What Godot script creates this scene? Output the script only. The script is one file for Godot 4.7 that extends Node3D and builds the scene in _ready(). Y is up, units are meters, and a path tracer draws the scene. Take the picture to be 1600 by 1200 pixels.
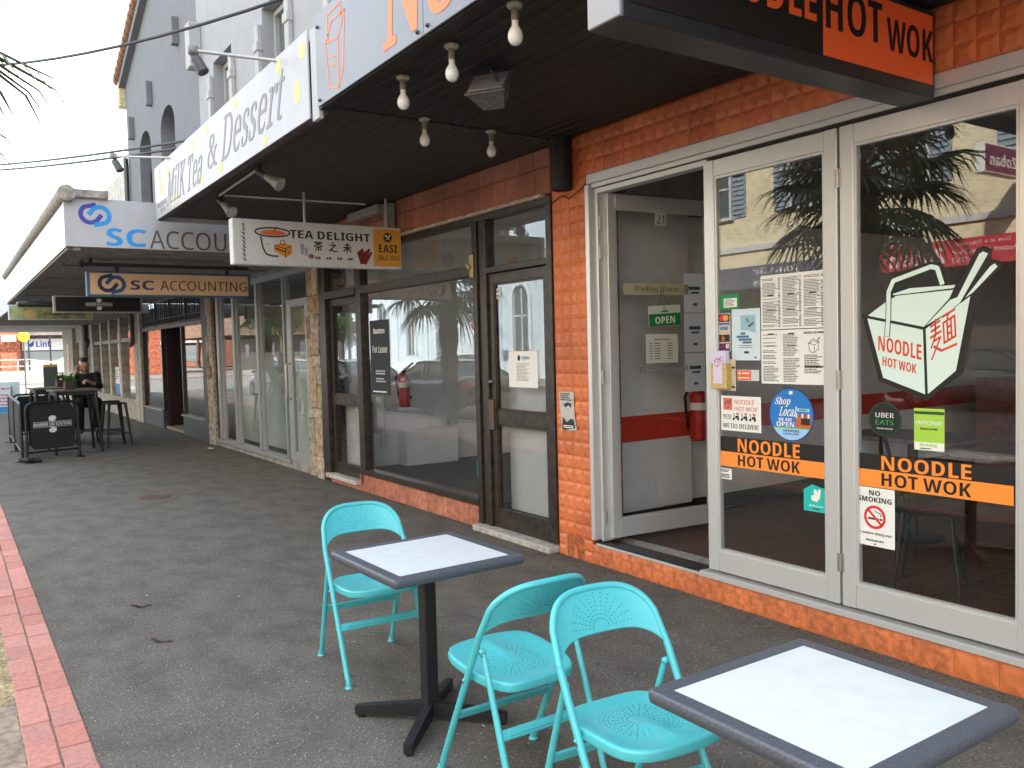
extends Node3D

# ---------------------------------------------------------------- helpers
class MB:
	var v := PackedVector3Array()
	var n := PackedVector3Array()
	var ix := PackedInt32Array()
	func tri(a: Vector3, b: Vector3, c: Vector3, out: Vector3) -> void:
		var nn := (c - a).cross(b - a)
		if nn.length_squared() < 1e-16:
			return
		nn = nn.normalized()
		var k := v.size()
		if nn.dot(out) < 0.0:
			nn = -nn
			v.append_array([a, c, b])
		else:
			v.append_array([a, b, c])
		n.append_array([nn, nn, nn])
		ix.append_array([k, k + 1, k + 2])
	func quad(a: Vector3, b: Vector3, c: Vector3, d: Vector3, out: Vector3) -> void:
		tri(a, b, c, out)
		tri(a, c, d, out)
	# box of size s centred at c
	func box(c: Vector3, s: Vector3, b := Basis.IDENTITY) -> MB:
		hexa(c, b, -s / 2.0, s / 2.0, s, s)
		return self
	# box from two corners
	func bb(x0: float, x1: float, y0: float, y1: float, z0: float, z1: float) -> MB:
		return box(Vector3((x0 + x1) / 2, (y0 + y1) / 2, (z0 + z1) / 2), Vector3(absf(x1 - x0), absf(y1 - y0), absf(z1 - z0)))
	func hexa(c: Vector3, b: Basis, lo: Vector3, hi: Vector3, _s0: Vector3, _s1: Vector3) -> void:
		var p := []
		for i in 8:
			p.append(c + b * Vector3(hi.x if i & 1 else lo.x, hi.y if i & 2 else lo.y, hi.z if i & 4 else lo.z))
		for f in [[0, 1, 3, 2], [4, 5, 7, 6], [0, 1, 5, 4], [2, 3, 7, 6], [0, 2, 6, 4], [1, 3, 7, 5]]:
			var m: Vector3 = (p[f[0]] + p[f[2]]) / 2.0
			quad(p[f[0]], p[f[1]], p[f[2]], p[f[3]], m - c)
	# box with chamfered edges
	func cbox(c: Vector3, s: Vector3, ch: float, b := Basis.IDENTITY) -> MB:
		var h := s / 2.0
		ch = minf(ch, minf(h.x, minf(h.y, h.z)) * 0.9)
		var pts := {}
		for sx in [-1, 1]:
			for sy in [-1, 1]:
				for sz in [-1, 1]:
					var q := Vector3(sx * h.x, sy * h.y, sz * h.z)
					pts[[sx, sy, sz]] = [c + b * (q - Vector3(0, sy * ch, sz * ch)), c + b * (q - Vector3(sx * ch, 0, sz * ch)), c + b * (q - Vector3(sx * ch, sy * ch, 0))]
		for s1 in [-1, 1]:
			quad(pts[[s1, -1, -1]][0], pts[[s1, 1, -1]][0], pts[[s1, 1, 1]][0], pts[[s1, -1, 1]][0], b * Vector3(s1, 0, 0))
			quad(pts[[-1, s1, -1]][1], pts[[1, s1, -1]][1], pts[[1, s1, 1]][1], pts[[-1, s1, 1]][1], b * Vector3(0, s1, 0))
			quad(pts[[-1, -1, s1]][2], pts[[1, -1, s1]][2], pts[[1, 1, s1]][2], pts[[-1, 1, s1]][2], b * Vector3(0, 0, s1))
			for s2 in [-1, 1]:
				quad(pts[[s1, s2, -1]][0], pts[[s1, s2, 1]][0], pts[[s1, s2, 1]][1], pts[[s1, s2, -1]][1], b * Vector3(s1, s2, 0))
				quad(pts[[s1, -1, s2]][0], pts[[s1, 1, s2]][0], pts[[s1, 1, s2]][2], pts[[s1, -1, s2]][2], b * Vector3(s1, 0, s2))
				quad(pts[[-1, s1, s2]][1], pts[[1, s1, s2]][1], pts[[1, s1, s2]][2], pts[[-1, s1, s2]][2], b * Vector3(0, s1, s2))
				for s3 in [-1, 1]:
					var t: Array = pts[[s1, s2, s3]]
					tri(t[0], t[1], t[2], b * Vector3(s1, s2, s3))
		return self
	# smooth tube along points; r a number or an array of radii
	func tube(p: Array, r: Variant, sides := 10, caps := true) -> MB:
		var k0 := v.size()
		var up := Vector3.UP
		var rings := p.size()
		for i in rings:
			var d: Vector3 = (p[mini(i + 1, rings - 1)] - p[maxi(i - 1, 0)]).normalized()
			if absf(d.dot(up)) > 0.97:
				up = Vector3.RIGHT if absf(d.x) < 0.9 else Vector3.BACK
			var e1 := (up - d * up.dot(d)).normalized()
			up = e1
			var e2 := d.cross(e1)
			var rr: float = r[i] if r is Array else r
			for j in sides:
				var a := TAU * j / sides
				var o := e1 * cos(a) + e2 * sin(a)
				v.append(p[i] + o * rr)
				n.append(o)
		for i in rings - 1:
			for j in sides:
				var a := k0 + i * sides + j
				var b := k0 + i * sides + (j + 1) % sides
				_ori(a, b, b + sides, a + sides)
		if caps:
			for e in [0, rings - 1]:
				var d2: Vector3 = (p[0] - p[1]) if e == 0 else (p[rings - 1] - p[rings - 2])
				for j in range(1, sides - 1):
					tri(v[k0 + e * sides], v[k0 + e * sides + j], v[k0 + e * sides + j + 1], d2)
		return self
	func _ori(a: int, b: int, c: int, d: int) -> void:
		var nn := (v[c] - v[a]).cross(v[b] - v[a])
		if nn.length_squared() < 1e-18:
			nn = (v[d] - v[a]).cross(v[c] - v[a])
		if nn.dot(n[a] + n[c] + n[b] + n[d]) < 0.0:
			ix.append_array([a, c, b, a, d, c])
		else:
			ix.append_array([a, b, c, a, c, d])
	# surface of revolution: profile of Vector2(r, h) about axis through o along ax
	func lathe(prof: Array, o: Vector3, ax: Vector3, sides := 20) -> MB:
		var e1 := ax.cross(Vector3(0.13, 0.71, 0.37)).normalized()
		var e2 := ax.cross(e1)
		var k0 := v.size()
		var m := prof.size()
		for i in m:
			var a: Vector2 = prof[maxi(i - 1, 0)]
			var b: Vector2 = prof[mini(i + 1, m - 1)]
			var t := (b - a).normalized()
			for j in sides:
				var w := TAU * j / sides
				var rad := e1 * cos(w) + e2 * sin(w)
				v.append(o + rad * prof[i].x + ax * prof[i].y)
				n.append((rad * t.y - ax * t.x).normalized())
		for i in m - 1:
			for j in sides:
				var a := k0 + i * sides + j
				var b := k0 + i * sides + (j + 1) % sides
				_ori(a, b, b + sides, a + sides)
		return self
	# flat polygon (x, y in frame f) extruded from z0 to z1
	func poly(pg: PackedVector2Array, z0: float, z1: float, f := Transform3D.IDENTITY) -> MB:
		var t := Geometry2D.triangulate_polygon(pg)
		var zz := f.basis.z.normalized() * signf(z1 - z0)
		for i in range(0, t.size(), 3):
			var a := pg[t[i]]
			var b := pg[t[i + 1]]
			var c := pg[t[i + 2]]
			tri(f * Vector3(a.x, a.y, z1), f * Vector3(b.x, b.y, z1), f * Vector3(c.x, c.y, z1), zz)
			if absf(z1 - z0) > 0.0025:
				tri(f * Vector3(a.x, a.y, z0), f * Vector3(b.x, b.y, z0), f * Vector3(c.x, c.y, z0), -zz)
		var cw := Geometry2D.is_polygon_clockwise(pg)
		for i in pg.size():
			var a := pg[i]
			var b := pg[(i + 1) % pg.size()]
			var o := Vector2(b.y - a.y, a.x - b.x) * (-1.0 if cw else 1.0)
			quad(f * Vector3(a.x, a.y, z0), f * Vector3(b.x, b.y, z0), f * Vector3(b.x, b.y, z1), f * Vector3(a.x, a.y, z1), f.basis * Vector3(o.x, o.y, 0))
		return self
	# a pen stroke of some width along 2D points
	func stroke(p: PackedVector2Array, w: float, z0: float, z1: float, f := Transform3D.IDENTITY, round_ends := true) -> MB:
		if p.size() > 3 and p[0].distance_to(p[p.size() - 1]) < 1e-5:
			var k := p.size() - 1
			var a := []
			var b := []
			for i in k + 1:
				var d0 := (p[i % k] - p[(i + k - 1) % k]).normalized()
				var d1 := (p[(i + 1) % k] - p[i % k]).normalized()
				var m := (d0 + d1).normalized()
				var o := Vector2(-m.y, m.x) * w / 2.0 / maxf(0.4, m.dot(d0))
				a.append(p[i % k] + o)
				b.append(p[i % k] - o)
			for i in k:
				quad(f * Vector3(a[i].x, a[i].y, z1), f * Vector3(a[i + 1].x, a[i + 1].y, z1), f * Vector3(b[i + 1].x, b[i + 1].y, z1), f * Vector3(b[i].x, b[i].y, z1), f.basis.z * signf(z1 - z0))
				for s in [a, b]:
					var n2: Vector2 = (a[i] - b[i]) * (1.0 if s == a else -1.0)
					quad(f * Vector3(s[i].x, s[i].y, z0), f * Vector3(s[i + 1].x, s[i + 1].y, z0), f * Vector3(s[i + 1].x, s[i + 1].y, z1), f * Vector3(s[i].x, s[i].y, z1), f.basis * Vector3(n2.x, n2.y, 0))
			return self
		for pg in Geometry2D.offset_polyline(p, w / 2.0, Geometry2D.JOIN_ROUND if round_ends else Geometry2D.JOIN_MITER, Geometry2D.END_ROUND if round_ends else Geometry2D.END_BUTT):
			if not Geometry2D.is_polygon_clockwise(pg):
				poly(pg, z0, z1, f)
		return self
	func rect(x0: float, x1: float, y0: float, y1: float, z0: float, z1: float, f := Transform3D.IDENTITY) -> MB:
		return poly(PackedVector2Array([Vector2(x0, y0), Vector2(x1, y0), Vector2(x1, y1), Vector2(x0, y1)]), z0, z1, f)
	func disc(c: Vector2, rx: float, ry: float, z0: float, z1: float, f := Transform3D.IDENTITY, k := 28) -> MB:
		var pg := PackedVector2Array()
		for i in k:
			pg.append(c + Vector2(cos(TAU * i / k) * rx, sin(TAU * i / k) * ry))
		return poly(pg, z0, z1, f)
	# smooth grid of points g[i][j]
	func sheet(g: Array, flip := false) -> MB:
		var k0 := v.size()
		var a := g.size()
		var b: int = g[0].size()
		for i in a:
			for j in b:
				var du: Vector3 = g[mini(i + 1, a - 1)][j] - g[maxi(i - 1, 0)][j]
				var dv: Vector3 = g[i][mini(j + 1, b - 1)] - g[i][maxi(j - 1, 0)]
				var nn := du.cross(dv)
				v.append(g[i][j])
				n.append(Vector3.UP if nn.length_squared() < 1e-14 else (-nn if flip else nn).normalized())
		for i in a - 1:
			for j in b - 1:
				var q := k0 + i * b + j
				_ori(q, q + 1, q + b + 1, q + b)
		return self
	func mesh() -> ArrayMesh:
		var arr := []
		arr.resize(Mesh.ARRAY_MAX)
		arr[Mesh.ARRAY_VERTEX] = v
		arr[Mesh.ARRAY_NORMAL] = n
		arr[Mesh.ARRAY_INDEX] = ix
		var m := ArrayMesh.new()
		m.add_surface_from_arrays(Mesh.PRIMITIVE_TRIANGLES, arr)
		return m

var taken := {}
var mats := {}
var rng := RandomNumberGenerator.new()
var fonts := {}

func numbered(called: String) -> String:
	var k: int = taken.get(called, 0)
	taken[called] = k + 1
	return called if k == 0 else "%s_%03d" % [called, k]

func tag(o: Node, label: String, category: String, group := "") -> Node:
	o.set_meta("label", label)
	o.set_meta("category", category)
	if group:
		o.set_meta("group", group)
	return o

func thing(called: String, label: String, category: String, at := Vector3.ZERO, turn := 0.0, group := "") -> Node3D:
	var o := Node3D.new()
	o.name = numbered(called)
	add_child(o)
	o.position = at
	o.rotation.y = turn
	tag(o, label, category, group)
	return o

func part(parent: Node, called: String, m: Variant, mat: Material) -> MeshInstance3D:
	var o := MeshInstance3D.new()
	o.name = called
	o.mesh = m.mesh() if m is MB else m
	o.material_override = mat
	parent.add_child(o, true)
	return o

func struct(called: String, m: Variant, mat: Material) -> MeshInstance3D:
	var o := part(self, called, m, mat)
	o.set_meta("kind", "structure")
	return o

func copy(o: Node3D, label := "") -> Node3D:
	var c: Node3D = o.duplicate()
	c.name = numbered(String(o.name).rstrip("_0123456789"))
	add_child(c)
	if label:
		c.set_meta("label", label)
	return c

func lin(r: float, g: float, b: float) -> Color:   # a real-world base colour in linear values
	return Color(r, g, b).linear_to_srgb()

func mat(key: String, c: Color, rough := 0.7, metal := 0.0) -> StandardMaterial3D:
	if mats.has(key):
		return mats[key]
	var m := StandardMaterial3D.new()
	m.resource_name = key
	m.albedo_color = c
	m.roughness = rough
	m.metallic = metal
	mats[key] = m
	return m

func hx(s: String, rough := 0.6) -> StandardMaterial3D:   # a plain print colour
	return mat("print_" + s, Color(s), rough)

func noise_tex(freq: float, stops: Array, size := 512, oct := 4, sd := 1, kind := FastNoiseLite.TYPE_SIMPLEX_SMOOTH, normal := false) -> NoiseTexture2D:
	var f := FastNoiseLite.new()
	f.noise_type = kind
	f.seed = sd
	f.frequency = freq
	f.fractal_octaves = oct
	var t := NoiseTexture2D.new()
	t.width = size
	t.height = size
	t.seamless = true
	t.noise = f
	if normal:
		t.as_normal_map = true
		t.bump_strength = 4.0
	elif stops:
		var g := Gradient.new()
		var off := PackedFloat32Array()
		var col := PackedColorArray()
		for s in stops:
			off.append(s[0])
			col.append(s[1])
		g.offsets = off
		g.colors = col
		t.color_ramp = g
	return t

func shared_tex(kind: String, lv: int, sd: int, spread: float) -> NoiseTexture2D:
	var k := "tex_%s_%d_%d" % [kind, lv, sd]
	if not mats.has(k):
		var lo := 1.0 - spread
		if kind == "fine":
			var mid := 1.0 - spread * 0.35
			mats[k] = noise_tex(0.012, [[0.2, Color(lo, lo, lo)], [0.5, Color(mid, mid, mid)], [0.8, Color(1, 1, 1)]], 512, 5, 10 * lv + sd)
		else:
			mats[k] = noise_tex(0.01, [[0.25, Color(lo, lo, lo)], [0.75, Color(1, 1, 1)]], 512, 4, 77 + lv)
	return mats[k]

# paint, render or stone with a mottled colour: base times a fine and a coarse pattern
func mottled(key: String, c: Color, rough: float, spread: float, scale: float, relief := 0.0, metal := 0.0, coarse := 0.0) -> StandardMaterial3D:
	if mats.has(key):
		return mats[key]
	var m := mat(key, c, rough, metal)
	var q := [0.03, 0.1, 0.2, 0.32, 0.45]
	var lv := 0
	while lv < 4 and q[lv] < spread - 0.03:
		lv += 1
	m.albedo_texture = shared_tex("fine", lv, absi(key.hash()) % 3, q[lv])
	m.uv1_offset = Vector3(absi(key.hash()) % 97, absi(key.hash()) % 89, absi(key.hash()) % 83) * 0.137
	m.uv1_triplanar = true
	m.uv1_world_triplanar = true
	m.uv1_scale = Vector3.ONE * scale
	if relief > 0.0:
		m.heightmap_enabled = true
		m.heightmap_texture = m.albedo_texture
		m.heightmap_scale = relief
	if coarse > 0.0:
		m.detail_enabled = true
		m.detail_blend_mode = BaseMaterial3D.BLEND_MODE_MUL
		m.detail_uv_layer = BaseMaterial3D.DETAIL_UV_2
		m.uv2_triplanar = true
		m.uv2_world_triplanar = true
		m.uv2_scale = Vector3.ONE * scale * 0.13
		m.detail_albedo = shared_tex("coarse", 0 if coarse < 0.18 else 1 if coarse < 0.27 else 2, 0, [0.12, 0.22, 0.36][0 if coarse < 0.18 else 1 if coarse < 0.27 else 2])
	return m

func glass_mat(key: String) -> StandardMaterial3D:
	if mats.has(key):
		return mats[key]
	var m := mat(key, Color(0.9, 0.95, 0.93, 0.0), 0.0)
	m.transparency = BaseMaterial3D.TRANSPARENCY_ALPHA
	return m

func font(kind: String) -> Font:
	if not fonts.has(kind):
		var f := SystemFont.new()
		f.font_names = PackedStringArray(["Droid Serif" if kind.begins_with("serif") else "Droid Sans"])
		f.font_weight = 700 if kind.ends_with("bold") else 400
		fonts[kind] = f
	return fonts[kind]

# lettering fitted into w x h, centred at (cx, cy) of frame f, on its plane
func letters(parent: Node, s: String, kind: String, cx: float, cy: float, w: float, h: float, m: Material, f := Transform3D.IDENTITY, slant := 0.0, lift := 0.0012) -> MeshInstance3D:
	var t := TextMesh.new()
	t.text = s
	t.font = font(kind)
	t.font_size = 48
	t.pixel_size = 0.01
	t.depth = 0.02
	t.curve_step = 2.0
	var bx := t.get_aabb()
	var o := MeshInstance3D.new()
	o.name = "lettering"
	o.mesh = t
	o.material_override = m
	parent.add_child(o, true)
	var sx := w / bx.size.x
	var sy := h / bx.size.y
	var bs := Basis(Vector3(sx, 0, 0), Vector3(slant * sy, sy, 0), Vector3(0, 0, 0.06))
	var c := bs * bx.get_center()
	o.transform = f * Transform3D(bs, Vector3(cx - c.x, cy - c.y, lift))
	return o

# rows of small print: many short bars in one part
func print_lines(parent: Node, called: String, x0: float, x1: float, y0: float, y1: float, rows: int, m: Material, f: Transform3D, gap := 0.45, seed_ := 3, lift := 0.0008) -> void:
	var r := RandomNumberGenerator.new()
	r.seed = seed_
	var b := MB.new()
	var dy := (y1 - y0) / rows
	for i in rows:
		var y := y1 - dy * (i + 0.5)
		if r.randf() < 0.08:
			continue
		var x := x0
		var xe := x1 - (x1 - x0) * (r.randf() * 0.35)
		while x < xe:
			var w := (x1 - x0) * r.randf_range(0.06, 0.2)
			b.rect(x, minf(x + w, xe), y - dy * (0.5 - gap / 2), y + dy * (0.5 - gap / 2), 0.0, lift, f)
			x += w + (x1 - x0) * 0.025
	part(parent, called, b, m)

func fr(o: Vector3, x := Vector3.RIGHT, y := Vector3.UP) -> Transform3D:
	return Transform3D(Basis(x, y, x.cross(y)), o)

func P2(a: Array) -> PackedVector2Array:
	var p := PackedVector2Array()
	for i in range(0, a.size(), 2):
		p.append(Vector2(a[i], a[i + 1]))
	return p

# ---------------------------------------------------------------- setting
func asphalt_image(size: int, base: Vector3, grain: float, chips: int, sd: int) -> Image:
	var r := RandomNumberGenerator.new()
	r.seed = sd
	var data := PackedByteArray()
	data.resize(size * size * 3)
	var f := FastNoiseLite.new()
	f.seed = sd
	f.frequency = 0.11
	f.fractal_octaves = 3
	var im0 := f.get_seamless_image(size, size)
	var g := im0.get_data()
	for i in size * size:
		var k := (1.0 - grain) + grain * (r.randf() * 1.1 + float(g[i]) / 255.0 * 0.9)
		data[i * 3] = int(clampf(base.x * k, 0, 1) * 255)
		data[i * 3 + 1] = int(clampf(base.y * k, 0, 1) * 255)
		data[i * 3 + 2] = int(clampf(base.z * k, 0, 1) * 255)
	var im := Image.create_from_data(size, size, false, Image.FORMAT_RGB8, data)
	for c in chips:
		var w := 1 + (r.randi() % 3)
		var h := 1 + (r.randi() % 2)
		var t := r.randf()
		var col := Color(base.x, base.y, base.z) * (0.55 if t < 0.35 else 1.25 + 0.75 * r.randf())
		col.a = 1.0
		im.fill_rect(Rect2i(r.randi() % size, r.randi() % size, w, h), col)
	return im

func make_ground() -> void:
	var am := mat("footpath_asphalt", Color(1, 1, 1), 0.93)
	am.albedo_texture = ImageTexture.create_from_image(asphalt_image(1024, Vector3(0.412, 0.388, 0.36), 0.34, 9000, 5))
	am.uv1_triplanar = true
	am.uv1_world_triplanar = true
	am.uv1_scale = Vector3.ONE * 0.47
	am.metallic_specular = 0.35
	am.heightmap_enabled = true
	am.heightmap_texture = am.albedo_texture
	am.heightmap_scale = 0.35
	am.detail_enabled = true
	am.detail_blend_mode = BaseMaterial3D.BLEND_MODE_MUL
	am.detail_uv_layer = BaseMaterial3D.DETAIL_UV_2
	am.uv2_triplanar = true
	am.uv2_world_triplanar = true
	am.uv2_scale = Vector3(0.13, 0.13, 0.19)
	am.detail_albedo = noise_tex(0.016, [[0.15, Color(0.86, 0.855, 0.85)], [0.5, Color(0.95, 0.945, 0.94)], [0.85, Color(1, 1, 1)]], 1024, 6, 21)
	struct("footpath", MB.new().bb(-39.0, 9.0, -0.12, 0.0, -0.6, 3.42), am)
	var rm := mat("road_asphalt", Color(1, 1, 1), 0.95)
	rm.albedo_texture = ImageTexture.create_from_image(asphalt_image(512, Vector3(0.38, 0.37, 0.36), 0.3, 2200, 9))
	rm.uv1_triplanar = true
	rm.uv1_world_triplanar = true
	rm.uv1_scale = Vector3.ONE * 0.5
	struct("ground", MB.new().bb(-400, 300, -0.5, -0.135, -300, 300), mottled("earth", lin(0.24, 0.2, 0.15), 0.95, 0.4, 0.2))
	struct("road", MB.new().bb(-200, 120, -0.16, -0.12, 5.42, 17.0).bb(-62, -39, -0.16, -0.12, -90, 5.42), rm)
	var conc := mottled("kerb_concrete", lin(0.36, 0.34, 0.31), 0.9, 0.3, 1.2, 0.3)
	struct("kerb", MB.new().bb(-39, 60, -0.14, 0.012, 5.22, 5.42).bb(-120, 60, -0.14, 0.012, 17.0, 17.2), conc)
	struct("opposite_footpath", MB.new().bb(-120, 60, -0.14, 0.0, 17.2, 20.0), mottled("opposite_paving", lin(0.3, 0.28, 0.26), 0.9, 0.25, 0.8))
	# paving and sand between the brick edging and the kerb
	var pav := mottled("pale_paver", lin(0.5, 0.36, 0.27), 0.92, 0.2, 3.0, 0.4, 0.0, 0.22)
	struct("verge_paving", MB.new().bb(-4.55, 9.0, -0.14, -0.012, 3.66, 5.22).bb(-39, -8.3, -0.14, -0.012, 3.66, 5.22), pav)
	var sand := mottled("sand", lin(0.62, 0.46, 0.25), 0.97, 0.32, 6.0, 0.8, 0.0, 0.22)
	var g := []
	var f := FastNoiseLite.new()
	f.seed = 4
	f.frequency = 0.6
	for i in 61:
		var row := []
		for j in 27:
			var x := -8.32 + 3.8 * i / 60.0
			var z := 3.64 + 1.6 * j / 26.0
			row.append(Vector3(x, -0.006 + 0.022 * f.get_noise_2d(x * 3, z * 3) + 0.012 * minf(1.0, (z - 3.6) * 2.0), z))
		g.append(row)
	struct("tree_pit_sand", MB.new().sheet(g), sand)
	# two courses of red edging bricks
	var mortar := mottled("joint_grit", lin(0.3, 0.23, 0.16), 0.95, 0.32, 4.0)
	var edging := struct("brick_edging", MB.new().bb(-39, 9, -0.12, -0.006, 3.42, 3.66), mortar)
	var variants := []
	for k in 5:
		var bm := mottled("edging_brick_%d" % k, [lin(0.56, 0.23, 0.18), lin(0.58, 0.25, 0.2), lin(0.53, 0.205, 0.16), lin(0.6, 0.27, 0.22), lin(0.5, 0.22, 0.18)][k], 0.9, 0.1, 4.0, 0.3)
		variants.append(bm)
	var bm0 := MB.new().cbox(Vector3.ZERO, Vector3(0.2285, 0.06, 0.111), 0.004).mesh()
	rng.seed = 11
	for c in 2:
		for k in 72:
			var x := -1.6 - 0.237 * k - (0.09 if c == 1 else 0.0)
			var b := part(edging, "brick", bm0, variants[rng.randi() % 5])
			b.position = Vector3(x, -0.026 + rng.randf_range(-0.003, 0.003), 3.4795 + 0.1195 * c + rng.randf_range(-0.0015, 0.0015))
			b.rotation = Vector3(rng.randf_range(-0.01, 0.01), rng.randf_range(-0.012, 0.012), rng.randf_range(-0.008, 0.008))
	# a round iron cover set in the footpath, leaves and litter
	var mh := thing("valve_cover", "small round rusty iron cover set in the asphalt footpath", "cover", Vector3(-10.05, 0, 1.98))
	part(mh, "rim", MB.new().lathe([Vector2(0.14, 0.0), Vector2(0.145, 0.006), Vector2(0.165, 0.006), Vector2(0.17, 0.0)], Vector3.ZERO, Vector3.UP, 28), mottled("rust", lin(0.17, 0.09, 0.06), 0.85, 0.5, 9.0))
	part(mh, "lid", MB.new().lathe([Vector2(0.0, 0.004), Vector2(0.139, 0.004), Vector2(0.139, 0.0)], Vector3.ZERO, Vector3.UP, 28), mottled("rust_dark", lin(0.12, 0.075, 0.055), 0.8, 0.5, 9.0))
	var lm := mat("dry_leaf", lin(0.05, 0.028, 0.02), 0.8)
	for d in [[-4.95, 2.93, 0.16, 0.5, "curled dark dry leaf lying on asphalt beside the brick edging"], [-5.72, 2.9, 0.14, 0.9, "thin brown twig-like palm leaf scrap on open asphalt"]]:
		var pts := []
		var rad := []
		for i in 9:
			var t := i / 8.0
			pts.append(Vector3((t - 0.5) * d[2], 0.006 + 0.012 * sin(t * 7.0) * sin(t * PI), 0.02 * sin(t * 5.0)))
			rad.append(0.0015 + 0.006 * sin(t * PI))
		var lf := part(self, numbered("dry_leaf"), MB.new().tube(pts, rad, 6), lm)
		tag(lf, d[4], "leaf")
		lf.position = Vector3(d[0], 0.004, d[1])
		lf.rotation.y = d[3]
	var lt := mottled("paper_scrap", lin(0.7, 0.7, 0.66), 0.9, 0.2, 6.0)
	var sc := part(self, "paper_scrap", MB.new().poly(P2([-0.09, -0.03, 0.02, -0.05, 0.1, -0.01, 0.06, 0.05, -0.05, 0.04]), 0.004, 0.012, fr(Vector3.ZERO, Vector3.RIGHT, Vector3.FORWARD)), lt)
	tag(sc, "crumpled white paper scrap lying at foot of the stone pillar by the barber", "litter")
	sc.position = Vector3(-14.55, 0.0, 0.22)
	# small pale grit scattered over the asphalt
	var mm := MultiMesh.new()
	mm.transform_format = MultiMesh.TRANSFORM_3D
	mm.use_colors = true
	mm.mesh = MB.new().lathe([Vector2(0.0, 0.5), Vector2(0.45, 0.3), Vector2(0.5, 0.0), Vector2(0.0, -0.2)], Vector3.ZERO, Vector3.UP, 5).mesh()
	mm.instance_count = 3800
	rng.seed = 3
	for i in mm.instance_count:
		var s := 0.0022 + 0.0042 * pow(rng.randf(), 3.0)
		if rng.randf() < 0.02:
			s *= 1.8
		var x := -0.3 - 12.0 * pow(rng.randf(), 1.3)
		var b := Basis(Vector3.UP, rng.randf() * TAU).scaled(Vector3(s * rng.randf_range(1, 2.2), s * 0.6, s))
		mm.set_instance_transform(i, Transform3D(b, Vector3(x, 0.001, rng.randf_range(0.03, 3.4))))
		var c := rng.randf_range(0.16, 0.62)
		mm.set_instance_color(i, Color(c, c * 0.96, c * 0.9))
	var gum := MultiMesh.new()
	gum.transform_format = MultiMesh.TRANSFORM_3D
	gum.mesh = MB.new().lathe([Vector2(0.0, 1.0), Vector2(0.7, 0.9), Vector2(0.95, 0.5), Vector2(1.0, 0.0)], Vector3.ZERO, Vector3.UP, 9).mesh()
	gum.instance_count = 420
	for i in gum.instance_count:
		var gs := rng.randf_range(0.006, 0.02)
		gum.set_instance_transform(i, Transform3D(Basis(Vector3.UP, rng.randf() * TAU).scaled(Vector3(gs * rng.randf_range(0.7, 1.5), 0.0018, gs)), Vector3(-0.3 - 13.0 * rng.randf(), 0.0, 0.15 + 3.1 * pow(rng.randf(), 1.4))))
	var gi := MultiMeshInstance3D.new()
	gi.name = "gum_spots"
	gi.multimesh = gum
	gi.material_override = mat("old_gum", lin(0.07, 0.065, 0.06), 0.8)
	add_child(gi)
	gi.set_meta("kind", "stuff")
	gi.set_meta("label", "flattened dark gum spots scattered over the asphalt footpath")
	gi.set_meta("category", "gum")
	# dirt and fine gravel gathered along the foot of the shop walls
	var dm := MultiMesh.new()
	dm.transform_format = MultiMesh.TRANSFORM_3D
	dm.use_colors = true
	dm.mesh = mm.mesh
	dm.instance_count = 5200
	for i in dm.instance_count:
		var ds := rng.randf_range(0.003, 0.009)
		dm.set_instance_transform(i, Transform3D(Basis(Vector3.UP, rng.randf() * TAU).scaled(Vector3(ds * rng.randf_range(1, 2), ds * 0.7, ds)), Vector3(-0.3 - 10.0 * rng.randf(), 0.001, 0.012 + 0.16 * pow(rng.randf(), 2.2))))
		var dc := rng.randf_range(0.03, 0.2)
		dm.set_instance_color(i, Color(dc, dc * 0.86, dc * 0.7))
	var di := MultiMeshInstance3D.new()
	di.name = "wall_foot_dirt"
	di.multimesh = dm
	add_child(di)
	di.set_meta("kind", "stuff")
	di.set_meta("label", "line of dirt and gravel along the foot of the shop walls")
	di.set_meta("category", "dirt")
	var gm := mat("grit", Color(1, 1, 1), 0.85)
	di.material_override = gm
	gm.vertex_color_use_as_albedo = true
	var mi := MultiMeshInstance3D.new()
	mi.name = "footpath_grit"
	mi.multimesh = mm
	mi.material_override = gm
	add_child(mi)
	mi.set_meta("kind", "stuff")
	mi.set_meta("label", "small pale stones and grit scattered over the asphalt footpath")
	mi.set_meta("category", "grit")

func make_view() -> void:
	var cam := Camera3D.new()
	cam.name = "camera"
	cam.position = Vector3(0, 1.6, 3.85)
	cam.rotation_order = EULER_ORDER_YXZ
	cam.rotation_degrees = Vector3(-2.58968, 56.1053, -1.44205)
	cam.fov = rad_to_deg(2.0 * atan(600.0 / 1312.8))
	cam.near = 0.05
	cam.far = 900.0
	add_child(cam)
	cam.current = true
	var sm := ProceduralSkyMaterial.new()
	sm.sky_top_color = Color(0.76, 0.825, 0.9)
	sm.sky_horizon_color = Color(0.95, 0.955, 0.96)
	sm.sky_curve = 0.25
	sm.ground_bottom_color = Color(0.3, 0.28, 0.26)
	sm.ground_horizon_color = Color(0.8, 0.8, 0.8)
	sm.sun_angle_max = 0.0
	var sk := Sky.new()
	sk.sky_material = sm
	var e := Environment.new()
	e.background_mode = Environment.BG_SKY
	e.sky = sk
	e.background_energy_multiplier = 0.85
	e.tonemap_mode = Environment.TONE_MAPPER_LINEAR
	e.tonemap_exposure = 4.95
	e.sdfgi_enabled = true
	e.ssao_enabled = true
	e.ssil_enabled = true
	var we := WorldEnvironment.new()
	we.name = "world"
	we.environment = e
	add_child(we)
	var sun := DirectionalLight3D.new()
	sun.name = "sun"
	sun.light_energy = 1.6
	sun.light_color = Color(1.0, 0.965, 0.9)
	sun.light_angular_distance = 1.5
	sun.shadow_enabled = true
	add_child(sun)
	sun.look_at_from_position(Vector3(0.36, 0.47, -0.84) * 50.0, Vector3.ZERO)

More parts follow.
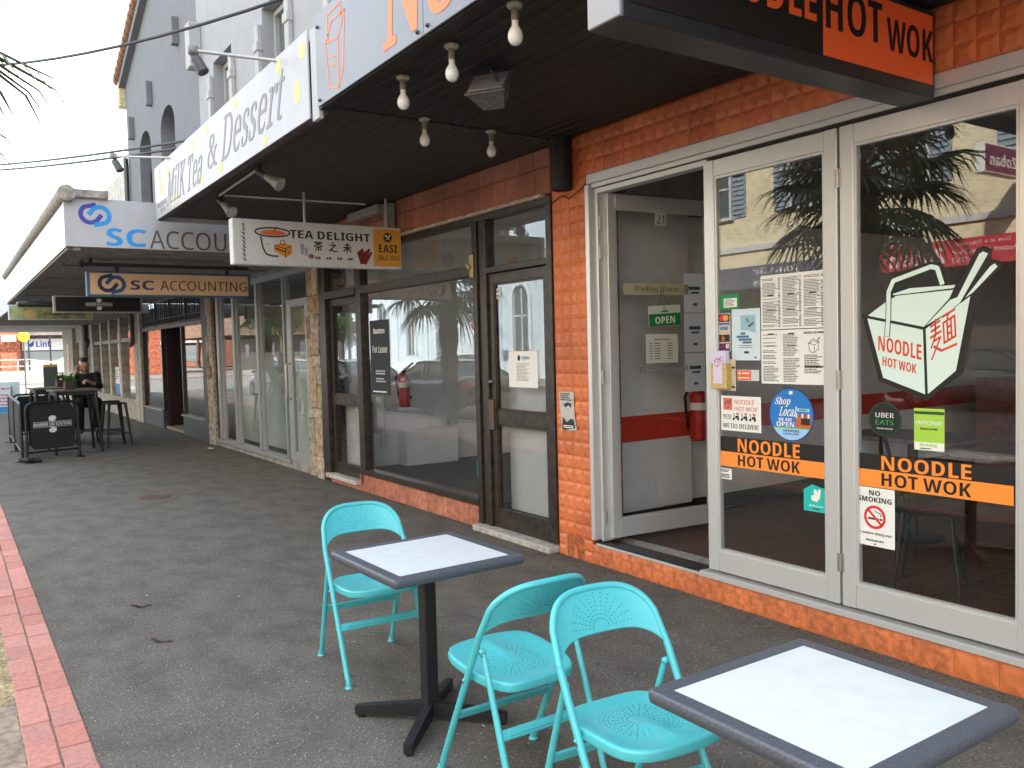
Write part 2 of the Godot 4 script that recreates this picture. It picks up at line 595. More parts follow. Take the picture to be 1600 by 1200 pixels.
# ---------------------------------------------------------------- noodle shop
# a glazed tile pressed with small truncated pyramids
func embossed_tile(w: float, h: float, nx: int, ny: int) -> ArrayMesh:
	var b := MB.new()
	var g := 0.0009
	var cw := (w - 2 * g) / nx
	var chh := (h - 2 * g) / ny
	for i in nx:
		for j in ny:
			var x0 := -w / 2 + g + cw * i
			var y0 := -h / 2 + g + chh * j
			var c := Vector2(x0 + cw / 2, y0 + chh / 2)
			var e := []
			var t := []
			for q in [[-1, -1], [1, -1], [1, 1], [-1, 1]]:
				e.append(Vector3(c.x + q[0] * cw / 2, c.y + q[1] * chh / 2, 0.002))
				t.append(Vector3(c.x + q[0] * cw * 0.23, c.y + q[1] * chh * 0.23, 0.0105))
			b.quad(t[0], t[1], t[2], t[3], Vector3.BACK)
			for k in 4:
				b.quad(e[k], e[(k + 1) % 4], t[(k + 1) % 4], t[k], Vector3.BACK)
	for s in [-1, 1]:
		b.quad(Vector3(s * (w / 2 - g), -h / 2 + g, 0.002), Vector3(s * (w / 2 - g), h / 2 - g, 0.002), Vector3(s * (w / 2 - g), h / 2 - g, -0.012), Vector3(s * (w / 2 - g), -h / 2 + g, -0.012), Vector3(s, 0, 0))
		b.quad(Vector3(-w / 2 + g, s * (h / 2 - g), 0.002), Vector3(w / 2 - g, s * (h / 2 - g), 0.002), Vector3(w / 2 - g, s * (h / 2 - g), -0.012), Vector3(-w / 2 + g, s * (h / 2 - g), -0.012), Vector3(0, s, 0))
	return b.mesh()

func flat_tile(w: float, h: float) -> ArrayMesh:
	return MB.new().cbox(Vector3(0, 0, -0.002), Vector3(w - 0.004, h - 0.004, 0.014), 0.002).mesh()

func alu() -> StandardMaterial3D:
	var m := mat("anodised_aluminium", lin(0.58, 0.575, 0.555), 0.34, 0.35)
	return m

# a window or door leaf: stiles and rails round one pane; local x along the leaf, y up
func leaf(parent: Node3D, called: String, w: float, y0: float, y1: float, st: float, rail_b: float, rail_t: float, d: float, fm: Material, gm: Material, at: Transform3D, mid := [], pane_z := 0.0) -> Node3D:
	var o := Node3D.new()
	o.name = called
	parent.add_child(o, true)
	o.transform = at
	var ch := 0.004
	part(o, "stile", MB.new().cbox(Vector3(st / 2, (y0 + y1) / 2, 0), Vector3(st, y1 - y0, d), ch), fm)
	part(o, "stile", MB.new().cbox(Vector3(w - st / 2, (y0 + y1) / 2, 0), Vector3(st, y1 - y0, d), ch), fm)
	part(o, "rail", MB.new().cbox(Vector3(w / 2, y0 + rail_b / 2 + 0.001, 0), Vector3(w - 2 * st - 0.001, rail_b, d * 0.92), ch), fm)
	part(o, "rail", MB.new().cbox(Vector3(w / 2, y1 - rail_t / 2 - 0.001, 0), Vector3(w - 2 * st - 0.001, rail_t, d * 0.92), ch), fm)
	var cuts := [y0 + rail_b]
	for m in mid:
		part(o, "rail", MB.new().cbox(Vector3(w / 2, (m[0] + m[1]) / 2, 0), Vector3(w - 2 * st - 0.001, m[1] - m[0], d * 0.92), ch), fm)
		cuts.append_array([m[0], m[1]])
	cuts.append(y1 - rail_t)
	for i in range(0, cuts.size(), 2):
		part(o, "pane", MB.new().bb(st, w - st, cuts[i], cuts[i + 1], pane_z - 0.003, pane_z + 0.003), gm)
		var bd := MB.new()
		for s in [-1, 1]:
			bd.bb(st, w - st, cuts[i], cuts[i] + 0.014, pane_z + s * 0.004, pane_z + s * 0.016)
			bd.bb(st, w - st, cuts[i + 1] - 0.014, cuts[i + 1], pane_z + s * 0.004, pane_z + s * 0.016)
			bd.bb(st, st + 0.014, cuts[i] + 0.014, cuts[i + 1] - 0.014, pane_z + s * 0.004, pane_z + s * 0.016)
			bd.bb(w - st - 0.014, w - st, cuts[i] + 0.014, cuts[i + 1] - 0.014, pane_z + s * 0.004, pane_z + s * 0.016)
		part(o, "glazing_bead", bd, fm)
	return o

func hinge(parent: Node, at: Vector3, m: Material) -> void:
	var b := MB.new()
	for k in 5:
		b.tube([at + Vector3(0, -0.05 + 0.02 * k + 0.0008, 0), at + Vector3(0, -0.03 + 0.02 * k - 0.0008, 0)], 0.0075, 10)
	b.bb(at.x - 0.02, at.x - 0.004, at.y - 0.048, at.y + 0.048, at.z - 0.006, at.z - 0.002)
	b.bb(at.x + 0.004, at.x + 0.02, at.y - 0.048, at.y + 0.048, at.z - 0.006, at.z - 0.002)
	part(parent, "hinge", b, m)

func make_noodle_shop() -> void:
	var shop := thing("noodle_shop", "noodle shop faced with pressed orange tiles, silver glazed doors, one leaf open", "shop", Vector3.ZERO)
	var mortar := mottled("orange_wall", lin(0.5, 0.14, 0.045), 0.9, 0.3, 3.0)
	var wall := part(shop, "wall", MB.new().bb(-5.128, -4.725, 0.0, 3.2, -0.3, -0.002).bb(-4.725, 4.0, 2.8, 3.2, -0.3, -0.002).bb(-4.725, 4.0, 0.0, 0.142, -0.3, -0.002), mortar)
	var om := []
	for k in 4:
		var m := mottled("orange_tile_%d" % k, [lin(0.75, 0.2, 0.06), lin(0.71, 0.182, 0.054), lin(0.78, 0.215, 0.068), lin(0.67, 0.168, 0.052)][k], 0.5, 0.1, 2.2, 0.0, 0.0, 0.12)
		om.append(m)
	rng.seed = 5
	var dirty := mottled("orange_tile_grimy", lin(0.77, 0.215, 0.07), 0.6, 0.2, 3.2, 0.0, 0.0, 0.12)
	var full := embossed_tile(0.2035, 0.2035, 2, 2)
	var topcut := embossed_tile(0.2035, 0.094, 2, 1)
	var low := embossed_tile(0.2035, 0.144, 2, 1)
	var bot := embossed_tile(0.2035, 0.17, 2, 2)
	var half := embossed_tile(0.1015, 0.17, 1, 2)
	for c in 2:
		var x := -5.024 + 0.2035 * c
		for r in 14:
			var y0 := 0.162 + 0.2035 * r
			var t := part(wall, "tile", full, om[rng.randi() % 4])
			t.position = Vector3(x, y0 + 0.10175, 0.0)
			t.rotation.z = rng.randf_range(-0.004, 0.004)
		var tt := part(wall, "tile", topcut, om[rng.randi() % 4])
		tt.position = Vector3(x, 3.058, 0.0)
	# bottom row, one tile broken away
	for q in [[-5.075, 0.0], [-4.772, 0.0]]:
		var t := part(wall, "tile", half, om[rng.randi() % 4])
		t.position = Vector3(q[0], 0.077, 0.0)
	part(wall, "bare_patch", MB.new().poly(P2([-5.022, 0.0, -4.99, 0.03, -4.985, 0.09, -5.015, 0.155, -4.95, 0.16, -4.83, 0.158, -4.835, 0.09, -4.85, 0.03, -4.87, 0.0]), -0.01, -0.003), mottled("bare_cement", lin(0.3, 0.27, 0.23), 0.95, 0.55, 7.0, 0.8))
	part(wall, "tile_shard", MB.new().poly(P2([-4.955, 0.0, -4.9, 0.0, -4.905, 0.07, -4.93, 0.11]), -0.003, 0.004), om[1])
	for k in 26:
		var x := -4.6195 + 0.2035 * k
		var t := part(wall, "tile", full, om[rng.randi() % 4])
		t.position = Vector3(x, 2.908, 0.0)
		t = part(wall, "tile", topcut, om[rng.randi() % 4])
		t.position = Vector3(x, 3.058, 0.0)
		t = part(wall, "tile", low, dirty if k < 13 else om[rng.randi() % 4])
		t.position = Vector3(x, 0.0715, 0.0)
	# frame
	var al := alu()
	var steel := mat("hinge_steel", lin(0.42, 0.4, 0.37), 0.4, 0.8)
	var fr_ := part(shop, "door_frame", MB.new().cbox(Vector3(-0.35, 2.766, -0.035), Vector3(8.68, 0.068, 0.12), 0.004).cbox(Vector3(-0.35, 2.717, -0.004), Vector3(8.62, 0.03, 0.016), 0.003).cbox(Vector3(-4.69, 1.455, -0.03), Vector3(0.04, 2.55, 0.11), 0.004), al)
	part(fr_, "jamb", MB.new().bb(-4.67, -4.63, 0.18, 2.7, -0.1, -0.035).bb(-4.63, -4.612, 0.18, 2.7, -0.1, -0.012), al)
	part(fr_, "head_track", MB.new().cbox(Vector3(-4.1, 2.68, -0.055), Vector3(1.03, 0.036, 0.08), 0.003), al)
	part(fr_, "sill", MB.new().cbox(Vector3(0.17, 0.162, -0.03), Vector3(7.65, 0.036, 0.12), 0.004), al)
	part(shop, "threshold", MB.new().cbox(Vector3(-4.14, 0.155, -0.065), Vector3(1.05, 0.03, 0.14), 0.003), mat("black_threshold", lin(0.02, 0.02, 0.02), 0.3))
	part(shop, "nosing", MB.new().cbox(Vector3(-4.14, 0.152, 0.009), Vector3(1.07, 0.018, 0.008), 0.002), al)
	var gm := glass_mat("shop_glass")
	for d in [[-3.602, 0.918], [-2.668, 0.95], [-1.702, 0.95], [-0.736, 0.95], [0.23, 0.95]]:
		leaf(shop, "glazed_leaf", d[1], 0.196, 2.68, 0.078, 0.125, 0.1, 0.05, al, gm, fr(Vector3(d[0], 0, -0.026)))
	for y in [0.42, 1.38, 2.42]:
		hinge(shop, Vector3(-2.676, y, 0.004), steel)
	for y in [0.35, 1.36, 2.25, 2.46]:
		hinge(shop, Vector3(-4.615, y, -0.03), steel)
	# the leaf that stands open
	var dx := Vector3(0.08, 0, -0.93).normalized()
	var open_leaf := leaf(shop, "door", 1.0, 0.196, 2.665, 0.068, 0.13, 0.1, 0.045, al, glass_mat("door_glass"), fr(Vector3(-4.6, 0, -0.075), dx))
	part(open_leaf, "handle", MB.new().tube([Vector3(0.965, 1.0, 0.02), Vector3(0.965, 1.0, 0.07), Vector3(0.965, 1.28, 0.07), Vector3(0.965, 1.28, 0.02)], 0.01, 10), steel)
	# room behind the glass
	var wp := mottled("shop_wall_paint", lin(0.74, 0.73, 0.69), 0.6, 0.03, 0.8)
	part(shop, "room_wall", MB.new().bb(-5.06, -4.95, 0.15, 2.9, -1.255, -0.3).bb(-5.1, -5.04, 0.15, 2.9, -8.1, -1.255), wp)
	part(shop, "room_wall", MB.new().bb(-5.1, 4.1, 0.15, 2.9, -8.2, -8.1).bb(4.0, 4.1, 0.15, 2.9, -8.1, -0.3), mottled("dining_wall", lin(0.16, 0.1, 0.075), 0.7, 0.1, 0.6))
	part(shop, "red_stripe", MB.new().bb(-4.952, -4.947, 0.822, 1.024, -1.255, -0.3).bb(-5.042, -5.037, 0.822, 1.024, -8.1, -1.256), mat("red_band", lin(0.6, 0.05, 0.025), 0.45))
	part(shop, "skirting", MB.new().bb(-4.95, -4.938, 0.15, 0.268, -1.255, -0.3).bb(-5.04, -5.028, 0.15, 0.268, -8.1, -1.255), mat("dark_skirting", lin(0.03, 0.028, 0.025), 0.6))
	part(shop, "ceiling", MB.new().bb(-5.1, 4.1, 2.9, 2.98, -8.2, -0.3), mottled("shop_ceiling", lin(0.2, 0.18, 0.16), 0.9, 0.1, 0.7))
	part(shop, "bulkhead", MB.new().bb(-5.04, -4.62, 2.64, 2.9, -8.0, -0.3), mottled("bulkhead_paint", lin(0.24, 0.22, 0.2), 0.8, 0.1, 0.7))
	var fl := part(shop, "floor", MB.new().bb(-5.05, 4.0, 0.02, 0.138, -8.1, -0.14), mat("grout", lin(0.04, 0.035, 0.03), 0.9))
	var brown := []
	for k in 3:
		brown.append(mottled("floor_tile_brown_%d" % k, [lin(0.13, 0.06, 0.045), lin(0.11, 0.05, 0.038), lin(0.15, 0.07, 0.05)][k], 0.35, 0.25, 3.0))
	var pale := mottled("floor_tile_pale", lin(0.42, 0.4, 0.36), 0.4, 0.2, 3.0)
	var ft := MB.new().cbox(Vector3.ZERO, Vector3(0.246, 0.012, 0.186), 0.0015).mesh()
	for k in 8:
		var t := part(fl, "floor_tile", ft, pale)
		t.position = Vector3(-4.78 + 0.25 * k, 0.139, -0.236)
	var ft2 := MB.new().cbox(Vector3.ZERO, Vector3(0.297, 0.012, 0.297), 0.0015).mesh()
	for i in 13:
		for j in 11:
			var t := part(fl, "floor_tile", ft2, brown[rng.randi() % 3])
			t.position = Vector3(-4.8 + 0.3 * i, 0.139, -0.485 - 0.3 * j)
	# counter at the back of the room
	part(shop, "counter", MB.new().cbox(Vector3(-3.2, 0.65, -5.2), Vector3(2.6, 1.0, 0.6), 0.01), mottled("counter_laminate", lin(0.16, 0.06, 0.04), 0.4, 0.2, 1.0))
	make_awning_noodle(shop)

func make_awning_noodle(shop: Node3D) -> void:
	# soffit of black boards, fascia of grey sheets
	var black := mottled("soffit_black", lin(0.009, 0.008, 0.008), 0.6, 0.2, 1.2)
	var aw := part(shop, "awning", MB.new().bb(-4.93, 4.0, 3.13, 3.16, -0.02, 1.86).bb(-4.93, 4.0, 3.062, 3.16, 1.86, 1.9), black)
	var brd := MB.new().cbox(Vector3.ZERO, Vector3(8.9, 0.022, 0.088), 0.006).mesh()
	for k in 19:
		var b := part(aw, "soffit_board", brd, black)
		b.position = Vector3(-0.47, 3.103, 0.07 + 0.0965 * k)
	var grey := mottled("grey_sign_sheet", lin(0.18, 0.188, 0.215), 0.35, 0.05, 0.5)
	part(aw, "roof_sheet", MB.new().bb(-4.93, 4.0, 3.5, 3.53, -0.02, 1.9), mottled("roof_zinc", lin(0.4, 0.4, 0.4), 0.6, 0.2, 1.0))
	for d in [[-4.905, -3.55], [-3.545, -1.2], [-1.195, 1.2], [1.205, 4.0]]:
		part(aw, "fascia_sheet", MB.new().cbox(Vector3((d[0] + d[1]) / 2, 3.34, 1.912), Vector3(d[1] - d[0], 0.54, 0.012), 0.002), grey)
	var bolt := mat("bolt_black", lin(0.02, 0.02, 0.02), 0.4)
	for q in [[-4.86, 3.1], [-4.86, 3.53], [-3.6, 3.1], [-3.5, 3.1], [-2.4, 3.1], [-1.25, 3.1]]:
		part(aw, "bolt", MB.new().lathe([Vector2(0.0, 0.014), Vector2(0.008, 0.012), Vector2(0.011, 0.0)], Vector3(q[0], q[1], 1.918), Vector3.BACK, 10), bolt)
	var f := fr(Vector3(0, 0, 1.9185))
	var org := mat("fascia_orange", lin(0.85, 0.2, 0.05), 0.5)
	letters(aw, "Noodle", "serif_bold", -2.95, 3.37, 2.0, 0.5, org, f, 0.1)
	var b := MB.new()
	var o := Vector2(-4.62, 3.3)
	for s in [[-0.13, 0.1, -0.09, -0.16], [-0.09, -0.16, 0.05, -0.2], [0.05, -0.2, 0.06, 0.08], [0.06, 0.08, -0.13, 0.1], [0.06, 0.08, 0.16, 0.2], [0.16, 0.2, 0.12, -0.1], [0.12, -0.1, 0.05, -0.2], [-0.13, 0.1, -0.02, 0.2], [-0.02, 0.2, 0.16, 0.2], [-0.09, 0.1, -0.09, 0.25], [-0.09, 0.25, 0.11, 0.26], [0.11, 0.26, 0.11, 0.18], [-0.06, 0.0, 0.02, -0.01], [-0.06, -0.05, 0.02, -0.06]]:
		b.stroke(P2([o.x + s[0], o.y + s[1], o.x + s[2], o.y + s[3]]), 0.011, 0.0, 0.0012, f)
	part(aw, "box_drawing", b, org)
	# black downpipe end at the pillar
	part(shop, "downpipe", MB.new().tube([Vector3(-4.89, 3.12, 0.085), Vector3(-4.89, 2.72, 0.085)], 0.075, 18), black)
	part(shop, "thin_cable", MB.new().tube([Vector3(-5.12, 2.66, 0.02), Vector3(-4.97, 2.7, 0.02), Vector3(-4.88, 2.66, 0.03), Vector3(-4.76, 2.71, 0.02), Vector3(-4.68, 2.75, 0.02)], 0.004, 6), black)
	# upper storey and mass of the building
	part(shop, "upper_wall", MB.new().bb(-5.0, 4.1, 3.17, 8.6, -9.0, -0.02), mottled("upper_render_noodle", lin(0.45, 0.44, 0.42), 0.9, 0.2, 0.4))
	part(shop, "side_wall", MB.new().bb(4.1, 4.3, 0.0, 8.6, -9.0, 0.0).bb(-5.13, 4.1, 0.0, 3.17, -9.0, -8.2), mottled("upper_render_noodle", lin(0.45, 0.44, 0.42), 0.9, 0.2, 0.4))

# ---------------------------------------------------------------- things stuck to the glass
func sheet_thing(called: String, label: String, category: String, x0: float, x1: float, y0: float, y1: float, m: Material, f: Transform3D, group := "") -> Array:
	var o := thing(called, label, category, f * Vector3((x0 + x1) / 2, y0, 0), 0.0, group)
	var g := Transform3D(f.basis, f.basis * Vector3(-(x0 + x1) / 2, -y0, 0))
	part(o, "sheet", MB.new().rect(x0, x1, y0, y1, 0.0003, 0.0009, g), m)
	g.origin += f.basis.z * 0.001
	return [o, g]

func band(x0: float, x1: float, y0: float, y1: float, ym: float, side: String) -> void:
	var f := fr(Vector3(0, 0, -0.0228))
	var s := sheet_thing("window_band", "black and orange lettered band across the %s glass pane" % side, "sign", x0, x1, y0, y1, hx("100c0b"), f)
	var org := mat("band_orange", lin(0.95, 0.27, 0.03), 0.5)
	part(s[0], "orange_strip", MB.new().rect(x0, x1, y0, ym, 0.0, 0.0008, s[1]), org)
	var c := (x0 + x1) / 2
	var w := x1 - x0
	letters(s[0], "NOODLE", "sans_bold", c - w * 0.02, (ym + y1) / 2, w * 0.57, (y1 - ym) * 0.86, org, s[1])
	letters(s[0], "HOT WOK", "sans_bold", c - w * 0.02, (ym + y0) / 2, w * 0.57, (ym - y0) * 0.72, hx("100c0b"), s[1])

func make_stickers() -> void:
	var f := fr(Vector3(0, 0, -0.0228))
	var white := mat("white_paper", lin(0.82, 0.83, 0.82), 0.6)
	var ink := hx("26262a")
	var grey := hx("55585c")
	band(-3.526, -2.76, 0.846, 1.024, 0.934, "menu")
	band(-2.606, -1.823, 0.84, 1.008, 0.928, "noodle box")
	# menus
	var s := sheet_thing("menu_sheet", "upper printed white menu sheet taped above another menu", "menu", -3.195, -2.772, 1.657, 1.962, white, f)
	for c in 3:
		var x := -3.183 + 0.139 * c
		print_lines(s[0], "menu_print", x, x + 0.115, 1.668, 1.945, 34, grey, s[1], 0.5, 10 + c)
		print_lines(s[0], "price_print", x + 0.108, x + 0.124, 1.668, 1.945, 34, ink, s[1], 0.5, 20 + c)
		part(s[0], "heading", MB.new().rect(x + 0.035, x + 0.075, 1.845, 1.851, 0.0, 0.001, s[1]).rect(x + 0.025, x + 0.085, 1.76, 1.766, 0.0, 0.001, s[1]), ink)
	s = sheet_thing("menu_sheet", "lower printed white menu sheet with shop name and box drawing", "menu", -3.196, -2.772, 1.35, 1.652, white, f)
	for c in 2:
		var x := -3.183 + 0.139 * c
		print_lines(s[0], "menu_print", x, x + 0.112, 1.362, 1.63, 30, grey, s[1], 0.5, 30 + c)
		part(s[0], "heading", MB.new().rect(x + 0.035, x + 0.075, 1.628, 1.634, 0.0, 0.001, s[1]).rect(x + 0.025, x + 0.085, 1.56, 1.566, 0.0, 0.001, s[1]), ink)
	letters(s[0], "NOODLE HOT WOK", "sans_bold", -2.845, 1.632, 0.125, 0.011, ink, s[1])
	var b := MB.new()
	box_lines(b, Vector2(-2.845, 1.565), 0.085, 0.0025, s[1])
	part(s[0], "box_drawing", b, ink)
	print_lines(s[0], "menu_print", -2.905, -2.785, 1.41, 1.515, 11, ink, s[1], 0.5, 40)
	part(s[0], "heading", MB.new().rect(-2.905, -2.785, 1.445, 1.452, 0.0, 0.0014, s[1]), ink)
	# small notices
	s = sheet_thing("notice_card", "small green registration card with white panel near the top of door glass", "notice", -3.505, -3.356, 1.784, 1.872, hx("148a48"), f)
	part(s[0], "white_panel", MB.new().rect(-3.47, -3.37, 1.797, 1.85, 0.0, 0.0008, s[1]), white)
	print_lines(s[0], "print", -3.463, -3.38, 1.802, 1.846, 6, grey, s[1], 0.5, 5, 0.0012)
	s = sheet_thing("card_sticker", "strip of payment card logo stickers", "sticker", -3.52, -3.422, 1.535, 1.763, hx("b9bcc0"), f)
	part(s[0], "print_block", MB.new().rect(-3.514, -3.428, 1.712, 1.758, 0.0, 0.0006, s[1]), hx("1b1f1d"))
	part(s[0], "print_block", MB.new().rect(-3.514, -3.428, 1.592, 1.636, 0.0, 0.0006, s[1]), hx("1b1f1d"))
	part(s[0], "red_disc", MB.new().disc(Vector2(-3.485, 1.735), 0.022, 0.018, 0.0, 0.001, s[1]), hx("d8281e"))
	part(s[0], "orange_disc", MB.new().disc(Vector2(-3.457, 1.735), 0.022, 0.018, 0.0, 0.0014, s[1]), hx("f0902a"))
	part(s[0], "blue_bar", MB.new().rect(-3.514, -3.428, 1.696, 1.705, 0.0, 0.0006, s[1]), hx("1a2f7a"))
	part(s[0], "yellow_bar", MB.new().rect(-3.514, -3.428, 1.645, 1.652, 0.0, 0.0006, s[1]), hx("e0a63a"))
	letters(s[0], "VISA", "sans_bold", -3.471, 1.674, 0.06, 0.02, hx("1a2f7a"), s[1], 0.25)
	letters(s[0], "b", "sans_bold", -3.478, 1.614, 0.022, 0.036, hx("e06a22"), s[1])
	part(s[0], "plum_block", MB.new().rect(-3.514, -3.428, 1.538, 1.584, 0.0, 0.0006, s[1]), hx("5c1740"))
	letters(s[0], "e", "sans_bold", -3.445, 1.566, 0.025, 0.026, white, s[1])
	s = sheet_thing("capacity_notice", "pale blue paper notice reading 6 MAX", "notice", -3.412, -3.202, 1.482, 1.782, mat("pale_blue_paper", lin(0.6, 0.72, 0.76), 0.6), f)
	part(s[0], "blue_shape", MB.new().poly(P2([-3.345, 1.66, -3.345, 1.745, -3.235, 1.745, -3.235, 1.64, -3.29, 1.655]), 0.0, 0.0006, s[1]), mat("print_lightblue", lin(0.3, 0.5, 0.6), 0.6))
	var tl := fr(Vector3.ZERO)
	tl.basis = Basis(Vector3.BACK, 0.45)
	tl = s[1] * Transform3D(Basis.IDENTITY, Vector3(-3.28, 1.7, 0)) * tl
	letters(s[0], "6", "sans", -0.005, 0.02, 0.016, 0.028, ink, tl)
	letters(s[0], "MAX", "sans_bold", 0.008, -0.015, 0.045, 0.016, ink, tl)
	for q in [[-3.345, -3.31, 1.632], [-3.375, -3.285, 1.614], [-3.36, -3.265, 1.597], [-3.33, -3.265, 1.58]]:
		part(s[0], "print_bar", MB.new().rect(q[0], q[1], q[2], q[2] + 0.013, 0.0, 0.001, s[1]), hx("3b6f86"))
	part(s[0], "small_print", MB.new().rect(-3.355, -3.26, 1.566, 1.569, 0.0, 0.0008, s[1]).rect(-3.355, -3.26, 1.556, 1.559, 0.0, 0.0008, s[1]).rect(-3.32, -3.285, 1.522, 1.535, 0.0, 0.0008, s[1]).rect(-3.245, -3.23, 1.495, 1.503, 0.0, 0.0008, s[1]), ink)
	s = sheet_thing("payment_sticker", "small orange sticker beside the leaflet box", "sticker", -3.376, -3.214, 1.363, 1.426, hx("c9c9cc"), f)
	part(s[0], "orange_panel", MB.new().rect(-3.373, -3.272, 1.367, 1.422, 0.0, 0.0007, s[1]), hx("ee5a1c"))
	part(s[0], "print_bar", MB.new().rect(-3.335, -3.285, 1.402, 1.41, 0.0, 0.0011, s[1]).rect(-3.365, -3.282, 1.376, 1.383, 0.0, 0.0011, s[1]).disc(Vector2(-3.356, 1.405), 0.009, 0.009, 0.0, 0.0011, s[1], 16), white)
	# leaflet box
	var lb := thing("leaflet_box", "clear yellowed leaflet holder full of lilac menus fixed to the glass", "leaflet holder", Vector3(-3.463, 1.305, -0.022))
	part(lb, "back_plate", MB.new().cbox(Vector3(0.005, 0.09, 0.004), Vector3(0.15, 0.19, 0.006), 0.002), mat("cream_plastic", lin(0.62, 0.55, 0.4), 0.4))
	part(lb, "tray", MB.new().cbox(Vector3(-0.012, 0.085, 0.03), Vector3(0.125, 0.155, 0.044), 0.003), mottled("yellowed_plastic", lin(0.66, 0.47, 0.17), 0.35, 0.2, 9.0))
	part(lb, "leaflets", MB.new().cbox(Vector3(-0.014, 0.14, 0.03), Vector3(0.108, 0.19, 0.036), 0.001).rect(-0.05, 0.02, 0.04, 0.2, 0.0525, 0.053), mat("lilac_paper", lin(0.66, 0.6, 0.78), 0.7))
	var lf := fr(Vector3(0, 0, 0.0532))
	var lbb := MB.new()
	box_lines(lbb, Vector2(-0.016, 0.17), 0.06, 0.003, lf)
	part(lb, "box_drawing", lbb, hx("b05a80"))
	part(lb, "knob", MB.new().lathe([Vector2(0.0, 0.016), Vector2(0.006, 0.014), Vector2(0.006, 0.0)], Vector3(0.07, 0.135, 0.006), Vector3.BACK, 10).lathe([Vector2(0.0, 0.016), Vector2(0.006, 0.014), Vector2(0.006, 0.0)], Vector3(0.07, 0.02, 0.006), Vector3.BACK, 10), ink)
	# delivery sticker
	s = sheet_thing("delivery_sticker", "white sticker reading YES WE DO DELIVER with scooters", "sticker", -3.504, -3.203, 1.062, 1.27, white, f)
	var coral := hx("d8735c")
	part(s[0], "red_block", MB.new().rect(-3.485, -3.415, 1.185, 1.258, 0.0, 0.0006, s[1]), coral)
	var b2 := MB.new()
	box_lines(b2, Vector2(-3.45, 1.222), 0.055, 0.003, s[1], 0.0012)
	part(s[0], "box_drawing", b2, ink)
	letters(s[0], "NOODLE", "sans", -3.325, 1.236, 0.145, 0.027, coral, s[1])
	letters(s[0], "HOT WOK", "sans", -3.312, 1.195, 0.17, 0.027, coral, s[1])
	letters(s[0], "YES!", "sans", -3.457, 1.145, 0.066, 0.028, ink, s[1])
	letters(s[0], "WE DO DELIVER!", "sans", -3.355, 1.092, 0.265, 0.027, ink, s[1])
	for k in 3:
		var x := -3.388 + 0.062 * k
		var sb := MB.new().disc(Vector2(x - 0.018, 1.133), 0.008, 0.008, 0.0, 0.001, s[1], 14).disc(Vector2(x + 0.016, 1.133), 0.008, 0.008, 0.0, 0.001, s[1], 14)
		sb.stroke(P2([x - 0.018, 1.133, x - 0.014, 1.16, x - 0.022, 1.168]), 0.004, 0.0, 0.001, s[1]).poly(P2([x - 0.014, 1.137, x + 0.022, 1.137, x + 0.02, 1.155, x - 0.002, 1.153, x - 0.006, 1.145]), 0.0, 0.001, s[1])
		part(s[0], "scooter_print", sb, ink)
		part(s[0], "red_box_print", MB.new().rect(x + 0.002, x + 0.022, 1.158, 1.172, 0.0, 0.001, s[1]), coral)
	# oval sticker
	var ov := thing("shop_local_sticker", "blue oval sticker reading Shop Local WE ARE OPEN", "sticker", Vector3(-2.996, 1.033, -0.0228))
	var of := fr(Vector3(2.996, -1.033, 0))
	part(ov, "sheet", MB.new().disc(Vector2(-2.996, 1.181), 0.149, 0.149, 0.0003, 0.0009, of, 48), hx("16366e"))
	of.origin.z = 0.001
	part(ov, "blue_disc", MB.new().disc(Vector2(-2.996, 1.181), 0.143, 0.143, 0.0, 0.0004, of, 48), hx("1c74c4"))
	var low := PackedVector2Array()
	for i in 19:
		var a := PI * (1.18 + 0.64 * i / 18.0)
		low.append(Vector2(-2.996 + 0.142 * cos(a), 1.181 + 0.142 * sin(a)))
	part(ov, "pale_panel", MB.new().poly(low, 0.0, 0.0008, of), hx("9cc4ea"))
	part(ov, "grass_strip", MB.new().rect(-3.115, -2.877, 1.104, 1.112, 0.0, 0.0011, of), hx("5aa83c"))
	letters(ov, "Shop", "serif_bold", -3.05, 1.25, 0.1, 0.055, white, of, 0.3)
	letters(ov, "Local", "serif_bold", -3.015, 1.198, 0.11, 0.055, white, of, 0.3)
	letters(ov, "WE ARE", "sans_bold", -3.035, 1.152, 0.09, 0.017, white, of)
	letters(ov, "OPEN", "sans_bold", -3.035, 1.126, 0.118, 0.027, white, of)
	letters(ov, "SUPPORTING", "sans_bold", -2.996, 1.09, 0.105, 0.012, hx("16366e"), of)
	letters(ov, "LOCAL JOBS", "sans_bold", -2.996, 1.072, 0.1, 0.012, hx("16366e"), of)
	part(ov, "market_print", MB.new().rect(-2.965, -2.868, 1.112, 1.185, 0.0, 0.0008, of), hx("c95a2c"))
	part(ov, "market_print", MB.new().rect(-2.93, -2.872, 1.128, 1.165, 0.0, 0.0012, of), hx("2c1a14"))
	part(ov, "market_sign", MB.new().rect(-2.955, -2.875, 1.2, 1.218, 0.0, 0.0008, of), hx("8fd0d4"))
	for k in 5:
		part(ov, "canopy_print", MB.new().rect(-2.965 + 0.0195 * k, -2.955 + 0.0195 * k, 1.165, 1.19, 0.0, 0.0013, of), [white, hx("1f7a6a")][k % 2])
	letters(ov, "MARKET", "sans_bold", -2.915, 1.209, 0.05, 0.009, hx("1c5a8a"), of)
	part(ov, "crest_print", MB.new().rect(-3.008, -2.984, 1.293, 1.312, 0.0, 0.0008, of), white)
	# glass label, food delivery sticker
	s = sheet_thing("glazier_label", "tiny white printed label at glass edge below orange band", "label", -3.523, -3.427, 0.766, 0.83, white, f)
	print_lines(s[0], "print", -3.515, -3.435, 0.772, 0.825, 6, ink, s[1], 0.4, 4)
	var dv := thing("courier_sticker", "teal cut-out sticker with white kangaroo-like mark low on glass", "sticker", Vector3(-2.838, 0.66, -0.0228))
	var df := fr(Vector3(2.838, -0.66, 0))
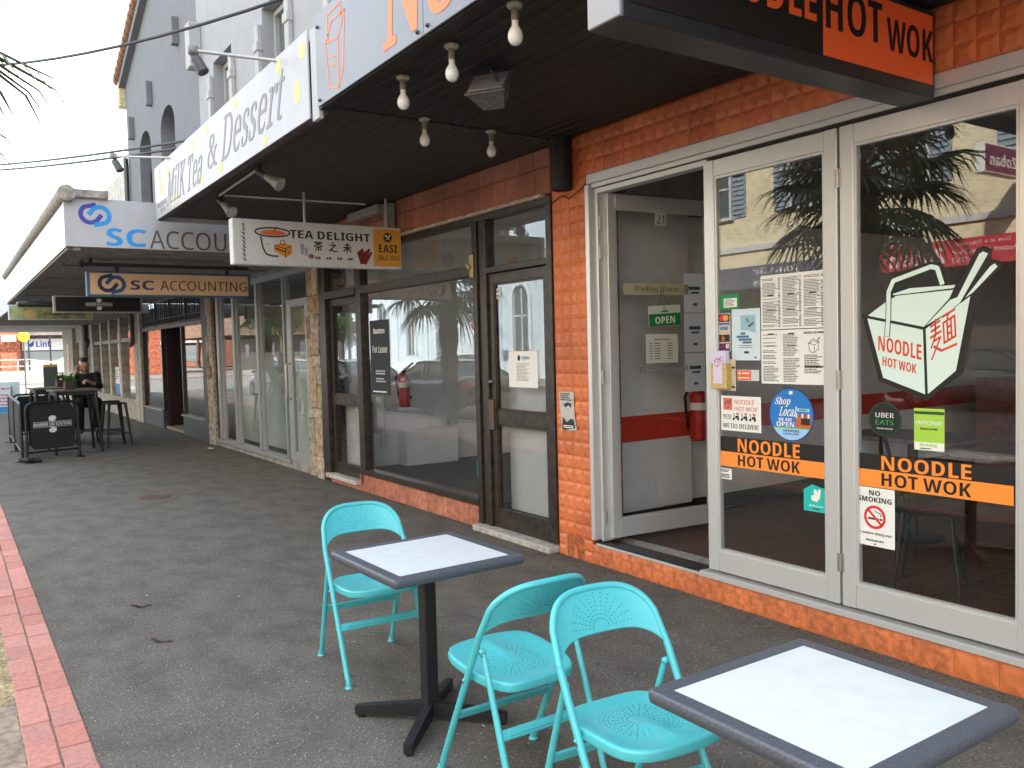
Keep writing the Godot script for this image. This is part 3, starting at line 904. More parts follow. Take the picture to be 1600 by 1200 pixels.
	part(dv, "sheet", MB.new().poly(P2([-2.918, 0.66, -2.762, 0.66, -2.762, 0.778, -2.79, 0.792, -2.862, 0.808, -2.918, 0.775]), 0.0003, 0.0009, df), hx("14b5a8"))
	df.origin.z = 0.001
	part(dv, "white_mark", MB.new().poly(P2([-2.87, 0.727, -2.858, 0.718, -2.83, 0.716, -2.815, 0.74, -2.808, 0.785, -2.825, 0.784, -2.83, 0.762, -2.838, 0.783, -2.853, 0.78, -2.852, 0.75, -2.868, 0.748]), 0.0, 0.0006, df), white)
	letters(dv, "deliveroo", "sans_bold", -2.838, 0.693, 0.09, 0.015, hx("a6f0e8"), df)
	part(dv, "print_bar", MB.new().rect(-2.862, -2.816, 0.673, 0.679, 0.0, 0.0006, df), ink)
	# the noodle box picture
	make_box_picture()
	# round and square stickers
	var ub := thing("delivery_round_sticker", "round black sticker with UBER EATS lettering", "sticker", Vector3(-2.435, 1.098, -0.0228))
	var uf := fr(Vector3(2.435, -1.098, 0))
	part(ub, "sheet", MB.new().disc(Vector2(-2.435, 1.187), 0.088, 0.088, 0.0003, 0.0009, uf, 40), hx("0d1512"))
	uf.origin.z = 0.001
	letters(ub, "UBER", "sans", -2.435, 1.208, 0.098, 0.024, white, uf)
	letters(ub, "EATS", "sans", -2.435, 1.172, 0.098, 0.024, hx("3f9a50"), uf)
	letters(ub, "Your order arrives here", "sans", -2.435, 1.142, 0.088, 0.009, white, uf)
	part(ub, "ring_print", MB.new().stroke(ring(Vector2(-2.435, 1.187), 0.083, 40), 0.0015, 0.0, 0.0006, uf), hx("2d6a44"))
	s = sheet_thing("participant_sticker", "lime green sticker reading PARTICIPANT with white foot", "sticker", -2.282, -2.132, 1.05, 1.252, mat("lime_print", lin(0.36, 0.62, 0.06), 0.5), f)
	part(s[0], "white_panel", MB.new().rect(-2.28, -2.134, 1.052, 1.09, 0.0, 0.0006, s[1]), white)
	part(s[0], "dark_bar", MB.new().rect(-2.28, -2.134, 1.224, 1.238, 0.0, 0.0006, s[1]), hx("2c4a1c"))
	letters(s[0], "PARTICIPANT", "sans_bold", -2.207, 1.183, 0.13, 0.018, white, s[1])
	letters(s[0], "Noodle Hot Wok", "sans", -2.207, 1.155, 0.085, 0.012, ink, s[1])
	letters(s[0], "Menulog", "sans_bold", -2.21, 1.076, 0.085, 0.02, mat("lime_print", lin(0.36, 0.62, 0.06), 0.5), s[1])
	print_lines(s[0], "print", -2.25, -2.17, 1.055, 1.064, 1, ink, s[1], 0.4, 6)
	s = sheet_thing("no_smoking_sign", "white NO SMOKING sign with red crossed circle", "sign", -2.599, -2.384, 0.536, 0.836, white, f)
	letters(s[0], "NO", "sans_bold", -2.492, 0.809, 0.06, 0.026, ink, s[1])
	letters(s[0], "SMOKING", "sans_bold", -2.492, 0.775, 0.185, 0.026, ink, s[1])
	var red := hx("d8222c")
	part(s[0], "red_ring", MB.new().stroke(ring(Vector2(-2.492, 0.685), 0.053, 40), 0.014, 0.0, 0.0012, s[1]).stroke(P2([-2.53, 0.722, -2.455, 0.648]), 0.012, 0.0, 0.0012, s[1], false), red)
	part(s[0], "cigarette_print", MB.new().rect(-2.53, -2.47, 0.672, 0.682, 0.0, 0.0007, s[1]).rect(-2.466, -2.452, 0.672, 0.682, 0.0, 0.0007, s[1]).stroke(P2([-2.462, 0.69, -2.455, 0.7, -2.466, 0.708, -2.485, 0.712, -2.492, 0.722]), 0.004, 0.0, 0.0007, s[1]), ink)
	letters(s[0], "in outdoor dining area", "sans", -2.492, 0.6, 0.18, 0.018, ink, s[1])
	letters(s[0], "PENALTIES MAY APPLY", "sans_bold", -2.492, 0.565, 0.1, 0.009, ink, s[1])
	part(s[0], "crest_print", MB.new().poly(P2([-2.5, 0.55, -2.484, 0.55, -2.492, 0.541]), 0.0, 0.0008, s[1]), ink)
	# papers on the open leaf
	var dx := Vector3(0.08, 0, -0.93).normalized()
	var of2 := fr(Vector3(-4.6, 0, -0.075) + dx.cross(Vector3.UP) * 0.0036, dx)
	s = sheet_thing("house_number", "grey card with street number 21 on open door glass", "sign", 0.44, 0.54, 2.456, 2.55, mat("grey_card", lin(0.5, 0.52, 0.52), 0.6), of2)
	letters(s[0], "21", "sans", 0.49, 2.503, 0.066, 0.062, ink, s[1])
	var op := thing("open_sign", "green and white OPEN sign hung on a cord inside the open door", "sign", of2 * Vector3(0.515, 1.72, 0))
	var of3 := Transform3D(of2.basis, of2.basis * Vector3(-0.515, -1.72, 0.004))
	var tilt := of3 * Transform3D(Basis.IDENTITY, Vector3(0.515, 1.795, 0)) * Transform3D(Basis(Vector3.BACK, 0.05), Vector3.ZERO)
	part(op, "board", MB.new().rect(-0.15, 0.15, -0.075, 0.078, -0.003, 0.0, tilt), mat("sign_plastic", lin(0.6, 0.62, 0.58), 0.5))
	part(op, "green_panel", MB.new().rect(-0.148, 0.148, -0.073, 0.018, 0.0, 0.001, tilt), hx("0d7a3e"))
	letters(op, "OPEN", "sans_bold", 0.0, -0.03, 0.185, 0.052, white, tilt)
	part(op, "green_mark", MB.new().rect(-0.035, 0.035, 0.028, 0.04, 0.0, 0.001, tilt).stroke(ring(Vector2(0, 0.054), 0.011, 16), 0.004, 0.0, 0.001, tilt), hx("0d7a3e"))
	part(op, "cord", MB.new().tube([tilt * Vector3(-0.05, 0.075, 0), tilt * Vector3(-0.02, 0.19, 0), tilt * Vector3(0.05, 0.075, 0)], 0.0016, 6), ink)
	s = sheet_thing("opening_hours", "white paper timetable stuck under the OPEN sign", "notice", 0.337, 0.637, 1.447, 1.66, mat("aged_paper", lin(0.62, 0.6, 0.54), 0.7), of2)
	part(s[0], "heading", MB.new().rect(0.41, 0.56, 1.618, 1.624, 0.0, 0.0008, s[1]), grey)
	for r in 7:
		part(s[0], "hours_print", MB.new().rect(0.37, 0.395, 1.59 - 0.019 * r, 1.596 - 0.019 * r, 0.0, 0.0008, s[1]).rect(0.415, 0.47, 1.59 - 0.019 * r, 1.596 - 0.019 * r, 0.0, 0.0008, s[1]).rect(0.535, 0.585, 1.59 - 0.019 * r, 1.596 - 0.019 * r, 0.0, 0.0008, s[1]), grey)
	s = sheet_thing("phone_lettering", "thin grey phone number lettering on the open door glass", "lettering", 0.265, 0.27, 1.38, 1.42, mat("print_grey_blue", lin(0.2, 0.24, 0.26), 0.6), of2)
	letters(s[0], "TEL: 9568 6060", "sans_bold", 0.5, 1.4, 0.46, 0.045, mat("print_grey_blue", lin(0.2, 0.24, 0.26), 0.6), s[1])
	s = sheet_thing("hours_strip", "pale yellow strip lettered Trading Hours across open door glass", "banner", 0.14, 0.75, 1.95, 2.03, mat("pale_yellow", lin(0.42, 0.39, 0.24), 0.7), of2)  # lettered strip in a pale yellow tone, set on the glass
	letters(s[0], "Trading Hours", "serif", 0.44, 1.99, 0.42, 0.05, hx("4a4636"), s[1], 0.3)
	for k in 3:
		s = sheet_thing("health_poster", ["top pale poster of the column on open door leaf", "middle pale poster of the column on open door leaf", "bottom pale poster with small icons on open door leaf"][k], "poster", 0.70, 0.9, 1.82 - 0.3 * k, 2.112 - 0.3 * k, mat("pale_poster", lin(0.5, 0.54, 0.58), 0.6), of2)
		part(s[0], "print_bar", MB.new().rect(0.75, 0.86, 1.99 - 0.3 * k, 2.015 - 0.3 * k, 0.0, 0.0008, s[1]).rect(0.77, 0.85, 1.96 - 0.3 * k, 1.975 - 0.3 * k, 0.0, 0.0008, s[1]).rect(0.79, 0.83, 1.87 - 0.3 * k, 1.89 - 0.3 * k, 0.0, 0.0008, s[1]), hx("2c4a5c"))
	# torn flyer on the tiled pillar
	var pf := fr(Vector3(0, 0, 0.0165))
	var fl := thing("torn_flyer", "torn black and white flyer pasted on the orange pillar", "flyer", Vector3(-4.97, 0.95, 0.0165))
	pf.origin -= fl.position
	pf.origin.z = 0.0
	part(fl, "sheet", MB.new().poly(P2([-5.07, 1.245, -4.98, 1.248, -4.89, 1.25, -4.893, 1.16, -4.885, 1.05, -4.862, 0.97, -4.93, 0.958, -5.0, 0.965, -5.05, 0.95, -5.045, 1.02, -5.06, 1.1]), 0.0, 0.001, pf), mottled("flyer_paper", lin(0.62, 0.6, 0.55), 0.8, 0.2, 9.0))
	pf.origin.z = 0.001
	part(fl, "black_print", MB.new().poly(P2([-5.03, 1.06, -4.98, 1.02, -4.93, 1.05, -4.895, 1.04, -4.88, 0.98, -4.95, 0.968, -5.04, 0.962]), 0.0, 0.0008, pf).poly(P2([-5.02, 1.15, -4.99, 1.13, -4.96, 1.15, -4.93, 1.13, -4.92, 1.16, -4.97, 1.17]), 0.0, 0.0008, pf), ink)
	print_lines(fl, "print", -5.055, -4.905, 1.18, 1.24, 4, ink, pf, 0.4, 8)
	print_lines(fl, "print", -5.02, -4.9, 0.975, 1.0, 2, white, pf, 0.4, 9, 0.0014)

func ring(c: Vector2, r: float, k: int) -> PackedVector2Array:
	var p := PackedVector2Array()
	for i in k + 1:
		p.append(c + Vector2(cos(TAU * i / k), sin(TAU * i / k)) * r)
	return p

# outline drawing of a noodle box with chopsticks, s tall
func box_lines(b: MB, c: Vector2, s: float, w: float, f: Transform3D, lift := 0.0008) -> void:
	for q in [[-0.42, 0.12, -0.28, -0.42, 0.02, -0.5, 0.06, 0.0, -0.42, 0.12], [0.06, 0.0, 0.4, 0.2, 0.3, -0.28, 0.02, -0.5], [-0.42, 0.12, -0.05, 0.26, 0.4, 0.2], [-0.25, 0.08, -0.22, 0.3, 0.0, 0.42, 0.14, 0.24], [0.18, 0.2, 0.4, 0.5, 0.46, 0.46, 0.28, 0.2]]:
		var p := PackedVector2Array()
		for i in range(0, q.size(), 2):
			p.append(c + Vector2(q[i], q[i + 1]) * s)
		b.stroke(p, w, 0.0, lift, f)

func make_box_picture() -> void:
	var o := thing("noodle_box_picture", "large window cut-out of a pale noodle box with chopsticks", "window sticker", Vector3(-2.22, 1.3, -0.0228))
	var f := fr(Vector3(2.22, -1.3, 0.0003))
	var blk := hx("100d0c")
	var pale := mat("mint_print", lin(0.66, 0.8, 0.74), 0.5)
	var out := PackedVector2Array()
	part(o, "black_outline", MB.new().poly(P2([-2.558, 1.712, -2.435, 1.755, -2.41, 1.87, -2.37, 1.91, -2.2, 1.948, -2.15, 1.94, -2.115, 1.84, -2.07, 1.826, -1.985, 1.985, -1.955, 1.995, -1.92, 1.98, -1.925, 1.935, -1.89, 1.925, -1.875, 1.895, -1.88, 1.885, -1.975, 1.795, -2.045, 1.425, -2.215, 1.288, -2.465, 1.378]), 0.0, 0.0006, f), blk)
	f.origin.z = 0.001
	part(o, "front_panel", MB.new().poly(P2([-2.527, 1.694, -2.236, 1.628, -2.226, 1.32, -2.442, 1.396]), 0.0, 0.0006, f), pale)
	part(o, "side_panel", MB.new().poly(P2([-2.222, 1.632, -2.012, 1.774, -2.078, 1.434, -2.212, 1.322]), 0.0, 0.0006, f), pale)
	part(o, "lid_panel", MB.new().poly(P2([-2.524, 1.708, -2.43, 1.768, -2.37, 1.798, -2.09, 1.808, -2.108, 1.77, -2.232, 1.642]), 0.0, 0.0006, f), pale)
	part(o, "flap_panel", MB.new().poly(P2([-2.222, 1.647, -2.105, 1.762, -2.06, 1.776, -2.09, 1.72]), 0.0, 0.0006, f), pale)
	part(o, "flap_panel", MB.new().poly(P2([-2.39, 1.808, -2.3, 1.83, -2.08, 1.83, -2.088, 1.816, -2.385, 1.802]), 0.0, 0.0006, f), pale)
	part(o, "handle", MB.new().stroke(P2([-2.42, 1.6, -2.412, 1.7, -2.41, 1.82, -2.385, 1.872, -2.195, 1.924, -2.165, 1.915, -2.14, 1.836]), 0.03, 0.0006, 0.0014, f), blk)
	part(o, "handle", MB.new().stroke(P2([-2.42, 1.602, -2.412, 1.7, -2.41, 1.82, -2.385, 1.872, -2.195, 1.924, -2.165, 1.915, -2.14, 1.836]), 0.022, 0.0014, 0.0018, f), pale)
	part(o, "chopstick", MB.new().poly(P2([-2.098, 1.72, -2.06, 1.745, -1.933, 1.958, -1.955, 1.97, -1.972, 1.96]), 0.0006, 0.0016, f), pale)
	part(o, "chopstick", MB.new().poly(P2([-2.035, 1.768, -2.0, 1.79, -1.892, 1.897, -1.905, 1.912, -1.925, 1.9]), 0.0006, 0.0012, f), pale)
	var red := hx("d2411f")
	var tf := f * Transform3D(Basis(Vector3(0.95, -0.21, 0), Vector3(0.02, 1, 0), Vector3.BACK), Vector3(-2.355, 1.545, 0))
	letters(o, "NOODLE", "sans_bold", 0.0, 0.0, 0.235, 0.072, red, tf)
	letters(o, "HOT WOK", "sans_bold", 0.0, -0.085, 0.185, 0.045, red, tf)
	var cf := f * Transform3D(Basis(Vector3(0.7, 0.42, 0), Vector3(-0.05, 1, 0), Vector3.BACK), Vector3(-2.195, 1.475, 0))
	var b := MB.new()
	for q in [[0.02, 0.86, 0.42, 0.86], [0.04, 0.73, 0.4, 0.73], [0.0, 0.59, 0.44, 0.59], [0.22, 0.97, 0.22, 0.59], [0.22, 0.59, 0.02, 0.32], [0.14, 0.46, 0.4, 0.46, 0.02, 0.04], [0.12, 0.34, 0.4, 0.12, 0.98, 0.05], [0.48, 0.9, 0.98, 0.9], [0.72, 0.9, 0.66, 0.76], [0.52, 0.75, 0.94, 0.75, 0.94, 0.26, 0.52, 0.26, 0.52, 0.75], [0.66, 0.75, 0.66, 0.26], [0.8, 0.75, 0.8, 0.26], [0.66, 0.58, 0.8, 0.58], [0.66, 0.42, 0.8, 0.42]]:
		var p := PackedVector2Array()
		for i in range(0, q.size(), 2):
			p.append(Vector2(q[i] * 0.18, q[i + 1] * 0.19))
		b.stroke(p, 0.0115, 0.0, 0.0008, cf)
	part(o, "character_print", b, red)

# ---------------------------------------------------------------- vacant tea shop
func stone_pillar(x0: float, x1: float, y1: float, sd: int, parent: Node3D) -> void:
	var r := RandomNumberGenerator.new()
	r.seed = sd
	var core := part(parent, "pillar", MB.new().bb(x0 + 0.02, x1 - 0.02, 0.0, y1, -0.3, -0.005), mottled("pillar_mortar", lin(0.2, 0.15, 0.1), 0.95, 0.4, 3.0))
	var sm := []
	for k in 6:
		sm.append(mottled("ledge_stone_%d" % k, [lin(0.46, 0.36, 0.25), lin(0.42, 0.31, 0.2), lin(0.55, 0.46, 0.35), lin(0.35, 0.24, 0.15), lin(0.48, 0.41, 0.33), lin(0.44, 0.35, 0.26)][k], 0.9, 0.32, 1.5, 1.0))
	var y := 0.0
	while y < y1 - 0.02:
		var h := minf(r.randf_range(0.12, 0.42), y1 - y)
		var x := x0
		while x < x1 - 0.01:
			var w := minf(r.randf_range(0.1, 0.3), x1 - x)
			if x1 - x - w < 0.07:
				w = x1 - x
			var d := r.randf_range(0.012, 0.04)
			var j := 0.004
			var b := MB.new()
			var p := []
			for q in [[0, 0], [1, 0], [1, 1], [0, 1]]:
				p.append(Vector2(x + j + (w - 2 * j) * q[0] + r.randf_range(-0.006, 0.006), y + j + (h - 2 * j) * q[1] + r.randf_range(-0.01, 0.01)))
			var dz := []
			for q in 4:
				dz.append(d + r.randf_range(-0.008, 0.008))
			for q in 4:
				var a: Vector2 = p[q]
				var c: Vector2 = p[(q + 1) % 4]
				b.quad(Vector3(a.x, a.y, -0.02), Vector3(c.x, c.y, -0.02), Vector3(c.x, c.y, dz[(q + 1) % 4]), Vector3(a.x, a.y, dz[q]), Vector3((a.x + c.x) / 2 - x - w / 2, (a.y + c.y) / 2 - y - h / 2, 0))
			var m: Vector2 = (p[0] + p[2]) / 2.0
			var mid := Vector3(m.x + r.randf_range(-0.02, 0.02), m.y + r.randf_range(-0.02, 0.02), d + r.randf_range(0.0, 0.014))
			for q in 4:
				b.tri(Vector3(p[q].x, p[q].y, dz[q]), Vector3(p[(q + 1) % 4].x, p[(q + 1) % 4].y, dz[(q + 1) % 4]), mid, Vector3.BACK)
			part(core, "stone", b, sm[r.randi() % 6])
			x += w
		y += h

func make_tea_shop() -> void:
	var shop := thing("vacant_shop", "vacant shop with dark brown metal frames and terracotta tile band", "shop")
	var terra := []
	for k in 4:
		terra.append(mottled("terracotta_%d" % k, [lin(0.42, 0.155, 0.085), lin(0.39, 0.14, 0.078), lin(0.45, 0.17, 0.095), lin(0.37, 0.135, 0.076)][k], 0.65, 0.1, 1.7, 0.0, 0.0, 0.12))
	var pink := []
	for k in 3:
		pink.append(mottled("plinth_tile_%d" % k, [lin(0.58, 0.2, 0.115), lin(0.54, 0.185, 0.105), lin(0.62, 0.23, 0.135)][k], 0.7, 0.2, 1.9, 0.0, 0.0, 0.12))
	var core := part(shop, "wall", MB.new().bb(-9.8, -5.13, 2.745, 3.2, -0.3, -0.006).bb(-8.872, -6.262, 0.0, 0.2, -0.3, -0.006).bb(-9.8, -8.872, 0.0, 0.06, -0.3, -0.006).bb(-6.262, -5.13, 0.0, 0.02, -0.3, -0.006), mottled("tile_grout", lin(0.2, 0.1, 0.06), 0.95, 0.3, 3.0))
	rng.seed = 8
	var a := flat_tile(0.2027, 0.2)
	var a2 := flat_tile(0.2027, 0.14)
	for k in 23:
		var x := -5.2425 - 0.2027 * k
		var t := part(core, "tile", a, terra[rng.randi() % 4])
		t.position = Vector3(x, 2.852, 0)
		t = part(core, "tile", a2, terra[rng.randi() % 4])
		t.position = Vector3(x, 3.024, 0)
	for k in 13:
		var w := 0.2 if k < 11 else 0.2
		var t := part(core, "tile", flat_tile(w, 0.2), pink[rng.randi() % 3])
		t.position = Vector3(-6.365 - 0.201 * k, 0.1, 0)
	for k in 5:
		var t := part(core, "tile", flat_tile(0.186, 0.058), pink[rng.randi() % 3])
		t.position = Vector3(-8.965 - 0.186 * k, 0.029, 0)
	part(shop, "flashing", MB.new().cbox(Vector3(-7.44, 2.738, 0.02), Vector3(4.45, 0.03, 0.055), 0.003), mottled("cream_flashing", lin(0.52, 0.43, 0.33), 0.7, 0.3, 3.0))
	var br := mottled("brown_anodised", lin(0.052, 0.036, 0.026), 0.42, 0.25, 1.5, 0.0, 0.3)
	var fm := part(shop, "window_frame", MB.new().cbox(Vector3(-7.46, 2.7, -0.03), Vector3(4.66, 0.06, 0.1), 0.004), br)
	part(fm, "jamb", MB.new().cbox(Vector3(-5.165, 1.37, -0.03), Vector3(0.066, 2.6, 0.1), 0.004), br)
	part(fm, "jamb", MB.new().cbox(Vector3(-9.83, 1.37, -0.03), Vector3(0.196, 2.74, 0.1), 0.004), br)
	part(fm, "mullion", MB.new().cbox(Vector3(-6.243, 1.345, -0.03), Vector3(0.07, 2.65, 0.104), 0.004).cbox(Vector3(-6.158, 1.345, -0.05), Vector3(0.094, 2.65, 0.1), 0.004).cbox(Vector3(-6.088, 1.345, -0.034), Vector3(0.04, 2.65, 0.1), 0.004), br)
	part(fm, "mullion", MB.new().cbox(Vector3(-8.71, 1.44, -0.03), Vector3(0.07, 2.46, 0.104), 0.004).cbox(Vector3(-8.8, 1.37, -0.045), Vector3(0.105, 2.6, 0.1), 0.004), br)
	part(fm, "transom", MB.new().cbox(Vector3(-7.48, 2.262, -0.03), Vector3(2.39, 0.09, 0.098), 0.004), br)
	part(fm, "transom", MB.new().cbox(Vector3(-5.635, 2.244, -0.03), Vector3(0.87, 0.052, 0.098), 0.004), br)
	part(fm, "transom", MB.new().cbox(Vector3(-9.29, 2.262, -0.03), Vector3(0.88, 0.09, 0.098), 0.004), br)
	part(fm, "sill", MB.new().cbox(Vector3(-7.565, 0.232, -0.024), Vector3(2.6, 0.06, 0.11), 0.004), br)
	var gm := glass_mat("vacant_glass")
	part(shop, "pane", MB.new().bb(-8.675, -6.278, 0.262, 2.217, -0.033, -0.027), gm)
	part(shop, "pane", MB.new().bb(-8.675, -6.278, 2.307, 2.67, -0.033, -0.027), gm)
	part(shop, "pane", MB.new().bb(-6.068, -5.2, 2.27, 2.67, -0.033, -0.027), gm)
	part(shop, "pane", MB.new().bb(-9.73, -8.85, 2.307, 2.67, -0.033, -0.027), gm)
	var d1 := leaf(shop, "door", 0.865, 0.05, 2.214, 0.075, 0.155, 0.085, 0.05, br, gm, fr(Vector3(-6.066, 0, -0.034)), [[0.942, 1.06]])
	part(d1, "lock_plate", MB.new().cbox(Vector3(0.035, 1.02, 0.04), Vector3(0.075, 0.26, 0.03), 0.004), mat("bronze_plate", lin(0.1, 0.065, 0.045), 0.4, 0.4))
	part(d1, "lock_cylinder", MB.new().lathe([Vector2(0, 0.03), Vector2(0.012, 0.03), Vector2(0.014, 0.0)], Vector3(0.02, 1.3, 0.026), Vector3.BACK, 12), mat("hinge_steel", lin(0.42, 0.4, 0.37), 0.4, 0.8))
	var d2 := leaf(shop, "door", 0.87, 0.066, 2.214, 0.07, 0.17, 0.07, 0.05, br, gm, fr(Vector3(-9.725, 0, -0.06)), [[0.96, 1.07]])
	part(d2, "lock_plate", MB.new().cbox(Vector3(0.86, 1.02, 0.04), Vector3(0.06, 0.24, 0.03), 0.004), mat("bronze_plate", lin(0.1, 0.065, 0.045), 0.4, 0.4))
	part(d2, "latch", MB.new().cbox(Vector3(0.93, 1.25, 0.05), Vector3(0.07, 0.2, 0.03), 0.004), mat("hinge_steel", lin(0.42, 0.4, 0.37), 0.4, 0.8))
	var stone := mottled("worn_marble", lin(0.52, 0.48, 0.42), 0.7, 0.2, 1.2)
	part(shop, "doorstep", MB.new().cbox(Vector3(-5.7, 0.026, 0.0), Vector3(1.12, 0.05, 0.2), 0.006), stone)
	part(shop, "doorstep", MB.new().cbox(Vector3(-9.33, 0.085, -0.02), Vector3(0.92, 0.05, 0.16), 0.006), stone)
	# old brass bracket on the mullion
	part(shop, "brass_catch", MB.new().cbox(Vector3(-6.27, 2.3, 0.03), Vector3(0.06, 0.2, 0.016), 0.004).cbox(Vector3(-6.3, 2.3, 0.045), Vector3(0.07, 0.04, 0.03), 0.008, Basis(Vector3.BACK, -0.7)), mottled("old_brass", lin(0.5, 0.4, 0.2), 0.5, 0.3, 9.0, 0.0, 0.3))
	# room
	var wp := mottled("vacant_wall", lin(0.78, 0.8, 0.79), 0.7, 0.03, 0.6)
	part(shop, "room_wall", MB.new().bb(-9.84, -9.74, 0.1, 3.0, -3.2, -0.3).bb(-5.25, -5.15, 0.1, 3.0, -3.2, -0.3).bb(-9.84, -5.15, 0.1, 3.0, -3.3, -3.2), wp)
	part(shop, "floor", MB.new().bb(-9.8, -5.2, 0.02, 0.12, -6.0, -0.09), mottled("charcoal_carpet", lin(0.035, 0.038, 0.042), 0.95, 0.3, 6.0))
	part(shop, "ceiling", MB.new().bb(-9.84, -5.15, 3.0, 3.06, -6.1, -0.3), wp)
	part(shop, "low_partition", MB.new().cbox(Vector3(-9.62, 0.34, -1.28), Vector3(0.26, 0.44, 0.75), 0.006), wp)
	part(shop, "conduit", MB.new().tube([Vector3(-9.715, 0.5, -0.72), Vector3(-9.715, 2.6, -0.72)], 0.012, 8).cbox(Vector3(-9.71, 0.45, -0.7), Vector3(0.05, 0.16, 0.1), 0.01), mat("conduit_grey", lin(0.6, 0.6, 0.58), 0.5))
	part(shop, "door_screen", MB.new().bb(-5.99, -5.2, 0.2, 1.3, -0.16, -0.14), mottled("door_film", lin(0.36, 0.375, 0.37), 0.7, 0.03, 0.6))
	part(shop, "door_screen", MB.new().bb(-9.66, -8.9, 0.22, 1.0, -0.2, -0.18), mottled("door_film", lin(0.36, 0.375, 0.37), 0.7, 0.03, 0.6))
	# red extinguisher inside
	extinguisher(Vector3(-9.6, 0.86, -0.95), 0.0, "red fire extinguisher on the wall of the vacant shop")
	extinguisher(Vector3(-4.86, 0.79, -1.25), 0.5, "red fire extinguisher behind the open noodle shop door")
	make_awning_tea(shop)
	# papers on the glass
	var f := fr(Vector3(0, 0, -0.0265))
	var s := sheet_thing("lease_poster", "tall black FOR LEASE poster in the vacant window", "poster", -8.545, -8.06, 1.11, 1.915, hx("11131a"), f)
	var wh := mat("white_paper", lin(0.78, 0.78, 0.74), 0.6)
	letters(s[0], "buxton", "sans_bold", -8.31, 1.8, 0.27, 0.062, wh, s[1])
	letters(s[0], "For Lease", "sans", -8.3, 1.6, 0.36, 0.075, wh, s[1])
	print_lines(s[0], "print", -8.42, -8.15, 1.24, 1.38, 5, hx("b8bcc4"), s[1], 0.5, 12)
	print_lines(s[0], "print", -8.5, -8.1, 1.13, 1.18, 2, wh, s[1], 0.4, 13)
	s = sheet_thing("letter_notice", "white paper notice with blue heading on brown glazed door", "notice", -5.815, -5.405, 1.26, 1.556, wh, fr(Vector3(0, 0, -0.0305)))
	letters(s[0], "Opus", "serif_bold", -5.57, 1.5, 0.11, 0.04, hx("2c86a8"), s[1], 0.2)
	part(s[0], "logo_print", MB.new().disc(Vector2(-5.665, 1.5), 0.02, 0.025, 0.0, 0.0008, s[1], 12), hx("1b2430"))
	print_lines(s[0], "print", -5.7, -5.52, 1.3, 1.46, 14, hx("8a8f94"), s[1], 0.55, 15)
	s = sheet_thing("hours_sticker", "small white printed sticker at the brown door corner", "sticker", -6.0, -5.915, 2.0, 2.085, wh, fr(Vector3(0, 0, -0.0305)))
	print_lines(s[0], "print", -5.99, -5.925, 2.01, 2.075, 5, hx("26262a"), s[1], 0.4, 17)
	s = sheet_thing("alarm_sticker", "blue and white alarm sticker near brown door top edge", "sticker", -5.29, -5.215, 2.04, 2.12, wh, fr(Vector3(0, 0, -0.0305)))
	part(s[0], "blue_panel", MB.new().rect(-5.288, -5.217, 2.075, 2.118, 0.0, 0.0008, s[1]), hx("2a5a90"))
	s = sheet_thing("safety_sticker", "small teal sticker low in vacant window corner", "sticker", -6.36, -6.29, 0.44, 0.6, hx("1a8f80"), f)
	part(s[0], "white_panel", MB.new().rect(-6.34, -6.295, 0.46, 0.54, 0.0, 0.0008, s[1]), wh)
	s = sheet_thing("shop_number", "hand painted number 23 on glass above the left brown door", "lettering", -9.25, -9.245, 2.42, 2.44, hx("1a1614"), f)
	letters(s[0], "23", "serif", -9.27, 2.44, 0.22, 0.2, hx("1a1614"), s[1], 0.25)

func extinguisher(at: Vector3, turn: float, label: String) -> void:
	var o := thing("fire_extinguisher", label, "fire extinguisher", at, turn)
	var red := mat("extinguisher_red", lin(0.45, 0.015, 0.015), 0.3)
	part(o, "cylinder", MB.new().lathe([Vector2(0, 0), Vector2(0.06, 0.0), Vector2(0.068, 0.015), Vector2(0.068, 0.36), Vector2(0.05, 0.41), Vector2(0.022, 0.43), Vector2(0.0, 0.43)], Vector3.ZERO, Vector3.UP, 18), red)
	part(o, "label_band", MB.new().lathe([Vector2(0.069, 0.25), Vector2(0.069, 0.31)], Vector3.ZERO, Vector3.UP, 18), mat("white_paper", lin(0.78, 0.78, 0.74), 0.6))
	part(o, "valve", MB.new().tube([Vector3(0, 0.42, 0), Vector3(0, 0.47, 0)], 0.018, 10).cbox(Vector3(0.03, 0.49, 0), Vector3(0.11, 0.016, 0.02), 0.004).cbox(Vector3(0.03, 0.465, 0), Vector3(0.1, 0.012, 0.018), 0.004), mat("gap_black", lin(0.012, 0.012, 0.012), 0.8))
	part(o, "hose", MB.new().tube([Vector3(0.0, 0.46, 0.02), Vector3(-0.05, 0.45, 0.06), Vector3(-0.09, 0.36, 0.07), Vector3(-0.085, 0.2, 0.05), Vector3(-0.075, 0.08, 0.03)], 0.011, 8), mat("gap_black", lin(0.012, 0.012, 0.012), 0.8))
	part(o, "bracket", MB.new().bb(-0.1, 0.06, 0.1, 0.14, -0.075, -0.069).bb(-0.1, 0.06, 0.3, 0.33, -0.075, -0.069), red)

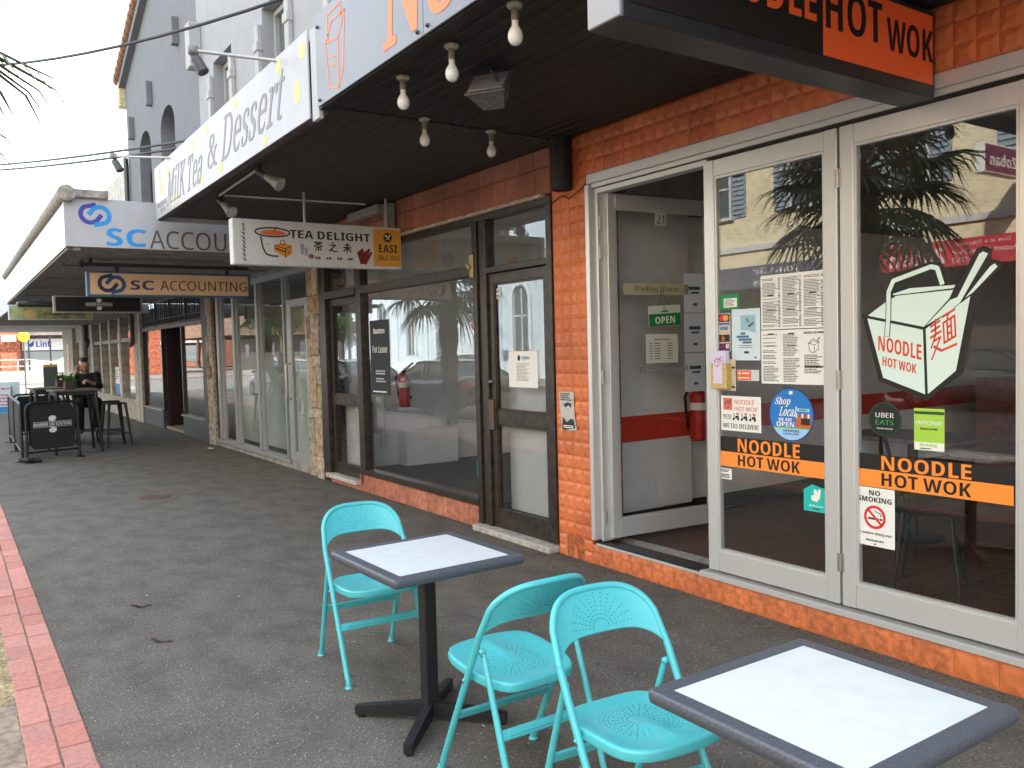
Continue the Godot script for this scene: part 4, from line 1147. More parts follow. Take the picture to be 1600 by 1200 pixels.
func make_awning_tea(shop: Node3D) -> void:
	var sb := mottled("soffit_brown", lin(0.034, 0.029, 0.025), 0.65, 0.2, 1.0)
	var aw := part(shop, "awning", MB.new().bb(-9.7, -4.95, 3.12, 3.15, 0.02, 1.84).bb(-9.7, -4.95, 3.046, 3.15, 1.84, 1.885), mottled("awning_edge", lin(0.13, 0.11, 0.1), 0.7, 0.3, 1.0))
	var brd := MB.new().cbox(Vector3.ZERO, Vector3(4.75, 0.018, 0.0655), 0.005).mesh()
	for k in 26:
		var b := part(aw, "soffit_board", brd, sb)
		b.position = Vector3(-7.325, 3.098, 0.055 + 0.0695 * k)
	part(aw, "roof_sheet", MB.new().bb(-9.7, -4.95, 3.5, 3.53, -0.02, 1.88), mottled("roof_zinc", lin(0.4, 0.4, 0.4), 0.6, 0.2, 1.0))
	var ws := mottled("white_sign_sheet", lin(0.4, 0.4, 0.415), 0.4, 0.05, 0.6)
	part(aw, "fascia_sheet", MB.new().cbox(Vector3(-8.66, 3.318, 1.9), Vector3(2.02, 0.545, 0.012), 0.002), ws)
	part(aw, "fascia_sheet", MB.new().cbox(Vector3(-6.36, 3.318, 1.9), Vector3(2.57, 0.545, 0.012), 0.002), ws)
	part(aw, "end_board", MB.new().cbox(Vector3(-5.0, 3.3, 1.88), Vector3(0.11, 0.56, 0.03), 0.003), mottled("end_board_white", lin(0.46, 0.46, 0.46), 0.6, 0.05, 1.0))
	part(aw, "end_board", MB.new().cbox(Vector3(-9.69, 3.3, 0.96), Vector3(0.03, 0.52, 1.8), 0.003), mottled("end_board_white", lin(0.46, 0.46, 0.46), 0.6, 0.05, 1.0))
	var f := fr(Vector3(0, 0, 1.9065))
	var gl := hx("8a8588")
	letters(aw, "MilK Tea", "serif", -8.37, 3.28, 1.4, 0.33, gl, f, 0.42)
	letters(aw, "&", "serif", -7.33, 3.31, 0.3, 0.27, gl, f, 0.3)
	letters(aw, "Dessert", "serif", -6.27, 3.33, 1.5, 0.34, gl, f, 0.42)
	var yl := hx("f2d886")
	for q in [[-9.02, 3.4, 0.045, 0.07], [-8.85, 3.12, 0.035, 0.05], [-8.7, 3.13, 0.04, 0.055], [-8.0, 3.5, 0.045, 0.055], [-7.7, 3.12, 0.05, 0.05], [-7.48, 3.52, 0.05, 0.055], [-7.1, 3.12, 0.05, 0.05], [-6.62, 3.53, 0.055, 0.04], [-5.95, 3.1, 0.05, 0.04], [-5.62, 3.52, 0.05, 0.05], [-5.28, 3.26, 0.06, 0.075], [-5.16, 3.49, 0.055, 0.055]]:
		part(aw, "yellow_dot", MB.new().disc(Vector2(q[0], q[1]), q[2], q[3], 0.0, 0.0012, f, 16), yl)
	letters(aw, "TEA DELIGHT", "sans", -9.36, 3.18, 0.46, 0.05, gl, f)
	part(aw, "cup_print", MB.new().stroke(ring(Vector2(-9.37, 3.47), 0.07, 20), 0.02, 0.0, 0.0012, f).stroke(P2([-9.43, 3.42, -9.41, 3.28, -9.3, 3.28]), 0.014, 0.0, 0.0012, f).poly(P2([-9.36, 3.3, -9.26, 3.28, -9.27, 3.38, -9.35, 3.38]), 0.0, 0.0012, f), hx("e3c37a"))
	glyphs(aw, -9.43, 3.085, 0.05, 0.08, f, gl)
	# upper storey: light grey render with small shuttered windows
	var ur := mottled("upper_render_light", lin(0.29, 0.295, 0.305), 0.9, 0.03, 0.35)
	part(shop, "upper_wall", MB.new().bb(-15.22, -5.0, 3.17, 9.4, -8.0, -0.25).bb(-15.22, -5.0, 6.35, 9.4, -0.25, 0.0).bb(-15.22, -5.0, 3.17, 4.3, -0.25, 0.0), ur)
	var edges := [-15.22]
	var cap := mottled("white_trim", lin(0.36, 0.36, 0.36), 0.8, 0.03, 1.0)
	for k in 4:
		var x := -13.75 + 2.55 * k
		edges.append_array([x - 0.52, x + 0.52])
		var w := part(shop, "window", MB.new().bb(x - 0.52, x + 0.52, 4.32, 6.33, -0.24, -0.22), mat("upper_glass", lin(0.1, 0.12, 0.13), 0.08))
		part(w, "frame", MB.new().bb(x - 0.52, x - 0.45, 4.32, 6.33, -0.22, -0.16).bb(x + 0.45, x + 0.52, 4.32, 6.33, -0.22, -0.16).bb(x - 0.45, x + 0.45, 6.26, 6.33, -0.22, -0.16).bb(x - 0.04, x + 0.04, 4.32, 6.26, -0.22, -0.17), cap)
		for s in [-1, 1]:
			part(shop, "pilaster", MB.new().cbox(Vector3(x + s * 0.62, 5.2, 0.035), Vector3(0.15, 1.9, 0.07), 0.01).cbox(Vector3(x + s * 0.62, 5.85, 0.045), Vector3(0.18, 0.13, 0.09), 0.01), cap)
	edges.append(-5.0)
	for i in range(0, edges.size(), 2):
		part(shop, "upper_pier", MB.new().bb(edges[i], edges[i + 1], 4.3, 6.35, -0.25, 0.0), ur)
	part(shop, "vent_pipe", MB.new().tube([Vector3(-11.3, 3.5, 0.12), Vector3(-11.3, 5.1, 0.12)], 0.07, 14), cap)
	part(shop, "vent_cowl", MB.new().tube([Vector3(-11.3, 5.08, 0.12), Vector3(-11.3, 5.2, 0.12)], 0.1, 14).tube([Vector3(-11.55, 5.16, 0.12), Vector3(-11.1, 5.16, 0.12)], 0.085, 14), mottled("cream_pvc", lin(0.62, 0.53, 0.3), 0.6, 0.15, 2.0))
	part(shop, "wall_block", MB.new().cbox(Vector3(-15.1, 6.85, 0.1), Vector3(0.28, 0.75, 0.2), 0.01).cbox(Vector3(-10.2, 6.9, 0.06), Vector3(0.2, 0.34, 0.12), 0.01), cap)
	part(shop, "party_wall", MB.new().bb(-9.84, -5.15, 0.0, 3.17, -8.0, -6.1), ur)

# the three large characters of the sign, drawn stroke by stroke
func glyphs(parent: Node3D, x: float, y: float, w: float, pitch: float, f: Transform3D, m: Material) -> void:
	var set_ := [
		[[0.06, 0.84, 0.94, 0.84], [0.33, 0.98, 0.33, 0.74], [0.67, 0.98, 0.67, 0.74], [0.5, 0.74, 0.06, 0.46], [0.5, 0.74, 0.94, 0.46], [0.22, 0.4, 0.78, 0.4], [0.5, 0.54, 0.5, 0.0], [0.36, 0.28, 0.16, 0.08], [0.64, 0.28, 0.84, 0.08]],
		[[0.42, 0.98, 0.54, 0.82], [0.16, 0.68, 0.8, 0.68, 0.24, 0.22], [0.24, 0.22, 0.06, 0.06], [0.12, 0.16, 0.36, 0.18, 0.6, 0.06, 0.96, 0.06]],
		[[0.22, 0.76, 0.78, 0.76], [0.06, 0.5, 0.94, 0.5], [0.5, 0.98, 0.5, 0.0], [0.5, 0.48, 0.08, 0.1], [0.5, 0.48, 0.92, 0.1]]]
	for k in 3:
		var b := MB.new()
		for q in set_[k]:
			var p := PackedVector2Array()
			for i in range(0, q.size(), 2):
				p.append(Vector2(x + pitch * k + q[i] * w, y + q[i + 1] * w))
			b.stroke(p, w * 0.125, 0.0, 0.0014, f)
		part(parent, "character", b, m)

# ---------------------------------------------------------------- hanging signs, lamps and wires
func sx(x: float) -> Transform3D:   # frame of a sign that faces along +x: text runs towards the shops
	return fr(Vector3(x, 0, 0), Vector3(0, 0, -1))

func make_signs() -> void:
	var blk := mat("sign_black", lin(0.02, 0.02, 0.022), 0.4)
	# orange and black box sign under the noodle awning
	var s := thing("box_sign", "black box sign with orange panel reading NOODLE HOT WOK under the awning", "sign", Vector3(-2.23, 3.055, 0.98))
	var q := Transform3D(Basis.IDENTITY, -s.position)
	part(s, "case", MB.new().cbox(Vector3(0, -0.174, 0.0), Vector3(0.17, 0.392, 1.9), 0.006), blk)
	part(s, "end_cap", MB.new().cbox(Vector3(0, -0.174, 0.955), Vector3(0.165, 0.38, 0.014), 0.003), mat("grey_cap", lin(0.3, 0.3, 0.32), 0.5))
	var f := q * sx(-2.1435)
	part(s, "orange_panel", MB.new().rect(-0.855, -0.055, 2.742, 3.05, 0.0, 0.002, f), mat("sign_orange_red", lin(0.8, 0.115, 0.03), 0.4))
	part(s, "black_panel", MB.new().rect(-1.9, -0.86, 2.742, 3.05, 0.0, 0.002, f), hx("120e0d"))
	f = f * Transform3D(Basis.IDENTITY, Vector3(0, 0, 0.002))
	letters(s, "HOT", "sans_bold", -0.645, 2.94, 0.39, 0.17, hx("120e0d"), f)
	letters(s, "WOK", "sans_bold", -0.235, 2.91, 0.36, 0.14, hx("120e0d"), f)
	letters(s, "NOODLE", "sans_bold", -1.26, 2.95, 0.72, 0.17, mat("sign_orange_red", lin(0.8, 0.115, 0.03), 0.4), f)
	part(s, "hanger", MB.new().bb(-0.02, 0.02, 0.022, 0.037, -0.6, -0.55), blk)
	part(s, "hanger", MB.new().bb(-0.02, 0.02, 0.022, 0.037, 0.55, 0.6), blk)
	# tea sign
	s = thing("box_sign", "white box sign reading TEA DELIGHT with cup, cake and skewers", "sign", Vector3(-7.66, 2.39, 0.86))
	q = Transform3D(Basis.IDENTITY, -s.position)
	part(s, "case", MB.new().cbox(Vector3(0.0, 0.205, 0.0), Vector3(0.11, 0.41, 1.66), 0.006), mottled("sign_case_white", lin(0.68, 0.68, 0.66), 0.4, 0.08, 2.0))
	f = q * sx(-7.6035)
	part(s, "face", MB.new().rect(-1.67, -0.04, 2.415, 2.778, 0.0, 0.002, f), mat("sign_cream", lin(0.62, 0.59, 0.54), 0.5))
	part(s, "yellow_panel", MB.new().rect(-0.335, -0.04, 2.415, 2.778, 0.002, 0.0035, f), mat("sign_yellow", lin(0.72, 0.31, 0.03), 0.5))
	f = f * Transform3D(Basis.IDENTITY, Vector3(0, 0, 0.0022))
	var ink := hx("17120f")
	letters(s, "TEA DELIGHT", "sans_bold", -0.77, 2.685, 0.8, 0.075, ink, f)
	glyphs(s, -0.945, 2.535, 0.095, 0.145, f, ink)
	for k in 4:
		part(s, "small_print", MB.new().rect(-0.93 + 0.108 * k, -0.91 + 0.108 * k, 2.462, 2.484, 0.0, 0.001, f).rect(-0.905 + 0.108 * k, -0.88 + 0.108 * k, 2.462, 2.484, 0.0, 0.001, f), hx("4a403a"))
	var cup := MB.new()
	var el := PackedVector2Array()
	for i in 41:
		el.append(Vector2(-1.33 + 0.16 * cos(TAU * i / 40.0), 2.69 + 0.04 * sin(TAU * i / 40.0)))
	cup.stroke(el, 0.013, 0.0, 0.0012, f)
	cup.stroke(P2([-1.44, 2.65, -1.425, 2.55, -1.395, 2.49, -1.34, 2.475, -1.28, 2.475]), 0.014, 0.0, 0.0012, f)
	cup.stroke(P2([-1.36, 2.58, -1.39, 2.58]), 0.006, 0.0, 0.0012, f).stroke(P2([-1.36, 2.53, -1.37, 2.53]), 0.006, 0.0, 0.0012, f)
	part(s, "cup_print", cup, ink)
	part(s, "tea_print", MB.new().disc(Vector2(-1.325, 2.685), 0.115, 0.026, 0.0, 0.0008, f).stroke(P2([-1.32, 2.69, -1.29, 2.745]), 0.014, 0.0, 0.0008, f), hx("d8702e"))
	part(s, "cake_print", MB.new().poly(P2([-1.32, 2.575, -1.23, 2.6, -1.155, 2.575, -1.155, 2.5, -1.215, 2.465, -1.32, 2.52]), 0.0, 0.0012, f), hx("d88a26"))
	part(s, "cake_outline", MB.new().stroke(P2([-1.32, 2.575, -1.215, 2.545, -1.155, 2.575]), 0.008, 0.0, 0.0018, f).stroke(P2([-1.215, 2.545, -1.215, 2.465]), 0.008, 0.0, 0.0018, f).stroke(P2([-1.315, 2.55, -1.215, 2.515]), 0.012, 0.0, 0.0018, f).stroke(ring(Vector2(-1.24, 2.6), 0.022, 14), 0.006, 0.0, 0.0018, f).stroke(P2([-1.2, 2.52, -1.19, 2.5, -1.18, 2.53, -1.17, 2.5]), 0.005, 0.0, 0.0018, f), ink)
	part(s, "drink_print", MB.new().poly(P2([-1.075, 2.6, -1.035, 2.6, -1.045, 2.5, -1.065, 2.5]), 0.0, 0.0008, f).poly(P2([-1.035, 2.565, -1.0, 2.565, -1.01, 2.49, -1.028, 2.49]), 0.0, 0.001, f), hx("9b93a8"))
	part(s, "bowl_print", MB.new().disc(Vector2(-0.97, 2.485), 0.03, 0.022, 0.0, 0.001, f, 18), hx("8a5a48"))
	var sk := MB.new()
	for k in 7:
		var a := -0.5 + 0.024 * k
		sk.stroke(P2([-0.445 + 0.006 * (k - 3), 2.43, a, 2.55 + 0.015 * (k % 3)]), 0.024, 0.0, 0.001 + 0.0002 * k, f)
	part(s, "skewer_print", sk, hx("7a1d1c"))
	var fy := f * Transform3D(Basis.IDENTITY, Vector3(0, 0, 0.0015))
	part(s, "round_logo", MB.new().disc(Vector2(-0.18, 2.7), 0.046, 0.046, 0.0, 0.001, fy), ink)
	part(s, "cutlery_print", MB.new().stroke(P2([-0.2, 2.72, -0.16, 2.675]), 0.009, 0.001, 0.0018, fy).stroke(P2([-0.16, 2.72, -0.2, 2.675]), 0.009, 0.001, 0.0018, fy).disc(Vector2(-0.2, 2.715), 0.012, 0.012, 0.001, 0.0018, fy, 12).disc(Vector2(-0.162, 2.715), 0.01, 0.013, 0.001, 0.0018, fy, 12), hx("e8d8a8"))
	letters(s, "EASI", "sans_bold", -0.18, 2.59, 0.2, 0.075, ink, fy)
	letters(s, "No.1", "serif_bold", -0.235, 2.5, 0.1, 0.05, ink, fy, 0.2)
	letters(s, "Asian Food", "sans_bold", -0.11, 2.513, 0.1, 0.017, ink, fy)
	letters(s, "Delivery", "sans_bold", -0.11, 2.487, 0.1, 0.022, ink, fy)
	var sd := RandomNumberGenerator.new()
	sd.seed = 2
	var sc := MB.new()
	for k in 9:
		var y := 2.755 - 0.038 * k
		sc.stroke(P2([-1.61 + sd.randf_range(-0.01, 0.01), y, -1.585, y - 0.012 * sd.randf(), -1.6, y - 0.02, -1.575 + sd.randf_range(-0.01, 0.01), y - 0.026]), 0.007, 0.0, 0.001, f)
	part(s, "script_print", sc, ink)
	part(s, "hanger", MB.new().tube([Vector3(0, 0.41, 0.14), Vector3(0, 0.7, 0.14)], 0.014, 8), mat("hanger_grey", lin(0.4, 0.4, 0.38), 0.5, 0.4))
	part(s, "hanger", MB.new().tube([Vector3(0, 0.41, -0.7), Vector3(0, 0.7, -0.7)], 0.014, 8), mat("hanger_grey", lin(0.4, 0.4, 0.38), 0.5, 0.4))
	# SC sign
	var navy := hx("14254a")
	s = thing("box_sign", "warm cream box sign reading SC ACCOUNTING in blue frame hung from black bar", "sign", Vector3(-11.06, 2.31, 1.48))
	q = Transform3D(Basis.IDENTITY, -s.position)
	part(s, "case", MB.new().cbox(Vector3(0, 0.15, 0), Vector3(0.12, 0.3, 1.92), 0.006), mat("sign_blue_frame", lin(0.035, 0.1, 0.19), 0.4))
	f = q * sx(-10.9985)
	part(s, "face", MB.new().rect(-2.405, -0.555, 2.335, 2.585, 0.0, 0.002, f), mottled("sign_peach", lin(0.66, 0.43, 0.24), 0.45, 0.06, 0.5))
	f = f * Transform3D(Basis.IDENTITY, Vector3(0, 0, 0.002))
	sc_logo(s, Vector2(-2.17, 2.46), 0.145, f, navy, hx("1c4a78"))
	letters(s, "SC", "sans_bold", -1.83, 2.45, 0.27, 0.115, hx("1a2f5c"), f)
	letters(s, "ACCOUNTING", "sans", -1.1, 2.45, 1.06, 0.12, hx("3c2c22"), f)
	part(s, "hanging_bar", MB.new().bb(-0.03, 0.03, 0.36, 0.4, -0.95, 1.02).bb(-0.02, 0.02, 0.3, 0.36, 0.6, 0.64).bb(-0.02, 0.02, 0.3, 0.36, -0.7, -0.66).bb(-0.05, 0.05, 0.34, 0.42, 0.98, 1.02).tube([Vector3(0, 0.4, 0.9), Vector3(0, 0.5, 0.9)], 0.02, 8).tube([Vector3(0, 0.4, -0.8), Vector3(0, 0.5, -0.8)], 0.02, 8), mat("bar_dark", lin(0.035, 0.025, 0.022), 0.6))
	# barber sign
	s = thing("box_sign", "black box sign reading BARBER ON STATION in silver frame", "sign", Vector3(-14.06, 2.255, 1.9))
	q = Transform3D(Basis.IDENTITY, -s.position)
	part(s, "case", MB.new().cbox(Vector3(0, 0.127, 0), Vector3(0.12, 0.255, 1.22), 0.005), mat("grey_case", lin(0.26, 0.26, 0.25), 0.5))
	f = q * sx(-13.9985)
	part(s, "face", MB.new().rect(-2.48, -1.32, 2.275, 2.49, 0.0, 0.002, f), hx("0a0a0a"))
	f = f * Transform3D(Basis.IDENTITY, Vector3(0, 0, 0.002))
	barber_logo(s, Vector2(-1.9, 2.383), 0.36, f)
	part(s, "hanger", MB.new().tube([Vector3(0, 0.25, 0.1), Vector3(0, 0.5, 0.1)], 0.01, 8), mat("hanger_grey", lin(0.4, 0.4, 0.38), 0.5, 0.4))
	part(s, "hanger", MB.new().tube([Vector3(0, 0.25, -0.4), Vector3(0, 0.5, -0.4)], 0.01, 8), mat("hanger_grey", lin(0.4, 0.4, 0.38), 0.5, 0.4))
	part(s, "black_tube", MB.new().tube([Vector3(-0.6, 0.16, 1.02), Vector3(-0.6, 0.16, -0.5)], 0.04, 10), blk)
	# green sign beyond
	s = thing("box_sign", "pale green box sign reading plasma therapy beyond the barber sign", "sign", Vector3(-18.3, 2.32, 2.14))
	q = Transform3D(Basis.IDENTITY, -s.position)
	part(s, "case", MB.new().cbox(Vector3(0, 0.14, 0), Vector3(0.14, 0.28, 1.42), 0.006), mat("sign_case_white", lin(0.68, 0.68, 0.66), 0.4))
	f = q * sx(-18.2285)
	part(s, "face", MB.new().rect(-2.83, -1.45, 2.335, 2.585, 0.0, 0.002, f), mottled("sign_lime", lin(0.5, 0.58, 0.26), 0.5, 0.25, 0.5))
	f = f * Transform3D(Basis.IDENTITY, Vector3(0, 0, 0.002))
	part(s, "round_print", MB.new().disc(Vector2(-2.5, 2.43), 0.1, 0.09, 0.0, 0.001, f), hx("d8b878"))
	letters(s, "plasma therapy", "serif_bold", -1.93, 2.432, 0.68, 0.1, hx("3c3a34"), f)
	letters(s, "M E L B O U R N E", "sans", -1.95, 2.365, 0.4, 0.028, hx("6a6a58"), f)
	part(s, "hanger", MB.new().tube([Vector3(0, 0.28, 0.4), Vector3(0, 0.5, 0.4)], 0.012, 8), mat("hanger_grey", lin(0.4, 0.4, 0.38), 0.5, 0.4))
	part(s, "hanger", MB.new().tube([Vector3(0, 0.28, -0.4), Vector3(0, 0.5, -0.4)], 0.012, 8), mat("hanger_grey", lin(0.4, 0.4, 0.38), 0.5, 0.4))
	make_lamps()

func sc_logo(parent: Node3D, c: Vector2, r: float, f: Transform3D, m1: Material, m2: Material) -> void:
	# two hooked strokes that lock into each other
	for k in 2:
		var p := PackedVector2Array()
		var sg := -1.0 if k else 1.0
		p.append(c + Vector2(0.1 * sg, 0.92 * sg) * r * 0.78)
		for i in 13:
			var a := deg_to_rad(125.0 + 190.0 * i / 12.0)
			p.append(c + sg * (Vector2(-0.32, 0.04) + Vector2(cos(a), sin(a)) * 0.6) * r)
		p.append(c + sg * Vector2(0.42, 0.02) * r)
		part(parent, "logo_stroke", MB.new().stroke(p, r * 0.3, 0.0, 0.001 + 0.0004 * k, f), m2 if k else m1)

func barber_logo(parent: Node3D, c: Vector2, w: float, f: Transform3D) -> void:
	var wh := hx("d4d4d4")
	part(parent, "pole_print", MB.new().disc(c + Vector2(0, w * 0.17), w * 0.1, w * 0.07, 0.0, 0.0008, f, 18).disc(c - Vector2(0, w * 0.17), w * 0.1, w * 0.07, 0.0, 0.0008, f, 18).stroke(P2([c.x - w * 0.1, c.y + w * 0.12, c.x + w * 0.1, c.y + w * 0.06]), w * 0.025, 0.0, 0.0008, f).stroke(P2([c.x - w * 0.1, c.y - w * 0.06, c.x + w * 0.1, c.y - w * 0.12]), w * 0.025, 0.0, 0.0008, f), wh)
	part(parent, "logo_bar", MB.new().rect(c.x - w / 2, c.x + w / 2, c.y - w * 0.075, c.y + w * 0.075, 0.0008, 0.0016, f), wh)
	part(parent, "logo_bar_inside", MB.new().rect(c.x - w * 0.49, c.x + w * 0.49, c.y - w * 0.065, c.y + w * 0.065, 0.0016, 0.0022, f), hx("0c0c0c"))
	letters(parent, "BARBER ON STATION", "sans_bold", c.x, c.y, w * 0.94, w * 0.085, wh, f, 0.0, 0.0028)

func make_lamps() -> void:
	# bare lamp holders with white globes under the awnings
	var cream := mottled("old_bakelite", lin(0.5, 0.44, 0.32), 0.5, 0.25, 9.0)
	var holder := mat("lamp_collar", lin(0.2, 0.17, 0.12), 0.5)
	var bulb := mat("opal_glass", lin(0.72, 0.71, 0.66), 0.25)
	bulb.subsurf_scatter_enabled = true
	bulb.subsurf_scatter_strength = 0.3
	var first: Node3D = null
	for p in [[-3.06, 1.73, "unlit white globe bulb between the flood lamp and the hanging noodle sign"], [-3.63, 1.72, "unlit white globe bulb right beside the grey flood lamp"], [-4.18, 1.71, "unlit white globe bulb next to the fascia drawing of a noodle box"], [-4.87, 1.21, "unlit white globe bulb midway along the joint between the two awnings"], [-4.93, 0.66, "unlit white globe bulb closest to the terracotta tile band"]]:
		if first:
			var c := copy(first, p[2])
			c.position = Vector3(p[0], 3.09, p[1])
			continue
		first = thing("light_bulb", p[2], "light bulb", Vector3(p[0], 3.09, p[1]), 0.0, "bulbs under the awning")
		part(first, "base", MB.new().lathe([Vector2(0, 0), Vector2(0.036, 0.0), Vector2(0.038, -0.012), Vector2(0.03, -0.022), Vector2(0.017, -0.026)], Vector3.ZERO, Vector3.UP, 20), cream)
		part(first, "holder", MB.new().lathe([Vector2(0.017, -0.024), Vector2(0.0175, -0.075), Vector2(0.015, -0.078)], Vector3.ZERO, Vector3.UP, 18), holder)
		part(first, "globe", MB.new().lathe([Vector2(0.015, -0.074), Vector2(0.0155, -0.1), Vector2(0.024, -0.112), Vector2(0.0315, -0.128), Vector2(0.034, -0.145), Vector2(0.031, -0.162), Vector2(0.022, -0.176), Vector2(0.01, -0.1825), Vector2(0.0, -0.1835)], Vector3.ZERO, Vector3.UP, 24), bulb)
	# flood light
	var fl := thing("flood_light", "grey boxy flood lamp tilted down from the black awning ceiling", "flood light", Vector3(-3.86, 3.09, 1.34))
	var grey := mottled("flood_grey", lin(0.2, 0.2, 0.2), 0.5, 0.25, 5.0, 0.0, 0.3)
	var tb := Basis(Vector3(0, 1, 0), 0.6) * Basis(Vector3(1, 0, 0), -0.75)
	part(fl, "stirrup", MB.new().tube([Vector3(0, 0.0, 0), Vector3(0.05, -0.03, 0.02), Vector3(0.09, -0.09, 0.02)], 0.007, 8).tube([Vector3(0, 0.0, 0), Vector3(-0.05, -0.03, -0.01), Vector3(-0.08, -0.09, 0.0)], 0.007, 8), grey)
	var body := MB.new()
	var o := Vector3(0, -0.12, 0.0)
	var pf := []
	var pb := []
	for q2 in [[-1, -1], [1, -1], [1, 1], [-1, 1]]:
		pf.append(o + tb * Vector3(q2[0] * 0.11, q2[1] * 0.085, 0.05))
		pb.append(o + tb * Vector3(q2[0] * 0.06, q2[1] * 0.045, -0.075))
	for i in 4:
		body.quad(pf[i], pf[(i + 1) % 4], pb[(i + 1) % 4], pb[i], (pf[i] + pf[(i + 1) % 4]) / 2.0 - o - tb * Vector3(0, 0, 0.05))
	body.quad(pb[0], pb[1], pb[2], pb[3], tb * Vector3(0, 0, -1))
	part(fl, "housing", body, grey)
	part(fl, "bezel", MB.new().cbox(o + tb * Vector3(0, 0, 0.056), Vector3(0.235, 0.185, 0.014), 0.004, tb), grey)
	part(fl, "lens", MB.new().cbox(o + tb * Vector3(0, 0, 0.065), Vector3(0.2, 0.15, 0.006), 0.002, tb), mat("flood_lens", lin(0.35, 0.36, 0.36), 0.12))
	part(fl, "cable", MB.new().tube([Vector3(-0.02, -0.09, -0.04), Vector3(-0.09, -0.05, -0.08), Vector3(-0.13, -0.02, -0.06), Vector3(-0.12, 0.0, -0.02)], 0.006, 6), grey)
	# swivel spot lamps under the tea awning
	spot(Vector3(-6.72, 3.088, 1.72), Vector3(0.62, -0.5, -0.55), "grey cone spot lamp aimed at the tea sign")
	spot(Vector3(-8.1, 3.088, 1.66), Vector3(0.75, -0.62, -0.3), "grey spot lamp right above the outer end of the tea sign")
	var cd := part(self, "conduit", MB.new().tube([Vector3(-8.1, 3.075, 1.66), Vector3(-6.75, 3.075, 1.7)], 0.011, 8).tube([Vector3(-8.06, 3.075, 1.62), Vector3(-7.95, 3.075, 0.25)], 0.009, 8), mat("conduit_grey", lin(0.6, 0.6, 0.58), 0.5))
	tag(cd, "pale conduit running between the spot lamps along the soffit", "conduit")
	var bk := thing("wall_bracket", "off-white steel duct and arm against terracotta tiles above tea sign", "bracket", Vector3(-7.84, 2.5, 0.05))
	part(bk, "duct", MB.new().cbox(Vector3(0.06, 0.28, 0.02), Vector3(0.1, 0.58, 0.08), 0.004), mottled("cream_steel", lin(0.34, 0.31, 0.27), 0.6, 0.1, 2.0))
	part(bk, "arm", MB.new().cbox(Vector3(-0.35, 0.52, 0.09), Vector3(0.75, 0.085, 0.1), 0.004), mottled("cream_steel", lin(0.34, 0.31, 0.27), 0.6, 0.1, 2.0))
	# pole lamps above the white fascia
	arm_lamp(Vector3(-8.9, 3.56, 1.88), Vector3(-9.55, 3.66, 2.32), "black spot lamp on grey arm at far end of the white fascia")
	arm_lamp(Vector3(-5.63, 3.56, 1.88), Vector3(-6.0, 3.66, 2.36), "black spot lamp on grey arm above the word Dessert")
	# wires
	var wm := mat("cable_black", lin(0.02, 0.02, 0.022), 0.6)
	for w in [[Vector3(-5.1, 4.05, 1.5), Vector3(-14, 5.6, 4.1), 0.014, 0.25, "thick black twisted cable reaching the white fascia end"], [Vector3(-9.2, 4.3, 0.05), Vector3(-24, 6.2, 3.2), 0.02, 0.1, "upper of two black cables meeting the grey wall"], [Vector3(-9.2, 4.22, 0.05), Vector3(-24, 6.08, 3.2), 0.02, 0.1, "lower of two black cables meeting the grey wall"], [Vector3(-14, 3.7, 2.9), Vector3(-30, 5.5, 2.3), 0.006, 0.1, "thin far wire above the metal canopy"]]:
		var pts := []
		for i in 15:
			var t := i / 14.0
			pts.append((w[0] as Vector3).lerp(w[1], t) - Vector3(0, w[3] * 4.0 * t * (1 - t), 0))
		tag(part(self, numbered("overhead_cable"), MB.new().tube(pts, w[2], 6), wm), w[4], "cable")

func spot(at: Vector3, dir: Vector3, label: String) -> void:
	var s := thing("spot_lamp", label, "spot lamp", at)
	var d := dir.normalized()
	var dk := mat("spot_dark", lin(0.05, 0.05, 0.05), 0.5)
	part(s, "stem", MB.new().tube([Vector3.ZERO, Vector3(0, -0.05, 0), d * 0.09 + Vector3(0, -0.05, 0)], 0.028, 12), dk)
	part(s, "cone", MB.new().lathe([Vector2(0.03, 0.0), Vector2(0.036, 0.06), Vector2(0.06, 0.15), Vector2(0.058, 0.15), Vector2(0.03, 0.05)], Vector3(0, -0.05, 0) + d * 0.08, d, 18), mottled("spot_grey", lin(0.2, 0.2, 0.19), 0.5, 0.2, 6.0))
	part(s, "lens", MB.new().lathe([Vector2(0.0, 0.143), Vector2(0.057, 0.143)], Vector3(0, -0.05, 0) + d * 0.08, d, 18), mat("spot_lens", lin(0.5, 0.5, 0.46), 0.2))

func arm_lamp(a: Vector3, b: Vector3, label: String) -> void:
	var s := thing("arm_lamp", label, "spot lamp", a)
	var e := b - a
	part(s, "arm", MB.new().tube([Vector3.ZERO, e], 0.012, 8), mat("hanger_grey", lin(0.4, 0.4, 0.38), 0.5, 0.4))
	part(s, "knuckle", MB.new().lathe([Vector2(0, 0.03), Vector2(0.035, 0.025), Vector2(0.035, -0.025), Vector2(0, -0.03)], e, Vector3.UP, 14), mottled("spot_grey", lin(0.2, 0.2, 0.19), 0.5, 0.2, 6.0))
	var d := Vector3(0.35, -0.85, -0.35).normalized()
	part(s, "can", MB.new().lathe([Vector2(0, 0.0), Vector2(0.03, 0.004), Vector2(0.036, 0.03), Vector2(0.04, 0.13), Vector2(0.036, 0.132), Vector2(0.0, 0.125)], e + Vector3(0, -0.03, 0) + d * 0.01, d, 16), mat("spot_dark", lin(0.05, 0.05, 0.05), 0.5))

